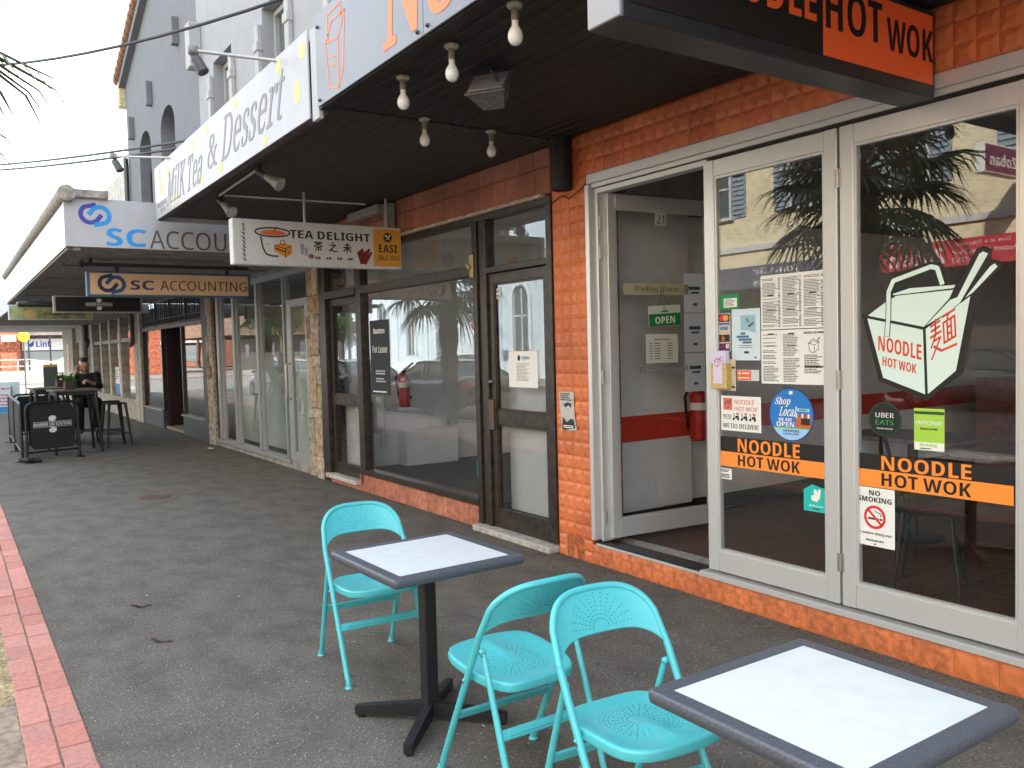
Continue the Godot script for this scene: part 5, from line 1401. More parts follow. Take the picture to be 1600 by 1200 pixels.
# ---------------------------------------------------------------- the rest of the row
func make_row() -> void:
	var al := mottled("grey_aluminium", lin(0.33, 0.335, 0.33), 0.45, 0.03, 2.0, 0.0, 0.3)
	var gm := glass_mat("office_glass")
	# accountants' office
	var o := thing("accountants_office", "accountants' glazed grey aluminium front between two rough stone pillars", "shop")
	stone_pillar(-10.38, -9.935, 2.75, 3, o)
	stone_pillar(-15.34, -14.95, 2.75, 4, o)
	part(o, "wall", MB.new().bb(-15.3, -9.82, 2.7, 3.17, -0.3, -0.01).bb(-15.3, -9.82, 0.0, 0.1, -0.3, -0.02), mottled("office_render", lin(0.3, 0.29, 0.27), 0.9, 0.2, 0.7))
	var fm := part(o, "window_frame", MB.new().cbox(Vector3(-12.66, 2.66, -0.05), Vector3(4.55, 0.08, 0.1), 0.004), al)
	part(fm, "sill", MB.new().cbox(Vector3(-13.05, 0.105, -0.04), Vector3(3.75, 0.05, 0.14), 0.004), al)
	for x in [[-14.94, -14.5], [-13.93, -13.62], [-12.69, -12.39], [-11.41, -11.27]]:
		part(fm, "mullion", MB.new().cbox(Vector3((x[0] + x[1]) / 2, 1.375, -0.05), Vector3((x[1] - x[0]) * 0.3, 2.49, 0.09), 0.004).cbox(Vector3((x[0] + x[1]) / 2, 1.375, -0.07), Vector3((x[1] - x[0]) * 0.6, 2.49, 0.05), 0.004), al)
	for x in [[-14.6, -13.85], [-13.7, -12.61], [-12.47, -11.38]]:
		part(o, "pane", MB.new().bb(x[0], x[1], 0.13, 2.62, -0.063, -0.057), gm)
	var d := leaf(o, "door", 0.87, 0.06, 2.3, 0.16, 0.17, 0.09, 0.05, al, gm, fr(Vector3(-11.26, 0, -0.05)))
	part(d, "handle", MB.new().tube([Vector3(0.12, 0.95, 0.02), Vector3(0.12, 0.97, 0.09), Vector3(0.12, 1.42, 0.09), Vector3(0.12, 1.44, 0.02)], 0.014, 10), mat("hinge_steel", lin(0.42, 0.4, 0.37), 0.4, 0.8))
	part(o, "pane", MB.new().bb(-11.26, -10.39, 2.32, 2.62, -0.063, -0.057), gm)
	var off := mottled("office_wall", lin(0.42, 0.48, 0.46), 0.8, 0.03, 0.6)
	part(o, "room_wall", MB.new().bb(-15.3, -15.2, 0.1, 2.8, -5.0, -0.3).bb(-9.96, -9.86, 0.1, 2.8, -5.0, -0.3).bb(-15.3, -9.86, 0.1, 2.8, -5.1, -5.0), off)
	part(o, "floor", MB.new().bb(-15.2, -9.96, 0.02, 0.1, -5.0, -0.1), mottled("office_carpet", lin(0.05, 0.07, 0.065), 0.95, 0.3, 5.0))
	part(o, "ceiling", MB.new().bb(-15.3, -9.86, 2.8, 2.86, -5.1, -0.3), off)
	part(o, "screen", MB.new().cbox(Vector3(-12.6, 0.85, -0.42), Vector3(4.6, 1.5, 0.05), 0.01), mottled("office_screen", lin(0.42, 0.5, 0.48), 0.7, 0.03, 1.0))
	part(o, "rear_mass", MB.new().bb(-15.34, -9.84, 0.0, 3.17, -8.0, -5.1), off)
	# canopy over office and barber: white painted side with logo, shiny metal front
	var cn := mottled("canopy_side", lin(0.42, 0.42, 0.44), 0.45, 0.05, 0.6)
	var ca := part(o, "canopy", MB.new().poly(P2([-2.76, 2.76, -0.02, 2.76, -0.02, 3.27, -2.76, 3.27]), -0.03, 0.0, sx(-9.9)), cn)
	part(ca, "soffit", MB.new().bb(-20.3, -9.93, 2.765, 2.8, 0.0, 2.7), mottled("canopy_soffit", lin(0.25, 0.24, 0.23), 0.8, 0.15, 0.6))
	for k in 5:
		part(ca, "soffit_batten", MB.new().bb(-12.0 - 2.0 * k, -11.95 - 2.0 * k, 2.75, 2.765, 0.0, 2.7), mottled("canopy_soffit", lin(0.25, 0.24, 0.23), 0.8, 0.15, 0.6))
	var shiny := mottled("pressed_metal", lin(0.4, 0.41, 0.42), 0.13, 0.05, 0.9, 1.2, 0.85)
	for k in 3:
		var x0 := -9.92 - 3.4 * k
		part(ca, "fascia_sheet", MB.new().cbox(Vector3(x0 - 1.69, 3.0, 2.76), Vector3(3.37, 0.5, 0.012), 0.002), shiny)
	part(ca, "capping", MB.new().tube([Vector3(-9.8, 3.3, 2.74), Vector3(-20.3, 3.3, 2.74)], 0.085, 12).cbox(Vector3(-9.9, 3.31, 2.55), Vector3(0.1, 0.09, 0.42), 0.01), mottled("weathered_capping", lin(0.4, 0.37, 0.32), 0.8, 0.35, 1.5))
	part(ca, "under_strip", MB.new().bb(-20.3, -9.93, 2.72, 2.76, 2.62, 2.75), mottled("rusty_strip", lin(0.26, 0.23, 0.2), 0.8, 0.4, 2.0))
	var f := sx(-9.8995)
	sc_logo(ca, Vector2(-2.47, 3.1), 0.15, f, hx("3a3f9c"), hx("1c8ad0"))
	letters(ca, "SC", "sans_bold", -2.17, 2.875, 0.4, 0.19, hx("1c8ad0"), f)
	letters(ca, "ACCOUNTING", "sans", -1.13, 2.87, 1.62, 0.2, hx("55504c"), f)
	# barber
	var b := thing("barber_shop", "barber shop with charcoal stall risers, leadlight panels and recessed dark entry", "shop")
	var dk := mottled("charcoal_paint", lin(0.075, 0.08, 0.085), 0.6, 0.2, 1.2)
	part(b, "stall_riser", MB.new().cbox(Vector3(-20.35, 0.19, -0.1), Vector3(2.1, 0.38, 0.2), 0.006).cbox(Vector3(-16.4, 0.19, -0.1), Vector3(2.1, 0.38, 0.2), 0.006), dk)
	part(b, "pier", MB.new().bb(-15.72, -15.35, 0.0, 2.75, -0.2, 0.01), dk)
	part(b, "pier", MB.new().bb(-21.75, -21.4, 0.0, 2.75, -0.2, 0.03), mottled("cream_pier", lin(0.42, 0.39, 0.35), 0.8, 0.2, 1.0))
	var red := mat("mahogany_frame", lin(0.035, 0.016, 0.013), 0.4)
	part(b, "window_frame", MB.new().bb(-21.4, -21.33, 0.38, 2.2, -0.1, -0.02).bb(-19.35, -19.28, 0.38, 2.2, -0.1, -0.02).bb(-17.5, -17.43, 0.38, 2.2, -0.1, -0.02).bb(-15.78, -15.72, 0.38, 2.2, -0.1, -0.02).bb(-21.4, -15.72, 2.15, 2.22, -0.1, -0.015), red)
	part(b, "sill", MB.new().cbox(Vector3(-20.35, 0.395, -0.04), Vector3(2.1, 0.03, 0.14), 0.006).cbox(Vector3(-16.6, 0.395, -0.04), Vector3(1.8, 0.03, 0.14), 0.006), mat("sill_timber", lin(0.3, 0.25, 0.22), 0.6))
	var g2 := glass_mat("barber_glass")
	part(b, "pane", MB.new().bb(-21.33, -19.35, 0.41, 2.15, -0.063, -0.057), g2)
	part(b, "pane", MB.new().bb(-17.43, -15.78, 0.41, 2.15, -0.063, -0.057), g2)
	for k in 4:
		var x := -21.4 + 1.42 * k
		var lp := part(b, "leadlight_panel", MB.new().bb(x, x + 1.42, 2.22, 2.75, -0.062, -0.056), g2)
		var lead := MB.new().bb(x, x + 0.03, 2.22, 2.75, -0.08, -0.03).bb(x, x + 1.42, 2.24, 2.26, -0.075, -0.04)
		for j in 14:
			lead.bb(x + 0.1 * j + 0.05, x + 0.1 * j + 0.062, 2.26, 2.36, -0.07, -0.045)
		for j in 3:
			lead.bb(x + 0.4 * j + 0.12, x + 0.4 * j + 0.135, 2.36, 2.74, -0.07, -0.045).bb(x + 0.4 * j + 0.3, x + 0.4 * j + 0.315, 2.36, 2.74, -0.07, -0.045)
		lead.bb(x, x + 1.42, 2.36, 2.372, -0.07, -0.045)
		part(lp, "lead_bars", lead, dk)
	part(b, "entry_wall", MB.new().bb(-19.3, -19.2, 0.0, 2.75, -1.3, -0.1), red)
	part(b, "entry_wall", MB.new().bb(-17.55, -17.45, 0.0, 2.75, -1.3, -0.1), red)
	part(b, "entry_door", MB.new().cbox(Vector3(-18.38, 1.2, -1.32), Vector3(1.6, 2.3, 0.06), 0.005), mat("dark_door", lin(0.03, 0.02, 0.018), 0.4))
	part(b, "price_board", MB.new().cbox(Vector3(-19.19, 1.25, -0.6), Vector3(0.02, 1.0, 0.55), 0.004), hx("101010"))
	part(b, "room_wall", MB.new().bb(-21.75, -21.65, 0.0, 2.8, -5.0, -0.2).bb(-21.75, -15.35, 0.0, 2.8, -5.1, -5.0), off)
	part(b, "floor", MB.new().bb(-21.7, -15.35, 0.01, 0.06, -5.0, -0.05), mottled("barber_floor", lin(0.3, 0.25, 0.15), 0.7, 0.2, 1.0))
	part(b, "ceiling", MB.new().bb(-21.75, -15.35, 2.76, 2.82, -5.1, -0.02), off)
	# dark grey gabled upper storey of the barber's building
	var dg := mottled("dark_grey_render", lin(0.15, 0.15, 0.162), 0.9, 0.03, 0.4)
	var up := part(b, "upper_wall", MB.new().poly(P2([-22.0, 2.82, -15.22, 2.82, -15.22, 10.2, -16.2, 10.2, -22.0, 8.0]), -8.0, -0.3, fr(Vector3.ZERO)), dg)
	var face := P2([-22.0, 2.82, -15.22, 2.82, -15.22, 10.2, -16.2, 10.2, -22.0, 8.0])
	var holes := []
	for w in [[-20.0, 0.62, 6.1], [-17.75, 0.62, 6.1]]:
		var h := PackedVector2Array()
		h.append(Vector2(w[0] - w[1], 4.3))
		for i in 13:
			var a := PI - PI * i / 12.0
			h.append(Vector2(w[0] + w[1] * cos(a), w[2] + 0.42 * sin(a)))
		h.append(Vector2(w[0] + w[1], 4.3))
		holes.append(h)
	# front skin split round the two arched recesses
	var mb := MB.new()
	var cols := [[-22.0, -20.62], [-20.62, -19.38], [-19.38, -18.37], [-18.37, -17.13], [-17.13, -15.22]]
	for k in 5:
		var c: Array = cols[k]
		var t0: float = 8.0 + (c[0] + 22.0) * 0.379
		var t1: float = minf(8.0 + (c[1] + 22.0) * 0.379, 10.2)
		if k % 2 == 0:
			mb.poly(P2([c[0], 2.82, c[1], 2.82, c[1], t1, c[0], t0]), -0.3, 0.0)
		else:
			mb.poly(P2([c[0], 2.82, c[1], 2.82, c[1], 4.3, c[0], 4.3]), -0.3, 0.0)
			var pg := PackedVector2Array()
			var h: PackedVector2Array = holes[k / 2]
			for i in range(1, h.size() - 1):
				pg.append(h[i])
			pg.append(Vector2(c[1], t1))
			pg.append(Vector2(c[0], t0))
			mb.poly(pg, -0.3, 0.0)
	part(b, "upper_face", mb, dg)
	var dkw := mat("dark_window", lin(0.03, 0.032, 0.035), 0.15)
	for w in [[-20.0, 0.6], [-17.75, 0.6]]:
		var wn := part(b, "window", MB.new().bb(w[0] - w[1], w[0] + w[1], 4.32, 5.75, -0.29, -0.27), dkw)
		part(wn, "frame", MB.new().bb(w[0] - 0.6, w[0] - 0.52, 4.32, 5.8, -0.27, -0.2).bb(w[0] + 0.52, w[0] + 0.6, 4.32, 5.8, -0.27, -0.2).bb(w[0] - 0.52, w[0] + 0.52, 5.72, 5.8, -0.27, -0.2), dkw)
	for q in [[-21.2, 6.85], [-19.1, 7.1], [-16.6, 7.6]]:
		part(b, "wall_bracket", MB.new().cbox(Vector3(q[0], q[1], 0.06), Vector3(0.16, 0.5, 0.12), 0.01), dg)
	part(b, "downpipe", MB.new().tube([Vector3(-21.9, 3.2, 0.08), Vector3(-21.9, 6.3, 0.08)], 0.06, 10), dkw)
	# barge board and terracotta edge tiles up the gable
	var clay := mottled("roof_clay", lin(0.34, 0.15, 0.08), 0.85, 0.4, 2.0)
	var barge := part(b, "barge_board", MB.new().poly(P2([-22.2, 7.92, -22.2, 8.1, -16.2, 10.38, -16.2, 10.14]), 0.0, 0.14), dg)
	for k in 24:
		var t := k / 24.0
		var p := Vector3(-22.25 + 6.1 * t, 8.17 + 2.31 * t, 0.13)
		part(barge, "roof_tile", MB.new().tube([p, p + Vector3(0.24, 0.09, 0)], [0.1, 0.12], 8), clay)
	part(b, "roof", MB.new().poly(P2([-22.3, 7.98, -16.2, 10.3, -16.2, 10.42, -22.3, 8.1]), -8.0, -0.02, fr(Vector3.ZERO)), clay)
	part(b, "chimney_block", MB.new().cbox(Vector3(-22.15, 7.9, -0.1), Vector3(0.25, 0.7, 0.5), 0.02), mottled("cream_pvc", lin(0.62, 0.53, 0.3), 0.6, 0.15, 2.0))
	# cream shop and what follows
	var c2 := thing("cream_shop", "pale cream shopfront with tall narrow panes beyond the barber", "shop")
	var cr := mottled("cream_shop_paint", lin(0.47, 0.42, 0.36), 0.8, 0.18, 0.8)
	part(c2, "stall_riser", MB.new().bb(-29.5, -21.8, 0.0, 0.5, -0.2, 0.0), mottled("pink_render", lin(0.45, 0.37, 0.32), 0.85, 0.2, 0.9))
	part(c2, "pier", MB.new().bb(-22.2, -21.76, 0.0, 2.8, -0.2, 0.04), cr)
	for x in [-24.3, -26.0, -27.6, -29.4]:
		part(c2, "mullion", MB.new().bb(x - 0.16, x + 0.16, 0.5, 2.8, -0.15, 0.02), cr)
	part(c2, "transom", MB.new().bb(-29.5, -22.2, 1.95, 2.05, -0.12, 0.01).bb(-29.5, -22.2, 2.6, 2.8, -0.2, 0.02), cr)
	var prev := -22.2
	for x in [-24.3, -26.0, -27.6, -29.4]:
		part(c2, "pane", MB.new().bb(x + 0.16, prev, 0.5, 1.95, -0.083, -0.077), g2)
		part(c2, "pane", MB.new().bb(x + 0.16, prev, 2.05, 2.6, -0.083, -0.077), g2)
		prev = x - 0.16
	part(c2, "downpipe", MB.new().tube([Vector3(-21.95, 2.75, 0.1), Vector3(-21.95, 1.95, 0.1), Vector3(-22.2, 1.85, 0.1)], 0.05, 10), mottled("pipe_brown", lin(0.1, 0.07, 0.055), 0.6, 0.3, 2.0))
	part(c2, "room_wall", MB.new().bb(-29.6, -21.8, 0.0, 2.8, -5.1, -5.0), off)
	part(c2, "ceiling", MB.new().bb(-29.6, -21.75, 2.8, 2.86, -5.1, -0.02), off)
	part(c2, "upper_wall", MB.new().bb(-29.6, -22.02, 2.86, 6.2, -8.0, -0.02), cr)
	var can2 := part(c2, "canopy", MB.new().bb(-29.6, -20.4, 2.6, 2.66, 0.0, 2.7), mottled("canopy_soffit", lin(0.25, 0.24, 0.23), 0.8, 0.15, 0.6))
	part(can2, "fascia_sheet", MB.new().cbox(Vector3(-25.0, 2.85, 2.72), Vector3(9.2, 0.5, 0.03), 0.004), mottled("canopy_side", lin(0.42, 0.42, 0.44), 0.45, 0.05, 0.6))
	part(can2, "end_board", MB.new().bb(-20.42, -20.38, 2.55, 2.76, 0.0, 2.7), mottled("canopy_side", lin(0.42, 0.42, 0.44), 0.45, 0.05, 0.6))
	var c3 := thing("end_shop", "last pale shop of the row with narrow slots and grey downpipes", "shop")
	part(c3, "wall", MB.new().bb(-37.5, -29.6, 0.0, 5.5, -8.0, 0.0), mottled("end_shop_paint", lin(0.42, 0.38, 0.3), 0.85, 0.2, 0.7))
	for px in [-31.4, -34.2]:
		part(c3, "pier", MB.new().bb(px, px + 0.8, 0.0, 2.9, 0.0, 0.12), mottled("end_shop_paint", lin(0.42, 0.38, 0.3), 0.85, 0.2, 0.7))
	part(c3, "slot", MB.new().bb(-33.2, -32.7, 0.6, 2.1, -0.02, 0.01).bb(-36.2, -35.6, 0.6, 2.1, -0.02, 0.01), dkw)
	part(c3, "downpipe", MB.new().tube([Vector3(-30.2, 0.0, 0.12), Vector3(-30.2, 2.9, 0.12)], 0.09, 10), mottled("pipe_grey", lin(0.16, 0.16, 0.17), 0.5, 0.2, 2.0))
	part(c3, "downpipe", MB.new().tube([Vector3(-29.3, 2.8, 0.2), Vector3(-29.3, 2.1, 0.2), Vector3(-29.1, 1.95, 0.2), Vector3(-28.9, 2.1, 0.2)], 0.08, 10), mottled("pipe_brown", lin(0.1, 0.07, 0.055), 0.6, 0.3, 2.0))
	var can3 := part(c3, "canopy", MB.new().bb(-38.5, -29.7, 2.62, 2.68, 0.0, 3.2), mottled("end_canopy", lin(0.6, 0.57, 0.53), 0.7, 0.12, 0.6))
	part(can3, "fascia_sheet", MB.new().bb(-38.5, -29.7, 2.6, 3.0, 3.2, 3.24), mottled("end_canopy", lin(0.6, 0.57, 0.53), 0.7, 0.12, 0.6))
	make_far()

func make_far() -> void:
	var red := mottled("far_brick", lin(0.42, 0.12, 0.06), 0.9, 0.3, 0.6)
	var b := thing("red_brick_hall", "red brick building across the far side street", "building", Vector3(-75, 0, 4.0))
	part(b, "wall", MB.new().bb(-6, 0, 0, 4.4, -4.95, 7.0), red)
	part(b, "roof", MB.new().bb(-6.2, 0.3, 4.4, 4.6, -5.0, 7.2), mottled("far_roof", lin(0.2, 0.16, 0.14), 0.9, 0.2, 0.6))
	for k in 3:
		part(b, "window", MB.new().bb(0.0, 0.04, 1.4, 2.9, -1.9 + 2.6 * k, -0.7 + 2.6 * k), mat("far_glass", lin(0.2, 0.22, 0.24), 0.2))
	part(b, "notice_panel", MB.new().bb(0.0, 0.05, 2.9, 3.4, -4.7, -3.7), mat("white_paint", lin(0.75, 0.75, 0.73), 0.6))
	var l := thing("corner_store", "far store with blue Link lettering on white band above dark posts", "building", Vector3(-75, 0, -3.0))
	part(l, "wall", MB.new().bb(-6, -0.6, 0, 4.4, -4.0, 2.0), mottled("far_store", lin(0.16, 0.15, 0.14), 0.8, 0.2, 0.5))
	var vr := part(l, "verandah", MB.new().bb(-0.6, 1.0, 3.35, 3.5, -4.0, 2.0), mottled("far_roof", lin(0.2, 0.16, 0.14), 0.9, 0.2, 0.6))
	for k in 3:
		part(vr, "post", MB.new().bb(0.8, 0.92, 0, 3.35, -1.4 + 1.45 * k, -1.28 + 1.45 * k), mat("sign_black", lin(0.02, 0.02, 0.022), 0.4))
	part(l, "sign_band", MB.new().bb(-0.6, -0.5, 2.2, 3.1, -2.2, 1.9), mat("white_paint", lin(0.75, 0.75, 0.73), 0.6))
	var f := fr(Vector3(-0.49, 0, 0), Vector3(0, 0, -1))
	letters(l, "Link", "sans_bold", -0.4, 2.7, 1.1, 0.48, hx("1c4aa8"), f)
	part(l, "bird_print", MB.new().poly(P2([-1.6, 2.75, -1.4, 2.68, -1.1, 2.95, -1.12, 2.55, -1.35, 2.45]), 0.0, 0.002, f), hx("1c4aa8"))
	part(l, "shop_window", MB.new().bb(-0.6, -0.52, 0.4, 2.1, -3.0, 1.8), mat("far_window", lin(0.3, 0.32, 0.3), 0.2))
	var wl := thing("ramp_wall", "low grey concrete ramp wall across the far side street", "wall", Vector3(-66, 0, 0.6))
	part(wl, "wall", MB.new().poly(P2([-4.8, -0.13, 4.5, -0.13, 4.5, 0.25, 1.5, 0.75, -4.8, 0.75]), -0.3, 0.0, fr(Vector3.ZERO, Vector3(0, 0, -1))), mottled("ramp_concrete", lin(0.33, 0.32, 0.3), 0.9, 0.2, 0.5))
	var rl := thing("handrail", "pale metal handrail along the far ramp", "railing", Vector3(-66.5, 0, 0.6))
	var st := mat("pale_steel", lin(0.5, 0.5, 0.48), 0.4, 0.5)
	part(rl, "rail", MB.new().tube([Vector3(0, 1.45, 6), Vector3(0, 1.5, 2), Vector3(0, 1.5, -1.5), Vector3(0, 1.0, -4.5)], 0.035, 8), st)
	part(rl, "rail", MB.new().tube([Vector3(0, 1.0, 6), Vector3(0, 1.05, 2), Vector3(0, 1.05, -1.5), Vector3(0, 0.6, -4.5)], 0.03, 8), st)
	for k in 7:
		part(rl, "post", MB.new().tube([Vector3(0, -0.1, 5.6 - 1.6 * k), Vector3(0, 1.45, 5.6 - 1.6 * k)], 0.03, 8), st)
	struct("far_footpath", MB.new().bb(-90, -62, -0.14, -0.02, -40, 40), mottled("far_paving", lin(0.22, 0.18, 0.16), 0.9, 0.2, 0.5))
	struct("crossing_paving", MB.new().bb(-60, -46, -0.12, -0.114, -0.5, 4.5), mottled("crossing_paint", lin(0.26, 0.25, 0.23), 0.9, 0.2, 0.5))
	# round yellow crossing sign on a dark post
	var ps := thing("crossing_sign", "round yellow pedestrian crossing sign on dark post", "sign", Vector3(-46, -0.12, 0.76))
	part(ps, "post", MB.new().tube([Vector3(0, 0, 0), Vector3(0, 2.6, 0)], 0.035, 8), mat("post_dark", lin(0.05, 0.05, 0.05), 0.6))
	part(ps, "disc", MB.new().lathe([Vector2(0, 0.02), Vector2(0.24, 0.02), Vector2(0.24, 0.0)], Vector3(0.06, 2.74, 0), Vector3.RIGHT, 24), mat("sign_bright_yellow", lin(0.8, 0.72, 0.02), 0.5))
	part(ps, "legs_print", MB.new().stroke(P2([-0.07, 2.62, -0.05, 2.84, 0.05, 2.84, 0.07, 2.62]), 0.04, 0.0, 0.003, sx(0.082)), mat("post_dark", lin(0.05, 0.05, 0.05), 0.6))

# ---------------------------------------------------------------- furniture
func make_chair(label: String) -> Node3D:
	var o := thing("folding_chair", label, "chair", Vector3.ZERO, 0.0, "turquoise folding chairs")
	var m := mottled("turquoise_enamel", lin(0.088, 0.5, 0.53), 0.3, 0.05, 4.0)
	var hole_paint := mat("painted_hole_shade", lin(0.01, 0.045, 0.045), 0.9)  # dark discs on seat and back, painted as the shade inside holes
	var r := 0.0125
	for s in [-1, 1]:
		var z: float = s * 0.212
		part(o, "leg", MB.new().tube([Vector3(0.243, 0.012, z), Vector3(0.13, 0.23, z), Vector3(-0.02, 0.51, z), Vector3(-0.0698, 0.606, z)], r, 12), m)
		part(o, "leg", MB.new().tube([Vector3(-0.252, 0.012, s * 0.196), Vector3(-0.155, 0.29, s * 0.197), Vector3(-0.068, 0.535, s * 0.198)], [r * 0.95, r * 0.95, r * 0.8], 12).lathe([Vector2(0, 0.012), Vector2(0.011, 0.008), Vector2(0.012, -0.012), Vector2(0, -0.014)], Vector3(-0.064, 0.544, s * 0.199), Vector3(0, 0, 1), 12), m)
		part(o, "foot", MB.new().lathe([Vector2(0.0125, 0.03), Vector2(0.0135, 0.012), Vector2(0.02, 0.004), Vector2(0.02, 0.0), Vector2(0, 0.0)], Vector3(0.245, 0.0, z), Vector3.UP, 14), m)
		part(o, "foot", MB.new().lathe([Vector2(0.0125, 0.03), Vector2(0.0135, 0.012), Vector2(0.02, 0.004), Vector2(0.02, 0.0), Vector2(0, 0.0)], Vector3(-0.255, 0.0, s * 0.196), Vector3.UP, 14), m)
		part(o, "rivet", MB.new().lathe([Vector2(0, 0.006), Vector2(0.005, 0.004), Vector2(0.006, 0.0)], Vector3(0.03, 0.417, z + s * r), Vector3(0, 0, s), 10).lathe([Vector2(0, 0.022), Vector2(0.007, 0.02), Vector2(0.007, 0.0)], Vector3(0.03, 0.417, z - s * r), Vector3(0, 0, -s), 10), m)
	var rust := mottled("rust", lin(0.17, 0.09, 0.06), 0.85, 0.45, 9.0)
	for q in [[-0.064, 0.556, 0.2115], [-0.075, 0.53, 0.2095], [0.036, 0.405, 0.2245], [0.232, 0.035, 0.2245]]:
		for s in [-1, 1]:
			part(o, "rust_mark", MB.new().disc(Vector2.ZERO, 0.0032, 0.0055, -0.001, 0.0008, fr(Vector3(q[0], q[1], s * q[2]), Vector3(s, 0, 0)), 7), rust)
	# stretchers: pressed bars with a raised panel
	for q in [[0.118, 0.253, 0.2, 0.46], [-0.16, 0.275, 0.186, -0.34]]:
		var bs := Basis(Vector3.BACK, q[3])
		part(o, "stretcher", MB.new().cbox(Vector3(q[0], q[1], 0), Vector3(0.012, 0.036, q[2] * 2.0), 0.003, bs).cbox(Vector3(q[0], q[1], 0) + bs * Vector3(0.007 * signf(q[0]), 0.003, 0), Vector3(0.006, 0.018, q[2] * 1.75), 0.002, bs), m)
	# seat pan: rounded square, dished, with a low ridge from the front and a turned-down rim
	var g := []
	var nu := 44
	var rings := [0.0, 0.1, 0.2, 0.3, 0.4, 0.5, 0.6, 0.7, 0.78, 0.86, 0.92, 0.965, 0.99, 1.0, 1.0, 0.985]
	var gu := []
	for i in rings.size():
		var row := []
		for j in nu + 1:
			var a := TAU * j / nu
			var ca := cos(a)
			var sa := sin(a)
			var e := pow(pow(absf(ca), 5.5) + pow(absf(sa), 5.5), -1.0 / 5.5)
			var x: float = ca * e * 0.2 * rings[i]
			var z2: float = sa * e * 0.196 * rings[i]
			z2 *= 1.0 - 0.16 * smoothstep(-0.02, -0.2, x)
			x += 0.03 * (1.0 - pow(z2 / 0.2, 2.0)) * smoothstep(0.1, 0.2, x) + 0.055
			row.append(Vector3(x, seat_y(x, z2, i, rings[i]), z2))
		g.append(row)
	part(o, "seat", MB.new().sheet(g, true), m)
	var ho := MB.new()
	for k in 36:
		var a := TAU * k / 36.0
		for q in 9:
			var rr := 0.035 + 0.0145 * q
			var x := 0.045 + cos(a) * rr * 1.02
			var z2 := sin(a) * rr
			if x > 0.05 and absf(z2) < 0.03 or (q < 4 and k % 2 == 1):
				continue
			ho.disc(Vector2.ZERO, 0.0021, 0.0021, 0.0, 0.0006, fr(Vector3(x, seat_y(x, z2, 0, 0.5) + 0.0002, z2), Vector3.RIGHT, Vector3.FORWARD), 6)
	var hs := part(o, "painted_perforations", ho, hole_paint)
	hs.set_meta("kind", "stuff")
	# backrest: curved pressed sheet with rolled rim
	for face in 2:
		g = []
		for i in 9:
			var row := []
			for j in 33:
				var u := -1.0 + 2.0 * j / 32.0
				row.append(back_pt(u, i / 8.0) + Vector3(0.0045 if face == 0 else -0.0045, 0, 0))
			g.append(row)
		if face == 0:
			part(o, "backrest", MB.new().sheet(g, true), m)
		else:
			part(o, "backrest", MB.new().sheet(g), m)
	var rim := []
	for j in 41:
		var u := -1.0 + 2.0 * j / 40.0
		rim.append(back_pt(u, 1.0))
	part(o, "back_rim", MB.new().tube(rim, 0.0115, 12), m)
	var low := []
	for j in 25:
		low.append(back_pt(-1.0 + 2.0 * j / 24.0, 0.0))
	part(o, "lower_rim", MB.new().tube(low, 0.0048, 8), m)
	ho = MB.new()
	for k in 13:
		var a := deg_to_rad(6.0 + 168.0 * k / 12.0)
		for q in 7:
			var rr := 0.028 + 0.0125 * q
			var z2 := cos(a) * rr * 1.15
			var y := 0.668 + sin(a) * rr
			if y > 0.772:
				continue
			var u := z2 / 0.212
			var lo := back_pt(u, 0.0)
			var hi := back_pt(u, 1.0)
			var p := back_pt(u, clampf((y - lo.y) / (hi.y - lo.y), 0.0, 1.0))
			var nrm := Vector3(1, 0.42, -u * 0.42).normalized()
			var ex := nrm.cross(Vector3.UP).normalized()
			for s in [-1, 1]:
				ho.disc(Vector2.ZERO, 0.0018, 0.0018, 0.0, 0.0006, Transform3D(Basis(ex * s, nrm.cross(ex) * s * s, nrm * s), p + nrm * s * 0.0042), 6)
	hs = part(o, "painted_perforations", ho, hole_paint)
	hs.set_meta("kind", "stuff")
	return o

func seat_y(x: float, z: float, ring_i: int, rr: float) -> float:
	var d := 1.0 - pow(clampf(rr, 0, 1), 2.0)
	var y := 0.447 - 0.013 * smoothstep(0.0, 0.75, d)
	y += 0.011 * exp(-pow(z / 0.04, 2.0)) * smoothstep(0.02, 0.13, x) * (1.0 - smoothstep(0.2, 0.27, x))
	y += 0.012 * (x - 0.05) / 0.2
	if rr >= 0.965:
		y -= [0.0, 0.003, 0.009, 0.028, 0.034][clampi(ring_i - 11, 0, 4)]
	return y

# point of the backrest: u across from -1 to 1, v from the lower edge to the top rim
func back_pt(u: float, v: float) -> Vector3:
	var c := 1.0 - pow(absf(u), 2.3)
	var top := 0.606 + 0.182 * pow(1.0 - pow(absf(u), 3.4), 0.36)
	var bot := 0.604 + 0.056 * (1.0 - pow(absf(u), 5.0))
	var y := lerpf(bot, top, v)
	return Vector3(-0.09 - 0.48 * (y - 0.648) - 0.045 * c, y, 0.212 * u)

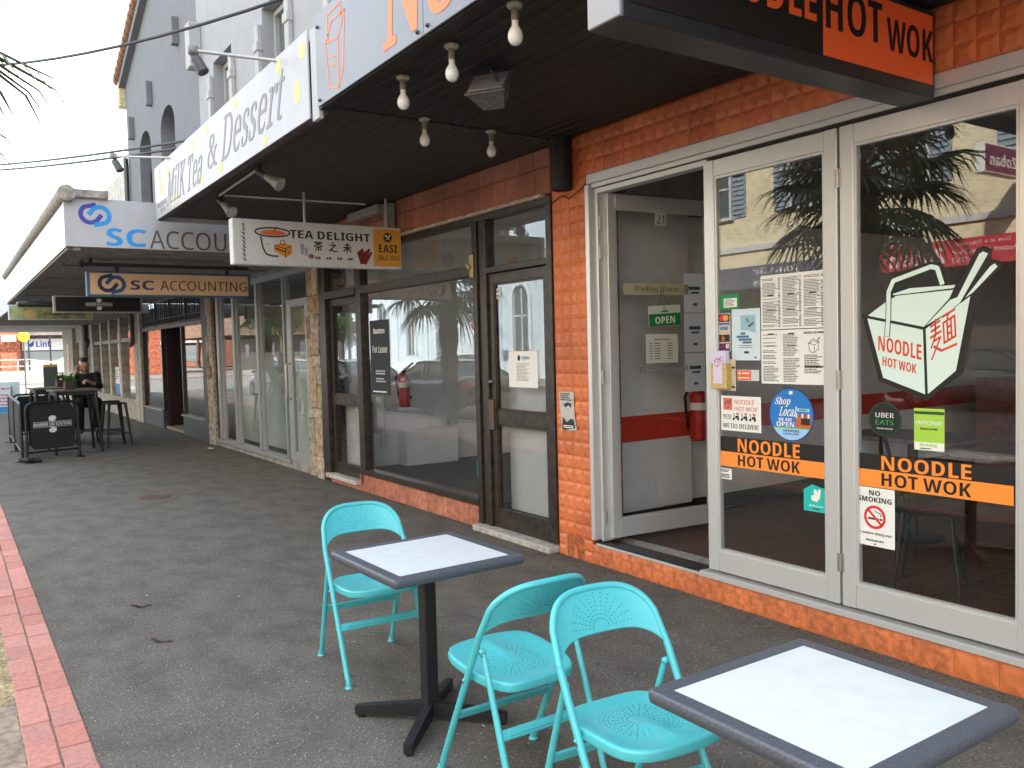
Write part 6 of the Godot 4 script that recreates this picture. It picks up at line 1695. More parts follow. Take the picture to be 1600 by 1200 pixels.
func make_table(label: String, at: Vector3, turn: float) -> void:
	var o := thing("cafe_table", label, "table", at, turn, "square cafe tables")
	var edge := mottled("table_edge_grey", lin(0.1, 0.108, 0.128), 0.42, 0.2, 14.0)
	var h := 0.726
	var a := 0.305
	# moulded rim swept round the square
	var prof := [Vector2(-0.048, 0.0), Vector2(-0.01, 0.0), Vector2(-0.004, -0.001), Vector2(0.0, -0.006), Vector2(0.001, -0.018), Vector2(-0.004, -0.034), Vector2(-0.012, -0.038), Vector2(-0.05, -0.038)]
	var loop := []
	for k in 4:
		for i in 5:
			var w := deg_to_rad(90.0 * k + 90.0 * i / 4.0)
			var cc := Vector2([1, -1, -1, 1][k], [1, 1, -1, -1][k]) * (a - 0.014)
			loop.append([cc, Vector2(cos(w), sin(w))])
	loop.append(loop[0])
	var g := []
	for l in loop:
		var row := []
		for p in prof:
			var q: Vector2 = l[0] + l[1] * (0.014 + p.x)
			if p.x < -0.014:
				q = l[0] + Vector2(signf(l[0].x), signf(l[0].y)) * (0.014 + p.x)
			row.append(Vector3(q.x, h + p.y, q.y))
		g.append(row)
	part(o, "edge_moulding", MB.new().sheet(g), edge)
	var wt := mottled("white_laminate", lin(0.7, 0.71, 0.705), 0.3, 0.05, 1.6)
	part(o, "table_top", MB.new().cbox(Vector3(0, h - 0.0195, 0), Vector3(2 * a - 0.094, 0.037, 2 * a - 0.094), 0.001), wt)
	var bl := mottled("black_powdercoat", lin(0.016, 0.016, 0.017), 0.5, 0.25, 8.0)
	part(o, "column", MB.new().cbox(Vector3(0, 0.375, 0), Vector3(0.06, 0.64, 0.06), 0.006, Basis(Vector3.UP, 0.0)), bl)
	part(o, "spider", MB.new().cbox(Vector3(0, 0.683, 0), Vector3(0.38, 0.012, 0.05), 0.003).cbox(Vector3(0, 0.683, 0), Vector3(0.05, 0.011, 0.38), 0.003), bl)
	for k in 4:
		var w := deg_to_rad(45.0 + 90.0 * k)
		var d := Vector3(cos(w), 0, sin(w))
		var n := Vector3(-d.z, 0, d.x)
		var arm := MB.new()
		var lo := [d * 0.02 + Vector3(0, 0.022, 0), d * 0.335 + Vector3(0, 0.012, 0)]
		var hi := [d * 0.02 + Vector3(0, 0.085, 0), d * 0.335 + Vector3(0, 0.05, 0)]
		for s in [-1, 1]:
			arm.quad(lo[0] + n * 0.021 * s, lo[1] + n * 0.017 * s, hi[1] + n * 0.017 * s, hi[0] + n * 0.021 * s, n * s)
		arm.quad(hi[0] + n * 0.021, hi[1] + n * 0.017, hi[1] - n * 0.017, hi[0] - n * 0.021, Vector3.UP)
		arm.quad(lo[0] + n * 0.021, lo[1] + n * 0.017, lo[1] - n * 0.017, lo[0] - n * 0.021, Vector3.DOWN)
		arm.quad(lo[1] + n * 0.017, hi[1] + n * 0.017, hi[1] - n * 0.017, lo[1] - n * 0.017, d)
		part(o, "base_arm", arm, bl)
		part(o, "foot", MB.new().lathe([Vector2(0, 0.014), Vector2(0.012, 0.014), Vector2(0.016, 0.0), Vector2(0, 0.0)], d * 0.312, Vector3.UP, 10), bl)

func barrier(a: Vector3, b: Vector3, label: String, logo: bool) -> void:
	var o := thing("cafe_barrier", label, "barrier", a, 0.0, "barber's cafe barriers")
	var d := b - a
	var l := d.length()
	var e := d / l
	var bl := mottled("barrier_black", lin(0.011, 0.011, 0.012), 0.45, 0.2, 5.0)
	part(o, "frame", MB.new().tube([Vector3(0, 0.02, 0), Vector3(0, 0.8, 0), Vector3(0, 0.87, 0) + e * 0.03, Vector3(0, 0.9, 0) + e * 0.1, Vector3(0, 0.9, 0) + e * (l - 0.1), Vector3(0, 0.87, 0) + e * (l - 0.03), e * l + Vector3(0, 0.8, 0), e * l + Vector3(0, 0.02, 0)], 0.022, 10), bl)
	part(o, "lower_rail", MB.new().tube([Vector3(0, 0.14, 0), e * l + Vector3(0, 0.14, 0)], 0.016, 8), bl)
	for k in 2:
		part(o, "foot_plate", MB.new().cbox(e * l * k + Vector3(0, 0.008, 0), Vector3(0.2, 0.014, 0.1), 0.003, Basis(Vector3.UP, atan2(-e.z, e.x) + PI / 2)), bl)
	var f := fr(Vector3(0, 0, 0), -e if e.z > 0 else e)
	if f.basis.z.x < -0.3:
		f = fr(Vector3.ZERO, -f.basis.x)
	var x0 := 0.06
	var x1 := l - 0.06
	if f.basis.x.dot(e) < 0:
		x0 = -l + 0.06
		x1 = -0.06
	var c := (x0 + x1) / 2
	part(o, "banner", MB.new().poly(P2([x0 + 0.04, 0.18, x1 - 0.04, 0.18, x1, 0.24, x1, 0.78, x1 - 0.05, 0.87, x0 + 0.05, 0.87, x0, 0.78, x0, 0.24]), -0.003, 0.003, f), mottled("banner_black", lin(0.014, 0.014, 0.015), 0.75, 0.2, 3.0))
	if logo:
		barber_logo(o, Vector2(c, 0.56), minf(0.56, l * 0.8), f * Transform3D(Basis.IDENTITY, Vector3(0, 0, 0.0032)))

func bar_table(at: Vector3, label: String) -> void:
	var o := thing("bar_table", label, "table", at, 0.06, "tall bar tables")
	var bl := mottled("barrier_black", lin(0.011, 0.011, 0.012), 0.45, 0.2, 5.0)
	var wood := mottled("weathered_top", lin(0.13, 0.105, 0.085), 0.6, 0.35, 2.0)
	for k in 4:
		part(o, "top_plank", MB.new().cbox(Vector3(0, 1.045, -0.2625 + 0.175 * k), Vector3(0.7, 0.03, 0.172), 0.003), wood)
	part(o, "apron", MB.new().bb(-0.31, 0.31, 0.97, 1.028, -0.31, -0.29).bb(-0.31, 0.31, 0.97, 1.028, 0.29, 0.31).bb(-0.31, -0.29, 0.97, 1.028, -0.29, 0.29).bb(0.29, 0.31, 0.97, 1.028, -0.29, 0.29), bl)
	for q in [[-1, -1], [1, -1], [1, 1], [-1, 1]]:
		part(o, "leg", MB.new().tube([Vector3(q[0] * 0.29, 1.0, q[1] * 0.29), Vector3(q[0] * 0.35, 0.0, q[1] * 0.35)], [0.034, 0.022], 6), bl)

func bar_stool(at: Vector3, turn: float, label: String) -> void:
	var o := thing("bar_stool", label, "stool", at, turn, "black metal bar stools")
	var bl := mottled("barrier_black", lin(0.011, 0.011, 0.012), 0.45, 0.2, 5.0)
	part(o, "seat", MB.new().cbox(Vector3(0, 0.765, 0), Vector3(0.31, 0.028, 0.31), 0.012), bl)
	for q in [[-1, -1], [1, -1], [1, 1], [-1, 1]]:
		part(o, "leg", MB.new().tube([Vector3(q[0] * 0.135, 0.755, q[1] * 0.135), Vector3(q[0] * 0.205, 0.0, q[1] * 0.205)], [0.026, 0.017], 6), bl)
	for k in 4:
		var w := PI / 2 * k
		var a := Basis(Vector3.UP, w) * Vector3(0.182, 0.24, -0.182)
		part(o, "foot_rail", MB.new().tube([a, Basis(Vector3.UP, w) * Vector3(0.182, 0.24, 0.182)], 0.011, 6), bl)

func planter(at: Vector3, label: String, sd: int) -> void:
	var o := thing("table_planter", label, "planter", at, 0.1, "small planters on the bar tables")
	part(o, "box", MB.new().cbox(Vector3(0, 0.065, 0), Vector3(0.15, 0.13, 0.15), 0.006), mottled("rust_box", lin(0.075, 0.04, 0.028), 0.7, 0.3, 8.0))
	var r := RandomNumberGenerator.new()
	r.seed = sd
	var b := MB.new()
	for k in 220:
		var d := Vector3(r.randf_range(-1, 1), r.randf_range(0.0, 1.2), r.randf_range(-1, 1)).normalized()
		var p := Vector3(0, 0.13, 0) + d * r.randf_range(0.03, 0.1)
		var t := Vector3(r.randf_range(-1, 1), r.randf_range(-1, 1), r.randf_range(-1, 1)).normalized()
		var s := d.cross(t).normalized() * 0.011
		b.tri(p - s, p + s, p + d * 0.035 + t * 0.012, d)
		b.tri(p - s, p + s, p - d * 0.01, d)
	var lm := mottled("herb_leaf", lin(0.1, 0.22, 0.03), 0.7, 0.4, 9.0)
	part(o, "foliage", b, lm)

func make_furniture() -> void:
	make_table("square cafe table with a lone chair drawn up behind it", Vector3(-3.165, 0, 2.19), 0.02)
	make_table("square cafe table with turquoise chair pushed partly under its edge", Vector3(-1.25, 0, 2.115), 0.0)
	var c := make_chair("turquoise folding chair standing alone on the far side of a cafe table")
	c.position = Vector3(-3.921, 0, 2.11)
	c.rotation.y = -0.079
	c = copy(c, "turquoise folding chair between the two cafe tables, its back to another chair")
	c.position = Vector3(-2.516, 0, 2.152)
	c.rotation.y = 3.127
	c = copy(c, "turquoise folding chair tucked under the corner of a cafe table")
	c.position = Vector3(-1.962, 0, 2.118)
	c.rotation.y = -0.078
	barrier(Vector3(-14.86, 0, 2.88), Vector3(-15.05, 0, 2.14), "black banner barrier with silver barber logo closing the end", true)
	barrier(Vector3(-14.95, 0, 2.94), Vector3(-16.75, 0, 2.92), "long black banner barrier beside the end barrier, along the kerb side", false)
	barrier(Vector3(-16.85, 0, 2.92), Vector3(-18.6, 0, 2.9), "long black banner barrier at the far end of the kerb side", false)
	barrier(Vector3(-18.7, 0, 2.84), Vector3(-18.75, 0, 1.95), "black banner barrier closing the seating behind the man", false)
	bar_table(Vector3(-15.9, 0, 2.1), "tall bar table next to the logo barrier with planter")
	bar_table(Vector3(-17.35, 0, 2.28), "tall bar table farther from the logo barrier")
	bar_stool(Vector3(-16.2, 0, 1.42), 0.15, "black metal stool tucked beside the near bar table")
	bar_stool(Vector3(-16.95, 0, 1.38), -0.1, "black metal stool standing nearest the barber window")
	bar_stool(Vector3(-17.28, 0, 1.75), 0.0, "black metal stool with the man sitting on it")
	planter(Vector3(-15.72, 1.06, 2.17), "rusty box planter with low green herbs on the near bar table", 3)
	planter(Vector3(-17.5, 1.06, 2.12), "rusty box planter with green herbs on the farther bar table", 4)
	# weighted black bag at the barrier corner
	var bag := part(self, "sand_bag", MB.new().cbox(Vector3(0, 0.03, 0), Vector3(0.3, 0.06, 0.16), 0.025).cbox(Vector3(0.05, 0.05, 0.12), Vector3(0.26, 0.06, 0.14), 0.025, Basis(Vector3.UP, 0.5)), mottled("banner_black", lin(0.014, 0.014, 0.015), 0.75, 0.2, 3.0))
	tag(bag, "crumpled black weight bag at the foot of the logo barrier", "bag")
	bag.position = Vector3(-14.78, 0.0, 2.78)
	# boards
	var ab := thing("chalk_board", "dark chalkboard with yellow top standing past the bar tables", "board", Vector3(-22.5, 0, 1.82))
	part(ab, "board", MB.new().cbox(Vector3(0, 0.7, 0), Vector3(0.03, 1.36, 0.3), 0.004, Basis(Vector3.BACK, 0.08)), mat("slate", lin(0.06, 0.065, 0.07), 0.6))
	part(ab, "header", MB.new().cbox(Vector3(-0.03, 1.41, 0), Vector3(0.03, 0.06, 0.3), 0.004, Basis(Vector3.BACK, 0.08)), hx("b89a2c"))
	print_lines(ab, "chalk_print", -0.12, 0.12, 0.75, 1.3, 8, hx("9a9a8c"), Transform3D(Basis(Vector3.BACK, 0.08) * Basis(Vector3(0, 0, -1), Vector3.UP, Vector3.RIGHT), Vector3(0.017, 0.0, 0)), 0.5, 5)
	part(ab, "rear_leg", MB.new().cbox(Vector3(-0.2, 0.65, 0), Vector3(0.03, 1.32, 0.28), 0.004, Basis(Vector3.BACK, -0.1)), mat("slate", lin(0.06, 0.065, 0.07), 0.6))
	var ib := thing("info_board", "pale blue printed board on silver post by the kerb", "board", Vector3(-21.4, 0, 2.78))
	part(ib, "post", MB.new().tube([Vector3(0, 0, -0.07), Vector3(0, 1.0, -0.07)], 0.022, 10), mat("pale_steel", lin(0.5, 0.5, 0.48), 0.4, 0.5))
	part(ib, "panel", MB.new().cbox(Vector3(-0.05, 0.75, 0.05), Vector3(0.02, 0.68, 0.6), 0.003), mat("pale_blue_board", lin(0.6, 0.7, 0.78), 0.5))
	part(ib, "blue_panel", MB.new().rect(-0.35, 0.25, 0.42, 0.55, 0.0, 0.002, sx(-0.0395)), hx("3c8ac0"))
	print_lines(ib, "print", -0.3, 0.2, 0.56, 0.98, 6, hx("c06a6a"), sx(-0.0395), 0.5, 7)
	var cs := thing("counter_sign", "blue and white poster inside the cream shop window", "poster", Vector3(-24.9, 0.55, 0.0))
	part(cs, "sheet", MB.new().rect(-0.3, 0.3, 0.0, 0.75, 0.012, 0.014), mat("white_paint", lin(0.75, 0.75, 0.73), 0.6))
	part(cs, "blue_panel", MB.new().rect(-0.3, 0.3, 0.0, 0.3, 0.015, 0.016), hx("3c7ab0"))
	print_lines(cs, "print", -0.25, 0.25, 0.35, 0.7, 6, hx("3c7ab0"), fr(Vector3(0, 0, 0.0145)), 0.5, 8)
	# furniture inside the noodle shop
	var dark := mat("cafe_black", lin(0.015, 0.015, 0.015), 0.4)
	for q in [[-2.3, -1.5, "dark dining table inside behind the noodle box picture"], [-3.4, -1.9, "dark dining table inside behind the menus"]]:
		var t := thing("dining_table", q[2], "table", Vector3(q[0], 0.145, q[1]))
		part(t, "table_top", MB.new().cbox(Vector3(0, 0.73, 0), Vector3(0.9, 0.03, 0.6), 0.005), mottled("dining_top", lin(0.2, 0.17, 0.15), 0.4, 0.2, 2.0))
		part(t, "column", MB.new().tube([Vector3(0, 0.02, 0), Vector3(0, 0.72, 0)], 0.035, 10), dark)
		part(t, "base", MB.new().lathe([Vector2(0, 0.03), Vector2(0.2, 0.02), Vector2(0.22, 0.0)], Vector3.ZERO, Vector3.UP, 18), dark)
	for q in [[-1.75, -0.85, 2.6, "black hoop-back chair inside by the noodle box picture"], [-2.65, -0.8, 0.4, "black hoop-back chair inside between the glass panels"], [-3.2, -1.15, 0.2, "black hoop-back chair inside behind the menus"]]:
		var t := thing("dining_chair", q[3], "chair", Vector3(q[0], 0.145, q[1]), q[2])
		part(t, "seat", MB.new().lathe([Vector2(0, 0.47), Vector2(0.19, 0.465), Vector2(0.2, 0.45), Vector2(0, 0.44)], Vector3.ZERO, Vector3.UP, 20), dark)
		for k in 4:
			var w := PI / 4 + PI / 2 * k
			part(t, "leg", MB.new().tube([Vector3(cos(w) * 0.17, 0.45, sin(w) * 0.17), Vector3(cos(w) * 0.24, 0, sin(w) * 0.24)], 0.012, 8), dark)
		var hp := []
		for i in 17:
			var w := PI * i / 16.0
			hp.append(Vector3(-0.19 - 0.06 * sin(w), 0.45 + 0.42 * sin(w), -0.19 * cos(w)))
		part(t, "hoop", MB.new().tube(hp, 0.012, 8), dark)

# ---------------------------------------------------------------- the seated man
# surface net over a field of tapered capsules joined smoothly
func net(mb: MB, bones: Array, lo: Vector3, hi: Vector3, cell: float, k: float) -> void:
	var nx := int((hi.x - lo.x) / cell) + 2
	var ny := int((hi.y - lo.y) / cell) + 2
	var nz := int((hi.z - lo.z) / cell) + 2
	var d := PackedFloat32Array()
	d.resize(nx * ny * nz)
	d.fill(0.2)
	for b in bones:
		var a: Vector3 = b[0]
		var e: Vector3 = b[1]
		var ra: float = b[2]
		var rb: float = b[3]
		var m := maxf(ra, rb) + k + cell * 2.0
		var l := (a.min(e) - Vector3.ONE * m - lo) / cell
		var h := (a.max(e) + Vector3.ONE * m - lo) / cell
		var ab := e - a
		var il := 1.0 / maxf(ab.length_squared(), 1e-9)
		for i in range(maxi(0, int(l.x)), mini(nx, int(h.x) + 2)):
			for j in range(maxi(0, int(l.y)), mini(ny, int(h.y) + 2)):
				for q in range(maxi(0, int(l.z)), mini(nz, int(h.z) + 2)):
					var p := lo + Vector3(i, j, q) * cell
					var t := clampf((p - a).dot(ab) * il, 0.0, 1.0)
					var v := (p - a - ab * t).length() - lerpf(ra, rb, t)
					var at := (i * ny + j) * nz + q
					var o := d[at]
					var s := maxf(k - absf(o - v), 0.0) / k
					d[at] = minf(o, v) - s * s * k * 0.25
	var ids := {}
	var base := mb.v.size()
	for i in nx - 1:
		for j in ny - 1:
			for q in nz - 1:
				var at := (i * ny + j) * nz + q
				var neg := 0
				var vals := []
				for c in 8:
					var w := d[at + (c & 1) * ny * nz + ((c >> 1) & 1) * nz + ((c >> 2) & 1)]
					vals.append(w)
					if w < 0.0:
						neg += 1
				if neg == 0 or neg == 8:
					continue
				var sum := Vector3.ZERO
				var cnt := 0
				for c in 8:
					for ax in 3:
						if c & (1 << ax):
							continue
						var c2: int = c | (1 << ax)
						if (vals[c] < 0.0) != (vals[c2] < 0.0):
							var t: float = vals[c] / (vals[c] - vals[c2])
							var p := Vector3(c & 1, (c >> 1) & 1, (c >> 2) & 1)
							p[ax] += t
							sum += p
							cnt += 1
				var gr := Vector3.ZERO
				for c in 8:
					gr += Vector3(1 if c & 1 else -1, 1 if c & 2 else -1, 1 if c & 4 else -1) * vals[c]
				ids[at] = base + mb.v.size() - base
				mb.v.append(lo + (Vector3(i, j, q) + sum / cnt) * cell)
				mb.n.append(gr.normalized())
	for at in ids:
		var q: int = at % nz
		var j: int = (at / nz) % ny
		var i: int = at / (nz * ny)
		if i == 0 or j == 0 or q == 0:
			continue
		var o := d[at]
		if (o < 0.0) != (d[at + ny * nz] < 0.0) and ids.has(at - nz) and ids.has(at - 1) and ids.has(at - nz - 1):
			mb._ori(ids[at], ids[at - nz], ids[at - nz - 1], ids[at - 1])
		if (o < 0.0) != (d[at + nz] < 0.0) and ids.has(at - ny * nz) and ids.has(at - 1) and ids.has(at - ny * nz - 1):
			mb._ori(ids[at], ids[at - ny * nz], ids[at - ny * nz - 1], ids[at - 1])
		if (o < 0.0) != (d[at + 1] < 0.0) and ids.has(at - ny * nz) and ids.has(at - nz) and ids.has(at - ny * nz - nz):
			mb._ori(ids[at], ids[at - ny * nz], ids[at - ny * nz - nz], ids[at - nz])

func make_man() -> void:
	# local axes: x forward (towards the logo barrier), y up, z to his right hand
	var o := thing("person", "man in black top seated on a bar stool, phone at his ear, elbow on table", "person", Vector3(-17.28, 0, 1.75))
	var hip := Vector3(0.0, 0.84, 0)
	var chest := Vector3(0.12, 1.16, 0)
	var neck := Vector3(0.17, 1.31, 0)
	var head := Vector3(0.25, 1.43, 0.03)
	var rs := Vector3(0.13, 1.24, 0.18)
	var ls := Vector3(0.13, 1.24, -0.19)
	var re := Vector3(0.36, 1.1, 0.3)
	var rw := Vector3(0.34, 1.33, 0.17)
	var le := Vector3(0.34, 1.06, -0.2)
	var lw := Vector3(0.5, 1.17, 0.02)
	var skin := mat("skin", lin(0.42, 0.22, 0.15), 0.5)
	skin.subsurf_scatter_enabled = true
	skin.subsurf_scatter_strength = 0.15
	var blk := mottled("black_cotton", lin(0.014, 0.014, 0.016), 0.9, 0.25, 6.0)
	var b := MB.new()
	net(b, [[hip, chest, 0.13, 0.12], [chest, neck, 0.12, 0.055], [neck, head, 0.056, 0.06], [rs, re, 0.05, 0.042], [re, rw, 0.043, 0.028], [ls, le, 0.05, 0.042], [le, lw, 0.043, 0.028], [hip + Vector3(0.02, -0.02, 0.09), Vector3(0.4, 0.78, 0.14), 0.085, 0.06], [hip + Vector3(0.02, -0.02, -0.09), Vector3(0.4, 0.78, -0.14), 0.085, 0.06], [Vector3(0.4, 0.78, 0.14), Vector3(0.28, 0.34, 0.13), 0.058, 0.04], [Vector3(0.4, 0.78, -0.14), Vector3(0.28, 0.34, -0.13), 0.058, 0.04]], Vector3(-0.2, 0.26, -0.35), Vector3(0.6, 1.5, 0.4), 0.014, 0.03)
	# head with nose, chin, brow and ears
	var f := (Vector3(0.95, -0.3, 0.0)).normalized()
	var hu := Vector3(0.3, 0.95, 0).normalized()
	var sd := Vector3(0, 0, 1)
	var hb := [[head + hu * 0.045 - f * 0.02, head + hu * 0.035 + f * 0.025, 0.083, 0.078], [head - hu * 0.035 + f * 0.035, head - hu * 0.07 + f * 0.05, 0.06, 0.042], [head + f * 0.1 + hu * 0.015, head + f * 0.115 - hu * 0.02, 0.009, 0.016], [head + f * 0.092 + hu * 0.032 + sd * 0.03, head + f * 0.092 + hu * 0.032 - sd * 0.03, 0.013, 0.013], [head + f * 0.088 - hu * 0.052 + sd * 0.014, head + f * 0.088 - hu * 0.052 - sd * 0.014, 0.01, 0.01]]
	for s in [-1, 1]:
		hb.append([head + sd * s * 0.082 + hu * 0.025, head + sd * s * 0.08 - hu * 0.02, 0.014, 0.009])
		hb.append([head + f * 0.06 - hu * 0.02 + sd * s * 0.035, head + f * 0.03 - hu * 0.05 + sd * s * 0.04, 0.03, 0.03])
	hb.append([neck, head - hu * 0.03, 0.056, 0.05])
	net(b, hb, head - Vector3(0.2, 0.2, 0.14), head + Vector3(0.2, 0.2, 0.14), 0.007, 0.018)
	# hands: palm and five fingers each
	hand(b, rw, (head + sd * 0.1 - rw).normalized(), Vector3(0.5, 0.3, -0.8).normalized())
	hand(b, lw, Vector3(0.75, -0.1, 0.65).normalized(), Vector3(0.3, -0.8, -0.2).normalized())
	part(o, "body", b, skin)
	var t := MB.new()
	net(t, [[hip + Vector3(0, -0.06, 0.05), chest + Vector3(0, 0, 0.04), 0.125, 0.125], [hip + Vector3(0, -0.06, -0.05), chest + Vector3(0, 0, -0.04), 0.125, 0.125], [chest, neck - Vector3(0.01, 0.03, 0), 0.13, 0.07], [rs + Vector3(-0.02, -0.02, -0.05), rs, 0.09, 0.07], [ls + Vector3(-0.02, -0.02, 0.05), ls, 0.09, 0.07], [rs, re, 0.07, 0.056], [re, re.lerp(rw, 0.3), 0.056, 0.05], [ls, le, 0.07, 0.056], [le, le.lerp(lw, 0.3), 0.056, 0.05]], Vector3(-0.22, 0.6, -0.36), Vector3(0.56, 1.4, 0.42), 0.014, 0.035)
	part(o, "shirt", t, blk)
	var tr := MB.new()
	for s in [-1, 1]:
		net(tr, [[hip + Vector3(0.0, -0.02, s * 0.07), Vector3(0.4, 0.78, s * 0.14), 0.105, 0.078], [Vector3(0.4, 0.78, s * 0.14), Vector3(0.28, 0.28, s * 0.13), 0.076, 0.058]], Vector3(-0.2, 0.18, s * 0.13 - 0.2), Vector3(0.55, 1.0, s * 0.13 + 0.2), 0.016, 0.03)
	part(o, "trousers", tr, blk)
	var sh := MB.new()
	for s in [-1, 1]:
		net(sh, [[Vector3(0.26, 0.28, s * 0.13), Vector3(0.43, 0.255, s * 0.14), 0.05, 0.038]], Vector3(0.15, 0.18, s * 0.13 - 0.1), Vector3(0.53, 0.38, s * 0.13 + 0.1), 0.012, 0.02)
	part(o, "shoes", sh, mat("shoe_black", lin(0.02, 0.02, 0.02), 0.5))
	var hr := MB.new()
	net(hr, [[head + hu * 0.085 - f * 0.04, head + hu * 0.095 + f * 0.02, 0.07, 0.052], [head + hu * 0.03 - f * 0.05, head - hu * 0.03 - f * 0.045, 0.072, 0.055]], head - Vector3(0.2, 0.2, 0.14), head + Vector3(0.2, 0.22, 0.14), 0.008, 0.02)
	part(o, "hair", hr, mottled("brown_hair", lin(0.045, 0.025, 0.016), 0.8, 0.4, 14.0))
	var ey := MB.new()
	for s in [-1, 1]:
		ey.lathe([Vector2(0, 0.008), Vector2(0.007, 0.005), Vector2(0.008, 0.0)], head + f * 0.094 + hu * 0.014 + sd * s * 0.031, f, 8)
	part(o, "eyes", ey, mat("eye_dark", lin(0.03, 0.02, 0.02), 0.3))
	var ph := thing("phone", "dark mobile phone held to the man's ear", "phone", Vector3(-17.28, 0, 1.75) + head + sd * 0.105)
	part(ph, "case", MB.new().cbox(Vector3.ZERO, Vector3(0.07, 0.14, 0.01), 0.003, Basis(Vector3.BACK, 0.5)), mat("cafe_black", lin(0.015, 0.015, 0.015), 0.4))

func hand(b: MB, w: Vector3, d: Vector3, palm: Vector3) -> void:
	var s := d.cross(palm).normalized()
	palm = s.cross(d).normalized()
	var bones := [[w, w + d * 0.045, 0.026, 0.03], [w + d * 0.05 + s * 0.022, w + d * 0.075 + s * 0.026, 0.02, 0.013], [w + d * 0.05 - s * 0.022, w + d * 0.075 - s * 0.026, 0.02, 0.013]]
	for k in 4:
		var r := w + d * 0.075 + s * (-0.027 + 0.018 * k)
		var l: float = [0.026, 0.034, 0.036, 0.03][k]
		var m := r + (d * 0.8 + palm * 0.5).normalized() * l
		bones.append([r, m, 0.0085, 0.008])
		bones.append([m, m + (d * 0.2 + palm * 0.9).normalized() * l * 0.9, 0.008, 0.0065])
	var t := w + d * 0.025 + s * 0.03
	bones.append([t, t + (s * 0.7 + d * 0.5 + palm * 0.4).normalized() * 0.035, 0.012, 0.0095])
	bones.append([t + (s * 0.7 + d * 0.5 + palm * 0.4).normalized() * 0.035, t + (s * 0.5 + d * 0.9 + palm * 0.6).normalized() * 0.062, 0.0095, 0.0075])
	net(b, bones, w - Vector3.ONE * 0.15, w + Vector3.ONE * 0.15, 0.005, 0.006)

# ---------------------------------------------------------------- palms, parked cars and the other side of the street
func fan_frond(b: MB, o: Vector3, dir: Vector3, len_: float, fan: float, droop: float, r: RandomNumberGenerator, stem: MB) -> void:
	var side := dir.cross(Vector3.UP).normalized()
	var c := o + dir * len_ + Vector3(0, -droop * 0.3, 0)
	stem.tube([o, o + dir * len_ * 0.5 + Vector3(0, 0.02, 0), c], [0.018, 0.012, 0.009], 5, false)
	var nrm := side.cross(dir).normalized()
	for k in 26:
		var a := deg_to_rad(-128.0 + 256.0 * k / 25.0) + r.randf_range(-0.03, 0.03)
		var d := (dir * cos(a) + side * sin(a)).normalized()
		var l := fan * (1.0 - 0.28 * absf(a) / 2.2) * r.randf_range(0.88, 1.08)
		var wv := d.cross(nrm).normalized()
		var p1 := c + d * l * 0.5 + nrm * 0.015 - Vector3(0, droop * 0.16, 0)
		var p2 := c + d * l * 0.8 - Vector3(0, droop * 0.42, 0)
		var p3 := c + d * l * 0.98 - Vector3(0, droop * 0.85 + r.randf() * 0.08, 0)
		var fold := nrm * 0.012
		for s in [-1, 1]:
			b.quad(c, c + d * 0.02, p1 + wv * 0.021 * s + fold, p1, nrm)
			b.quad(p1, p1 + wv * 0.021 * s + fold, p2 + wv * 0.013 * s + fold * 0.5, p2, nrm)
			b.tri(p2, p2 + wv * 0.013 * s + fold * 0.5, p3, nrm)

func palm(at: Vector3, h: float, sd: int, label: String, n := 34) -> void:
	var o := thing("fan_palm", label, "palm tree", at, 0.0, "fan palms along the kerb")
	var r := RandomNumberGenerator.new()
	r.seed = sd
	var tr := []
	var rad := []
	for i in 15:
		var t := i / 14.0
		tr.append(Vector3(0.05 * sin(t * 3.0 + sd), h * t, 0.04 * cos(t * 2.0 + sd)))
		rad.append(0.15 + 0.03 * sin(i * 2.4) + 0.06 * t)
	part(o, "trunk", MB.new().tube(tr, rad, 12), mottled("palm_fibre", lin(0.07, 0.05, 0.035), 0.95, 0.45, 5.0, 1.5))
	var hairs := MB.new()
	for k in 420:
		var t := r.randf()
		var a := r.randf() * TAU
		var p := Vector3(cos(a) * (0.15 + 0.06 * t), h * t, sin(a) * (0.15 + 0.06 * t))
		var q := p + Vector3(cos(a) * 0.1, -0.12 + r.randf_range(-0.06, 0.06), sin(a) * 0.1)
		var s := Vector3(-sin(a), 0, cos(a)) * 0.014
		hairs.tri(p - s, p + s, q, Vector3(cos(a), 0, sin(a)))
	part(o, "trunk_fibres", hairs, mottled("palm_fibre", lin(0.07, 0.05, 0.035), 0.95, 0.45, 5.0, 1.5))
	var b := MB.new()
	var st := MB.new()
	for k in n:
		var a := TAU * k * 0.381966 + r.randf_range(-0.1, 0.1)
		var el := deg_to_rad(lerpf(-48.0, 72.0, pow(k / float(n), 0.85)))
		var d := Vector3(cos(a) * cos(el), sin(el), sin(a) * cos(el))
		fan_frond(b, Vector3(0, h - 0.05 + 0.15 * k / n, 0), d, r.randf_range(0.55, 0.85), r.randf_range(0.6, 0.78), r.randf_range(0.2, 0.42), r, st)
	var lm := mottled("palm_leaf", lin(0.14, 0.19, 0.055), 0.5, 0.35, 3.0)
	lm.backlight_enabled = true
	lm.backlight = Color(0.25, 0.3, 0.1)
	part(o, "crown", b, lm)
	part(o, "leaf_stalks", st, mottled("palm_stalk", lin(0.12, 0.15, 0.05), 0.6, 0.3, 3.0))

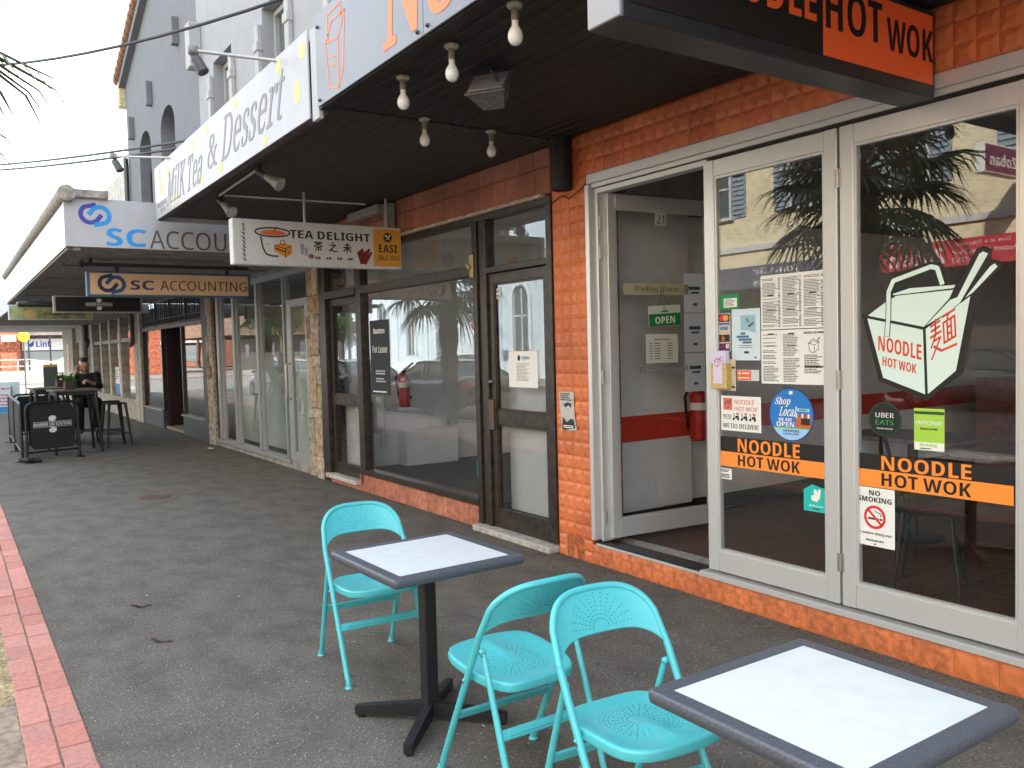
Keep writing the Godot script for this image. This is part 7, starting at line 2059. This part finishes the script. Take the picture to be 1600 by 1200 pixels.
func car(at: Vector3, turn: float, paint: Material, label: String) -> void:
	var o := thing("parked_car", label, "car", at, turn)
	# body lofted from stations along x (front at +x): x, half width, sill, belt
	var stn := [[-2.3, 0.62, 0.42, 0.78], [-2.25, 0.78, 0.3, 0.93], [-2.05, 0.86, 0.24, 1.0], [-1.5, 0.89, 0.22, 1.0], [-0.6, 0.9, 0.2, 0.95], [0.5, 0.9, 0.2, 0.93], [1.1, 0.89, 0.21, 0.88], [1.8, 0.86, 0.22, 0.78], [2.15, 0.78, 0.26, 0.68], [2.28, 0.6, 0.36, 0.58]]
	var g := []
	for s in stn:
		var row := []
		for q in [[-0.86, 0.0], [-1.0, 0.12], [-1.0, 0.5], [-0.98, 0.8], [-0.9, 0.97], [-0.6, 1.04], [0.0, 1.06], [0.6, 1.04], [0.9, 0.97], [0.98, 0.8], [1.0, 0.5], [1.0, 0.12], [0.86, 0.0]]:
			row.append(Vector3(s[0], lerpf(s[2], s[3], q[1]), s[1] * q[0]))
		g.append(row)
	var mb := MB.new().sheet(g, true)
	part(o, "body", mb, paint)
	part(o, "bumper", MB.new().cbox(Vector3(-2.27, 0.48, 0), Vector3(0.1, 0.26, 1.4), 0.04).cbox(Vector3(2.22, 0.46, 0), Vector3(0.12, 0.24, 1.35), 0.04), paint)
	var cab := []
	for s in [[-1.95, 0.72, 1.0], [-1.2, 0.64, 1.36], [-0.7, 0.62, 1.42], [0.1, 0.62, 1.41], [0.45, 0.64, 1.34], [1.15, 0.74, 0.92]]:
		var row := []
		for q in [[-1.14, 0.0], [-1.0, 0.75], [-0.8, 0.98], [0, 1.03], [0.8, 0.98], [1.0, 0.75], [1.14, 0.0]]:
			row.append(Vector3(s[0], lerpf(0.95, s[2], q[1]), s[1] * q[0]))
		cab.append(row)
	part(o, "cabin_glass", MB.new().sheet(cab, true), mat("car_glass", lin(0.02, 0.024, 0.026), 0.05))
	var rf := []
	for s in [[-1.22, 0.6, 1.375], [-0.7, 0.6, 1.435], [0.1, 0.6, 1.425], [0.45, 0.6, 1.36]]:
		var row := []
		for q in [-1.0, -0.8, 0.0, 0.8, 1.0]:
			row.append(Vector3(s[0], s[2] - 0.05 * absf(q) * absf(q) + 0.01, s[1] * q))
		rf.append(row)
	part(o, "roof", MB.new().sheet(rf, true), paint)
	for s in [-1, 1]:
		part(o, "pillar", MB.new().tube([Vector3(-1.95, 1.0, s * 0.78), Vector3(-1.2, 1.36, s * 0.62)], 0.04, 6).tube([Vector3(1.15, 0.93, s * 0.8), Vector3(0.45, 1.34, s * 0.62)], 0.035, 6).tube([Vector3(-0.35, 0.97, s * 0.8), Vector3(-0.35, 1.38, s * 0.63)], 0.035, 6), paint)
		part(o, "tail_light", MB.new().cbox(Vector3(-2.24, 0.83, s * 0.62), Vector3(0.1, 0.16, 0.32), 0.03), mat("tail_red", lin(0.4, 0.015, 0.012), 0.2))
		part(o, "headlight", MB.new().cbox(Vector3(2.14, 0.62, s * 0.6), Vector3(0.16, 0.13, 0.32), 0.04), mat("headlight_clear", lin(0.6, 0.6, 0.6), 0.1))
		part(o, "mirror", MB.new().cbox(Vector3(0.75, 1.0, s * 0.98), Vector3(0.12, 0.12, 0.18), 0.04), paint)
		part(o, "door_handle", MB.new().cbox(Vector3(-0.25, 0.82, s * 0.9), Vector3(0.18, 0.025, 0.03), 0.008), paint)
		for x in [-1.4, 1.38]:
			var wh := Node3D.new()
			wh.name = "wheel"
			o.add_child(wh, true)
			wh.position = Vector3(x, 0.32, s * 0.8)
			part(wh, "tyre", MB.new().lathe([Vector2(0.2, -0.1), Vector2(0.29, -0.1), Vector2(0.32, -0.07), Vector2(0.32, 0.07), Vector2(0.29, 0.1), Vector2(0.2, 0.1)], Vector3.ZERO, Vector3(0, 0, s), 26), mat("tyre", lin(0.02, 0.02, 0.02), 0.8))
			var rim := MB.new().lathe([Vector2(0.23, 0.1), Vector2(0.2, 0.09), Vector2(0.19, 0.02)], Vector3.ZERO, Vector3(0, 0, s), 26).lathe([Vector2(0, 0.1), Vector2(0.05, 0.095), Vector2(0.06, 0.07)], Vector3.ZERO, Vector3(0, 0, s), 12)
			for k in 9:
				var a := TAU * k / 9.0
				rim.tube([Vector3(cos(a) * 0.05, sin(a) * 0.05, s * 0.085), Vector3(cos(a) * 0.21, sin(a) * 0.21, s * 0.09)], 0.013, 5)
			part(wh, "rim", rim, mat("alloy", lin(0.55, 0.55, 0.56), 0.25, 0.8))
			part(wh, "brake_disc", MB.new().lathe([Vector2(0, 0.0), Vector2(0.14, 0.0)], Vector3.ZERO, Vector3(0, 0, s), 20), mat("brake_disc", lin(0.3, 0.29, 0.28), 0.4, 0.7))
	part(o, "number_plate", MB.new().cbox(Vector3(-2.325, 0.66, 0), Vector3(0.012, 0.11, 0.36), 0.003), mat("white_paint", lin(0.75, 0.75, 0.73), 0.6))

func sash_window(parent: Node3D, x: float, y: float, w: float, h: float, z: float, trim: Material, gl: Material) -> void:
	var n := part(parent, "window", MB.new().bb(x - w / 2, x + w / 2, y, y + h, z - 0.02, z - 0.005), gl)
	part(n, "frame", MB.new().bb(x - w / 2 - 0.1, x - w / 2, y - 0.05, y + h + 0.1, z - 0.08, z).bb(x + w / 2, x + w / 2 + 0.1, y - 0.05, y + h + 0.1, z - 0.08, z).bb(x - w / 2, x + w / 2, y + h, y + h + 0.1, z - 0.08, z).bb(x - w / 2, x + w / 2, y + h / 2 - 0.03, y + h / 2 + 0.03, z - 0.06, z), trim)
	part(n, "sill", MB.new().bb(x - w / 2 - 0.2, x + w / 2 + 0.2, y - 0.16, y - 0.05, z - 0.2, z), trim)

func arch_window(parent: Node3D, x: float, y: float, w: float, h: float, z: float, trim: Material, gl: Material) -> void:
	var pg := PackedVector2Array([Vector2(x + w / 2, y), Vector2(x - w / 2, y)])
	var ring_ := PackedVector2Array([Vector2(x - w / 2 - 0.14, y)])
	for i in 13:
		var a := PI - PI * i / 12.0
		pg.append(Vector2(x + cos(a) * w / 2, y + h - w / 2 + sin(a) * w / 2))
		ring_.append(Vector2(x + cos(a) * (w / 2 + 0.14), y + h - w / 2 + sin(a) * (w / 2 + 0.14)))
	ring_.append(Vector2(x + w / 2 + 0.14, y))
	var n := part(parent, "window", MB.new().poly(pg, z - 0.02, z - 0.005), gl)
	part(n, "arch_moulding", MB.new().stroke(ring_, 0.2, z - 0.16, z, Transform3D.IDENTITY, false), trim)
	part(n, "keystone", MB.new().bb(x - 0.12, x + 0.12, y + h - 0.02, y + h + 0.36, z - 0.24, z), trim)
	part(n, "frame", MB.new().bb(x - 0.03, x + 0.03, y, y + h, z - 0.06, z - 0.02).bb(x - w / 2, x + w / 2, y + h * 0.55, y + h * 0.55 + 0.06, z - 0.06, z - 0.02), trim)

func make_opposite() -> void:
	palm(Vector3(-5.6, 0.0, 4.6), 3.4, 7, "shaggy fan palm in the sandy tree pit near the noodle shop")
	palm(Vector3(-15.2, 0.0, 4.7), 3.0, 12, "fan palm at the kerb opposite the barber shop")
	palm(Vector3(-27.0, 0.0, 4.7), 3.2, 15, "fan palm at the kerb opposite the cream shop", 26)
	palm(Vector3(-18.4, 0.0, 17.9), 2.7, 21, "fan palm on the opposite footpath before the barristers' sign", 26)
	var dark := mat("car_charcoal", lin(0.03, 0.032, 0.036), 0.18)
	dark.clearcoat_enabled = true
	dark.clearcoat = 1.0
	var white := mat("car_white", lin(0.7, 0.7, 0.69), 0.2)
	var blackc := mat("car_black", lin(0.012, 0.012, 0.014), 0.15)
	var red := mat("car_red", lin(0.35, 0.02, 0.02), 0.2)
	var silver := mat("car_silver", lin(0.35, 0.36, 0.37), 0.25, 0.5)
	for c in [[-19.1, 6.75, PI, dark, "charcoal sedan parked at the kerb opposite the accountants' office"], [-25.3, 6.75, PI, blackc, "black sedan parked at the kerb opposite the cream shop"], [-31.4, 6.75, PI, dark, "charcoal sedan parked at the kerb near the side street"], [-9.6, 15.7, 0.0, dark, "charcoal sedan parked across the street before the red awning"], [-16.2, 15.7, 0.0, silver, "silver sedan parked across the street before the barristers' sign"], [-34.0, 15.7, PI, white, "white sedan parked across the street before the blue building"], [-58.0, 15.7, PI, red, "red sedan parked across the street before the blue building"], [-0.5, 6.75, 0.0, silver, "silver sedan parked at the kerb behind the cafe tables"]]:
		car(Vector3(c[0], -0.12, c[1]), c[2], c[3], c[4])
	var trim := mottled("opp_trim", lin(0.6, 0.62, 0.63), 0.8, 0.12, 0.6)
	var gl := mat("opp_glass", lin(0.08, 0.1, 0.11), 0.08)
	# cream building
	var a := thing("cream_building", "cream rendered two-storey building with blue shutters across the street", "building", Vector3(-9, 0, 20))
	var cream := mottled("cream_render", lin(0.76, 0.68, 0.47), 0.9, 0.1, 0.4)
	part(a, "wall", MB.new().bb(-15, 22, 0, 11.5, 0, 9), cream)
	part(a, "cornice", MB.new().bb(-15.1, 22.1, 11.2, 11.6, -0.35, 0).bb(-15, 22, 4.75, 4.95, -0.12, 0), trim)
	var sh := mottled("shutter_blue", lin(0.3, 0.37, 0.45), 0.7, 0.2, 1.0)
	for x in [-12.6, -8.8, -5.2, -1.4, 2.6, 6.4, 10.4]:
		sash_window(a, x, 6.1, 1.1, 2.0, 0.0, trim, gl)
		for s in [-1, 1]:
			var p := part(a, "shutter", MB.new().bb(x + s * 0.98 - 0.3, x + s * 0.98 + 0.3, 6.0, 8.2, -0.06, -0.01), sh)
			var sl := MB.new()
			for k in 12:
				sl.box(Vector3(x + s * 0.98, 6.15 + 0.17 * k, -0.08), Vector3(0.5, 0.09, 0.03), Basis(Vector3.RIGHT, 0.5))
			part(p, "slats", sl, sh)
	part(a, "shop_front", MB.new().bb(-14.5, -5.4, 0.0, 3.2, -0.05, 0), mat("dark_front", lin(0.05, 0.05, 0.055), 0.3))
	part(a, "shop_front", MB.new().bb(-5.0, 20.0, 0.0, 3.4, -0.05, 0), mat("dark_front2", lin(0.07, 0.05, 0.045), 0.3))
	var b := thing("awning_sign", "red awning fascia lettered Zoban across the street", "sign", Vector3(-9, 3.33, 20))
	part(b, "canopy", MB.new().bb(-5.0, 20, 0.0, 0.12, -2.6, -0.06), mat("canopy_maroon", lin(0.2, 0.02, 0.025), 0.6))
	part(b, "fascia", MB.new().bb(-5.0, 20, 0.0, 0.67, -2.72, -2.6), mat("zoban_red", lin(0.5, 0.035, 0.05), 0.5))
	var f := fr(Vector3(0, 0, -2.725), Vector3(-1, 0, 0))
	var pale := mat("pale_lettering", lin(0.75, 0.6, 0.62), 0.6)
	letters(b, "Zoban", "sans_bold", 3.4, 0.3, 1.5, 0.42, pale, f)
	letters(b, "Dine in & Take Away", "sans", 1.75, 0.53, 1.4, 0.12, pale, f)
	letters(b, "Modern Korean Food", "sans", 1.65, 0.34, 1.6, 0.12, pale, f)
	letters(b, "9568 7753", "sans", 2.0, 0.14, 0.9, 0.12, pale, f)
	b = thing("box_sign", "purple box sign lettered Zoban high across the street", "sign", Vector3(-10.7, 5.52, 18.0))
	part(b, "case", MB.new().cbox(Vector3(0, 0.36, 0), Vector3(0.25, 0.72, 1.8), 0.02), mat("white_paint", lin(0.75, 0.75, 0.73), 0.6))
	part(b, "face", MB.new().rect(-0.86, 0.86, 0.04, 0.68, 0.126, 0.13, fr(Vector3.ZERO, Vector3(0, 0, -1))), mat("zoban_plum", lin(0.2, 0.025, 0.1), 0.5))
	letters(b, "Zoban", "sans_bold", 0, 0.34, 1.3, 0.3, mat("white_paper", lin(0.78, 0.78, 0.74), 0.6), fr(Vector3(0.131, 0, 0), Vector3(0, 0, -1)))
	b = thing("awning_sign", "grey blue fascia with white barristers lettering across the street", "sign", Vector3(-9, 3.22, 20))
	part(b, "canopy", MB.new().bb(-14.8, -5.1, 0.0, 0.12, -2.6, -0.06), mat("canopy_grey", lin(0.12, 0.12, 0.14), 0.6))
	part(b, "fascia", MB.new().bb(-14.8, -5.1, 0.0, 0.7, -2.72, -2.6), mat("slate_blue", lin(0.1, 0.105, 0.16), 0.5))
	letters(b, "Joan Sc", "serif", 7.9, 0.5, 1.7, 0.24, mat("white_paper", lin(0.78, 0.78, 0.74), 0.6), f, 0.2)
	letters(b, "Barristers", "serif", 7.9, 0.18, 1.7, 0.2, mat("white_paper", lin(0.78, 0.78, 0.74), 0.6), f)
	# blue building with arches
	trim = mottled("blue_trim", lin(0.52, 0.62, 0.69), 0.9, 0.1, 0.4)
	a = thing("blue_building", "pale blue rendered building with arched windows across the street", "building", Vector3(-45, 0, 20))
	var blue := mottled("blue_render", lin(0.46, 0.57, 0.66), 0.9, 0.1, 0.4)
	part(a, "wall", MB.new().bb(-20, 20.9, 0, 12.5, 0, 9), blue)
	part(a, "cornice", MB.new().bb(-20.1, 21, 12.2, 12.7, -0.4, 0).bb(-20, 20.9, 6.2, 6.5, -0.2, 0).bb(-20, 20.9, 0.0, 0.9, -0.1, 0), trim)
	for k in 10:
		arch_window(a, -17.5 + 4.0 * k, 1.2, 1.3 if k % 2 else 1.0, 3.4, 0.0, trim, gl)
		sash_window(a, -17.5 + 4.0 * k, 7.2, 1.1, 2.2, 0.0, trim, gl)
		part(a, "pilaster", MB.new().bb(-15.65 + 4.0 * k, -15.35 + 4.0 * k, 0.9, 6.2, -0.12, 0), trim)
	# low house and trees farther on
	a = thing("low_house", "low weatherboard house with wide brown roof farther across the street", "house", Vector3(-85, 0, 24))
	part(a, "wall", MB.new().bb(-12, 12, 0, 3.2, 0, 8), mottled("weatherboard", lin(0.5, 0.48, 0.43), 0.9, 0.15, 0.4))
	part(a, "roof", MB.new().poly(P2([-13, 3.1, 13, 3.1, 9, 5.2, -9, 5.2]), -8.6, 0.8, fr(Vector3.ZERO)), mottled("brown_roof", lin(0.2, 0.12, 0.08), 0.9, 0.3, 0.4))
	for k in 5:
		part(a, "window", MB.new().bb(-10 + 4.4 * k, -8.6 + 4.4 * k, 1.0, 2.5, -0.05, 0), gl)
	a = thing("red_brick_shop", "red brick corner building far along the other side", "building", Vector3(-128, 0, 22))
	part(a, "wall", MB.new().bb(-22, 22, 0, 7, 0, 9), mottled("red_shop_brick", lin(0.25, 0.1, 0.065), 0.9, 0.3, 0.6))
	part(a, "awning", MB.new().bb(-22, 22, 3.0, 3.3, -3.0, 0), mat("white_paint", lin(0.75, 0.75, 0.73), 0.6))
	for k in 4:
		part(a, "shop_window", MB.new().bb(-20 + 10.5 * k, -12 + 10.5 * k, 0.6, 2.7, -0.06, 0), gl)
	var r := RandomNumberGenerator.new()
	for q in [[-68.0, 19.0, 7.0, 1, "broad green street tree beyond the blue building"], [-100.0, 20.0, 8.5, 2, "tall green street tree beside the low house"], [-56.0, 19.2, 5.5, 3, "small green street tree at the side street corner"]]:
		r.seed = q[3] * 31
		var t := thing("street_tree", q[4], "tree", Vector3(q[0], -0.1, q[1]), 0.0, "street trees across the road")
		var bk := mottled("bark", lin(0.1, 0.075, 0.055), 0.95, 0.4, 2.0, 1.0)
		var tm := MB.new().tube([Vector3.ZERO, Vector3(0.1, q[2] * 0.3, 0), Vector3(0, q[2] * 0.62, 0.1)], [0.26, 0.18, 0.1], 10)
		var cr := MB.new()
		for k in 34:
			var d := Vector3(r.randf_range(-1, 1), r.randf_range(-0.4, 1), r.randf_range(-1, 1)).normalized()
			var c: Vector3 = Vector3(0, q[2] * 0.62, 0) + Vector3(d.x, d.y * 0.75, d.z) * q[2] * r.randf_range(0.12, 0.36)
			if k < 8:
				tm.tube([Vector3(0, q[2] * 0.4, 0), c], [0.07, 0.025], 6)
			for j in 90:
				var p: Vector3 = c + Vector3(r.randfn(), r.randfn() * 0.7, r.randfn()) * q[2] * 0.055
				var e := Vector3(r.randf_range(-1, 1), r.randf_range(-1, 1), r.randf_range(-1, 1)).normalized()
				var s := e.cross(Vector3(0.3, 0.9, 0.2)).normalized()
				cr.quad(p, p + (e + s) * 0.09, p + e * 0.2, p + (e - s) * 0.09, Vector3.UP)
		part(t, "trunk", tm, bk)
		part(t, "crown", cr, mottled("tree_leaf", lin(0.06, 0.11, 0.025), 0.7, 0.45, 1.5))
	# parking sign on a thin post before the blue building
	var ps := thing("parking_sign", "white parking sign with red panel on thin post across the street", "sign", Vector3(-35.0, 0, 17.5))
	part(ps, "post", MB.new().tube([Vector3.ZERO, Vector3(0, 2.9, 0)], 0.03, 8), mat("pale_steel", lin(0.5, 0.5, 0.48), 0.4, 0.5))
	part(ps, "panel", MB.new().cbox(Vector3(0, 2.5, -0.04), Vector3(0.5, 0.62, 0.01), 0.003), mat("white_paint", lin(0.75, 0.75, 0.73), 0.6))
	part(ps, "red_panel", MB.new().bb(-0.22, 0.22, 2.55, 2.78, -0.05, -0.046), hx("c0302c"))

func _ready() -> void:
	make_view()
	make_ground()
	make_noodle_shop()
	make_tea_shop()
	make_row()
	make_opposite()
	make_furniture()
	make_man()
	make_stickers()
	make_signs()
